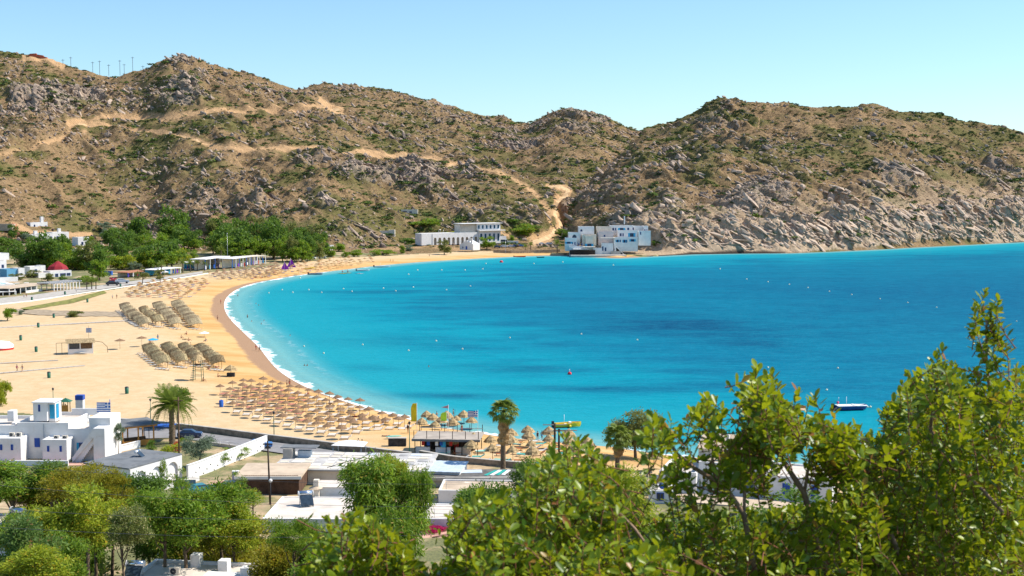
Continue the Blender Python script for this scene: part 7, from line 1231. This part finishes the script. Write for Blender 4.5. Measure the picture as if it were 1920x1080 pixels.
# ================================================================ THE BUSH BESIDE THE CAMERA
m_leaf, nt, n, l, b_ = nodes('glossy_leaf'); t_ = attr(nt, 'tone'); oi = n.new('ShaderNodeObjectInfo'); tt = mth(nt, 'FRACT', mth(nt, 'ADD', t_, mth(nt, 'MULTIPLY', oi.outputs['Random'], .83)))
c = mixc(nt, tt, (.04, .115, .008), (.33, .40, .02)); c = mixc(nt, ramp(nt, tt, .93, .98), c, (.34, .13, .04)); l.new(c, b_.inputs['Base Color']); b_.inputs['Roughness'].default_value = .38; b_.inputs['Specular IOR Level'].default_value = .35
tr = n.new('ShaderNodeBsdfTranslucent'); l.new(mixc(nt, .5, c, (.62, .62, .01)), tr.inputs[0]); mx = n.new('ShaderNodeMixShader'); mx.inputs[0].default_value = .36; l.new(b_.outputs[0], mx.inputs[1]); l.new(tr.outputs[0], mx.inputs[2]); l.new(mx.outputs[0], n['Material Output'].inputs[0])
TWIG = mat('reddish_twig', (.26, .10, .055), .7, .2, 20); BRAN = mat('tan_branch', (.36, .23, .15), .85, .2, 12, .004)
LV = np.array([(0, 0, 0), (.28, .17, .03), (.66, .25, .035), (.92, .13, .0), (1, 0, -.03), (.92, -.13, .0), (.66, -.25, .035), (.28, -.17, .03), (.36, 0, -.03), (.70, 0, -.045)]); LF = [(0, 8, 1), (0, 7, 8), (1, 8, 9, 2), (7, 6, 9, 8), (2, 9, 4, 3), (6, 5, 4, 9)]
lm = MB().add([tuple(v) for v in LV], LF, True).mesh('leaf', m_leaf); a_ = lm.attributes.new('tone', 'FLOAT', 'POINT')
def bush(label, shoots, branches, root, seed, L=.043, maxparts=300):
    rg = np.random.default_rng(seed); e = empty('bush', root, 0, label, 'bush', 'leafy bushes beside the camera'); rt = np.array(root); Mx = []; tw = MB()
    for (px, py, Y, ln, az, el, nl) in shoots:
        tip = atY(px, py, Y); d = np.array((math.cos(az) * math.cos(el), math.sin(az) * math.cos(el), math.sin(el))); base = tip - d * ln; bend = rg.normal(0, .012, 3)
        P_ = [base + (tip - base) * t + bend * math.sin(t * 3.1) for t in (0, .35, .7, 1)]; tw.tube([p - rt for p in P_], .0026, 4, .0013, False)
        for i in range(nl):
            t = 1 - (i / nl) ** 1.15 * .95; p = base + (tip - base) * t + bend * math.sin(t * 3.1); w = i * 2.39996 + rg.normal(0, .3); u0 = np.cross(d, (0, 0, 1)); u0 /= np.linalg.norm(u0) + 1e-6; v0 = np.cross(d, u0); sp_ = math.radians(28 + 50 * min(1, (1 - t) * 2.2) + rg.normal(0, 12))
            ax = d * math.cos(sp_) + (u0 * math.cos(w) + v0 * math.sin(w)) * math.sin(sp_); ax = ax / np.linalg.norm(ax); nn_ = d - ax * np.dot(d, ax) + rg.normal(0, .35, 3); y_ = np.cross(nn_, ax); y_ /= np.linalg.norm(y_) + 1e-9; z_ = np.cross(ax, y_); s_ = L * rg.uniform(.5, 1.25) * (.6 if t > .96 else 1); Mx.append((p, ax * s_, y_ * s_, z_ * s_, rg.random()))
    tw.obj('twig', TWIG, e, kind='stuff')
    for pts, r_ in branches:
        P_ = [Vector(atY(*p)) - Vector(root) for p in pts]; Q = []
        for a, b2 in zip(P_[:-1], P_[1:]): Q += [a, a.lerp(b2, .5) + Vector((R(-.01, .01), R(-.01, .01), R(-.008, .008)))]
        MB().tube(Q + [P_[-1]], r_, 7, r_ * .45).obj('branch', BRAN, e)
    Mx.sort(key=lambda q: q[0][1]); step = max(1, len(Mx) // 2 // maxparts); sel = set(range(0, min(len(Mx), step * maxparts), step)); rest = []
    for i, (p, ax, y_, z_, tn) in enumerate(Mx):
        if i in sel: o = link('leaf', lm, None, e); o.matrix_local = Matrix(((ax[0], y_[0], z_[0], p[0] - rt[0]), (ax[1], y_[1], z_[1], p[1] - rt[1]), (ax[2], y_[2], z_[2], p[2] - rt[2]), (0, 0, 0, 1)))
        else: rest.append(i)
    m_ = len(rest); A = np.array([[Mx[i][1], Mx[i][2], Mx[i][3]] for i in rest]); Pp = np.array([Mx[i][0] for i in rest]) - rt; V_ = (np.einsum('vk,nkc->nvc', LV, A) + Pp[:, None, :]).reshape(-1, 3)
    me = D.meshes.new('foliage'); fs = [tuple(v + 10 * i for v in f) for i in range(m_) for f in LF]; me.from_pydata(V_.tolist(), [], fs); me.materials.append(m_leaf); me.polygons.foreach_set('use_smooth', [True] * len(fs)); at_ = me.attributes.new('tone', 'FLOAT', 'POINT'); at_.data.foreach_set('value', np.repeat([Mx[i][4] for i in rest], 10).astype(np.float32)); me.update()
    link('foliage', me, None, e, kind='stuff'); print('bush leaves', len(Mx)); return e
def fill(poly, n, Y0, Y1, seed, top=None, ln=(.10, .2), nl=(13, 22)):
    rg = random.Random(seed); P_ = np.array(poly, float); out = []; x0, x1, y0, y1 = P_[:, 0].min(), P_[:, 0].max(), P_[:, 1].min(), P_[:, 1].max(); k = 0
    while len(out) < n and k < n * 40:
        k += 1; a, c_ = rg.uniform(x0, x1), rg.uniform(y0, y1)
        if inpoly(np.array([a]), np.array([c_]), P_)[0]: out.append((a, c_, rg.uniform(Y0, Y1), rg.uniform(*ln), rg.uniform(0, 6.28), rg.gauss(1.0, .4), rg.randint(*nl)))
    return out
def tips(L_, Y, seed, ln=.2, nl=24):
    rg = random.Random(seed); out = []
    for a, c_, *h_ in L_: out.append((a, c_, Y + rg.uniform(-.2, .2), ln * (h_[0] if h_ else 1), rg.uniform(0, 6.28), 1.35 + rg.gauss(0, .1), int(nl * (h_[0] if h_ else 1))))
    return out
big = [(1640, 1090), (1600, 890), (1632, 825), (1668, 765), (1692, 712), (1735, 700), (1765, 665), (1800, 700), (1830, 730), (1880, 700), (1940, 690), (1950, 1090)]
spire = [(1850 + dx, y_, 5.3, .14, R(0, 6.28), R(.5, 1.2), 15) for y_, wd in ((580, 18), (600, 28), (625, 38), (650, 36), (680, 32), (710, 40), (740, 50)) for dx in (R(-wd, 0), R(0, wd), R(-wd, wd))]
sh = fill(big, 1150, 4.9, 7.4, 1) + tips([(1848, 545, 1.3), (1872, 562, 1.2), (1828, 575), (1770, 655, 1.2), (1745, 690), (1700, 698, 1.1), (1905, 690), (1925, 705), (1790, 690), (1685, 735)], 5.2, 2) + spire
bush('tall leafy bush at the right edge rising above the bay', sh, [([(1900, 1100, 5.6), (1872, 900, 5.5), (1856, 740, 5.4), (1850, 600, 5.3)], .011), ([(1800, 1100, 5.6), (1770, 900, 5.5), (1745, 800, 5.4), (1770, 690, 5.3)], .012), ([(1700, 1100, 5.2), (1670, 1000, 5.1), (1640, 930, 5.1)], .014), ([(1880, 960, 5.0), (1800, 880, 5.1), (1740, 800, 5.3)], .008)], (1.9, 5.6, 42.2), 11)
mid = [(1240, 1090), (1225, 985), (1250, 950), (1300, 940), (1380, 960), (1470, 950), (1560, 925), (1640, 880), (1660, 1090)]; cl = lambda cx, cy, r, n, Y, s: fill([(cx - r, cy), (cx - r * .6, cy - r * .8), (cx, cy - r), (cx + r * .7, cy - r * .7), (cx + r, cy), (cx + r * .5, cy + r * .8), (cx - r * .5, cy + r * .8)], n, Y - .35, Y + .35, s)
sh = fill(mid, 460, 4.5, 6.4, 3) + cl(1425, 735, 34, 20, 4.8, 4) + cl(1440, 795, 56, 60, 4.8, 5) + cl(1325, 775, 34, 14, 4.9, 6) + cl(1240, 815, 34, 14, 4.7, 7) + cl(1400, 860, 50, 38, 4.9, 8) + cl(1500, 775, 34, 12, 4.9, 9) + cl(1545, 805, 30, 12, 5.0, 10) + cl(1600, 835, 36, 26, 5.1, 11) + cl(1570, 855, 56, 64, 5.1, 12) + cl(1340, 885, 40, 9, 4.8, 13) + cl(1270, 900, 34, 12, 4.7, 15) + cl(1640, 845, 32, 14, 5.2, 16) + tips([(1420, 690, 1.2), (1445, 700), (1390, 722), (1325, 745), (1345, 750), (1235, 788), (1500, 735), (1525, 745), (1560, 762), (1460, 720)], 4.9, 17)
bush('open-branched leafy bush in front of the white seaside house', sh, [([(1560, 1100, 5.0), (1508, 925, 4.9), (1465, 860, 4.9), (1430, 790, 4.8), (1422, 720, 4.8)], .0135), ([(1420, 1100, 4.8), (1395, 965, 4.8), (1340, 900, 4.8), (1270, 852, 4.7), (1245, 810, 4.7)], .0125), ([(1508, 925, 4.9), (1520, 850, 5.0), (1560, 790, 5.0)], .007), ([(1395, 965, 4.8), (1400, 880, 4.9), (1390, 820, 4.9)], .007), ([(1345, 905, 4.8), (1335, 830, 4.9), (1325, 770, 4.9)], .006), ([(1600, 1080, 5.1), (1620, 920, 5.1), (1635, 820, 5.2)], .008)], (1.2, 5.0, 42.4), 12)
low = [(850, 1090), (850, 1000), (865, 955), (920, 930), (965, 935), (1000, 880), (1035, 845), (1070, 835), (1110, 845), (1140, 880), (1165, 930), (1190, 1000), (1250, 1010), (1300, 1090)]
sh = fill(low, 560, 3.9, 5.6, 20) + fill([(900, 1090), (900, 1010), (1260, 1010), (1300, 1090)], 90, 3.6, 4.2, 21) + tips([(1060, 818, 1.1), (1085, 825), (1035, 835), (1105, 838), (905, 925), (950, 925), (1130, 865), (870, 945), (990, 880)], 4.2, 22)
bush('rounded leafy bush in the lower centre, slightly out of focus', sh, [([(1000, 1110, 4.3), (975, 1060, 4.2), (935, 1010, 4.2)], .010), ([(1100, 1110, 4.3), (1095, 980, 4.3), (1070, 880, 4.3)], .009), ([(1220, 1110, 4.4), (1210, 1020, 4.3), (1160, 960, 4.3)], .009)], (.25, 4.4, 42.6), 13, .040)
lf = [(560, 1090), (575, 1060), (600, 1030), (620, 985), (660, 965), (700, 975), (735, 990), (760, 1030), (775, 1060), (850, 1065), (960, 1050), (960, 1090)]
sh = fill(lf, 150, 4.0, 4.7, 30) + tips([(672, 955, 1.1), (650, 968), (700, 975), (620, 985), (610, 975), (730, 992), (600, 1020), (760, 1045), (830, 1062), (880, 1050)], 4.2, 31, .14, 18)
bush('small leafy bush top at the bottom edge below the eucalyptus', sh, [([(680, 1110, 4.3), (672, 1050, 4.3), (665, 990, 4.3)], .006), ([(640, 1110, 4.3), (630, 1040, 4.3)], .005)], (-.5, 4.3, 42.9), 14, .042)
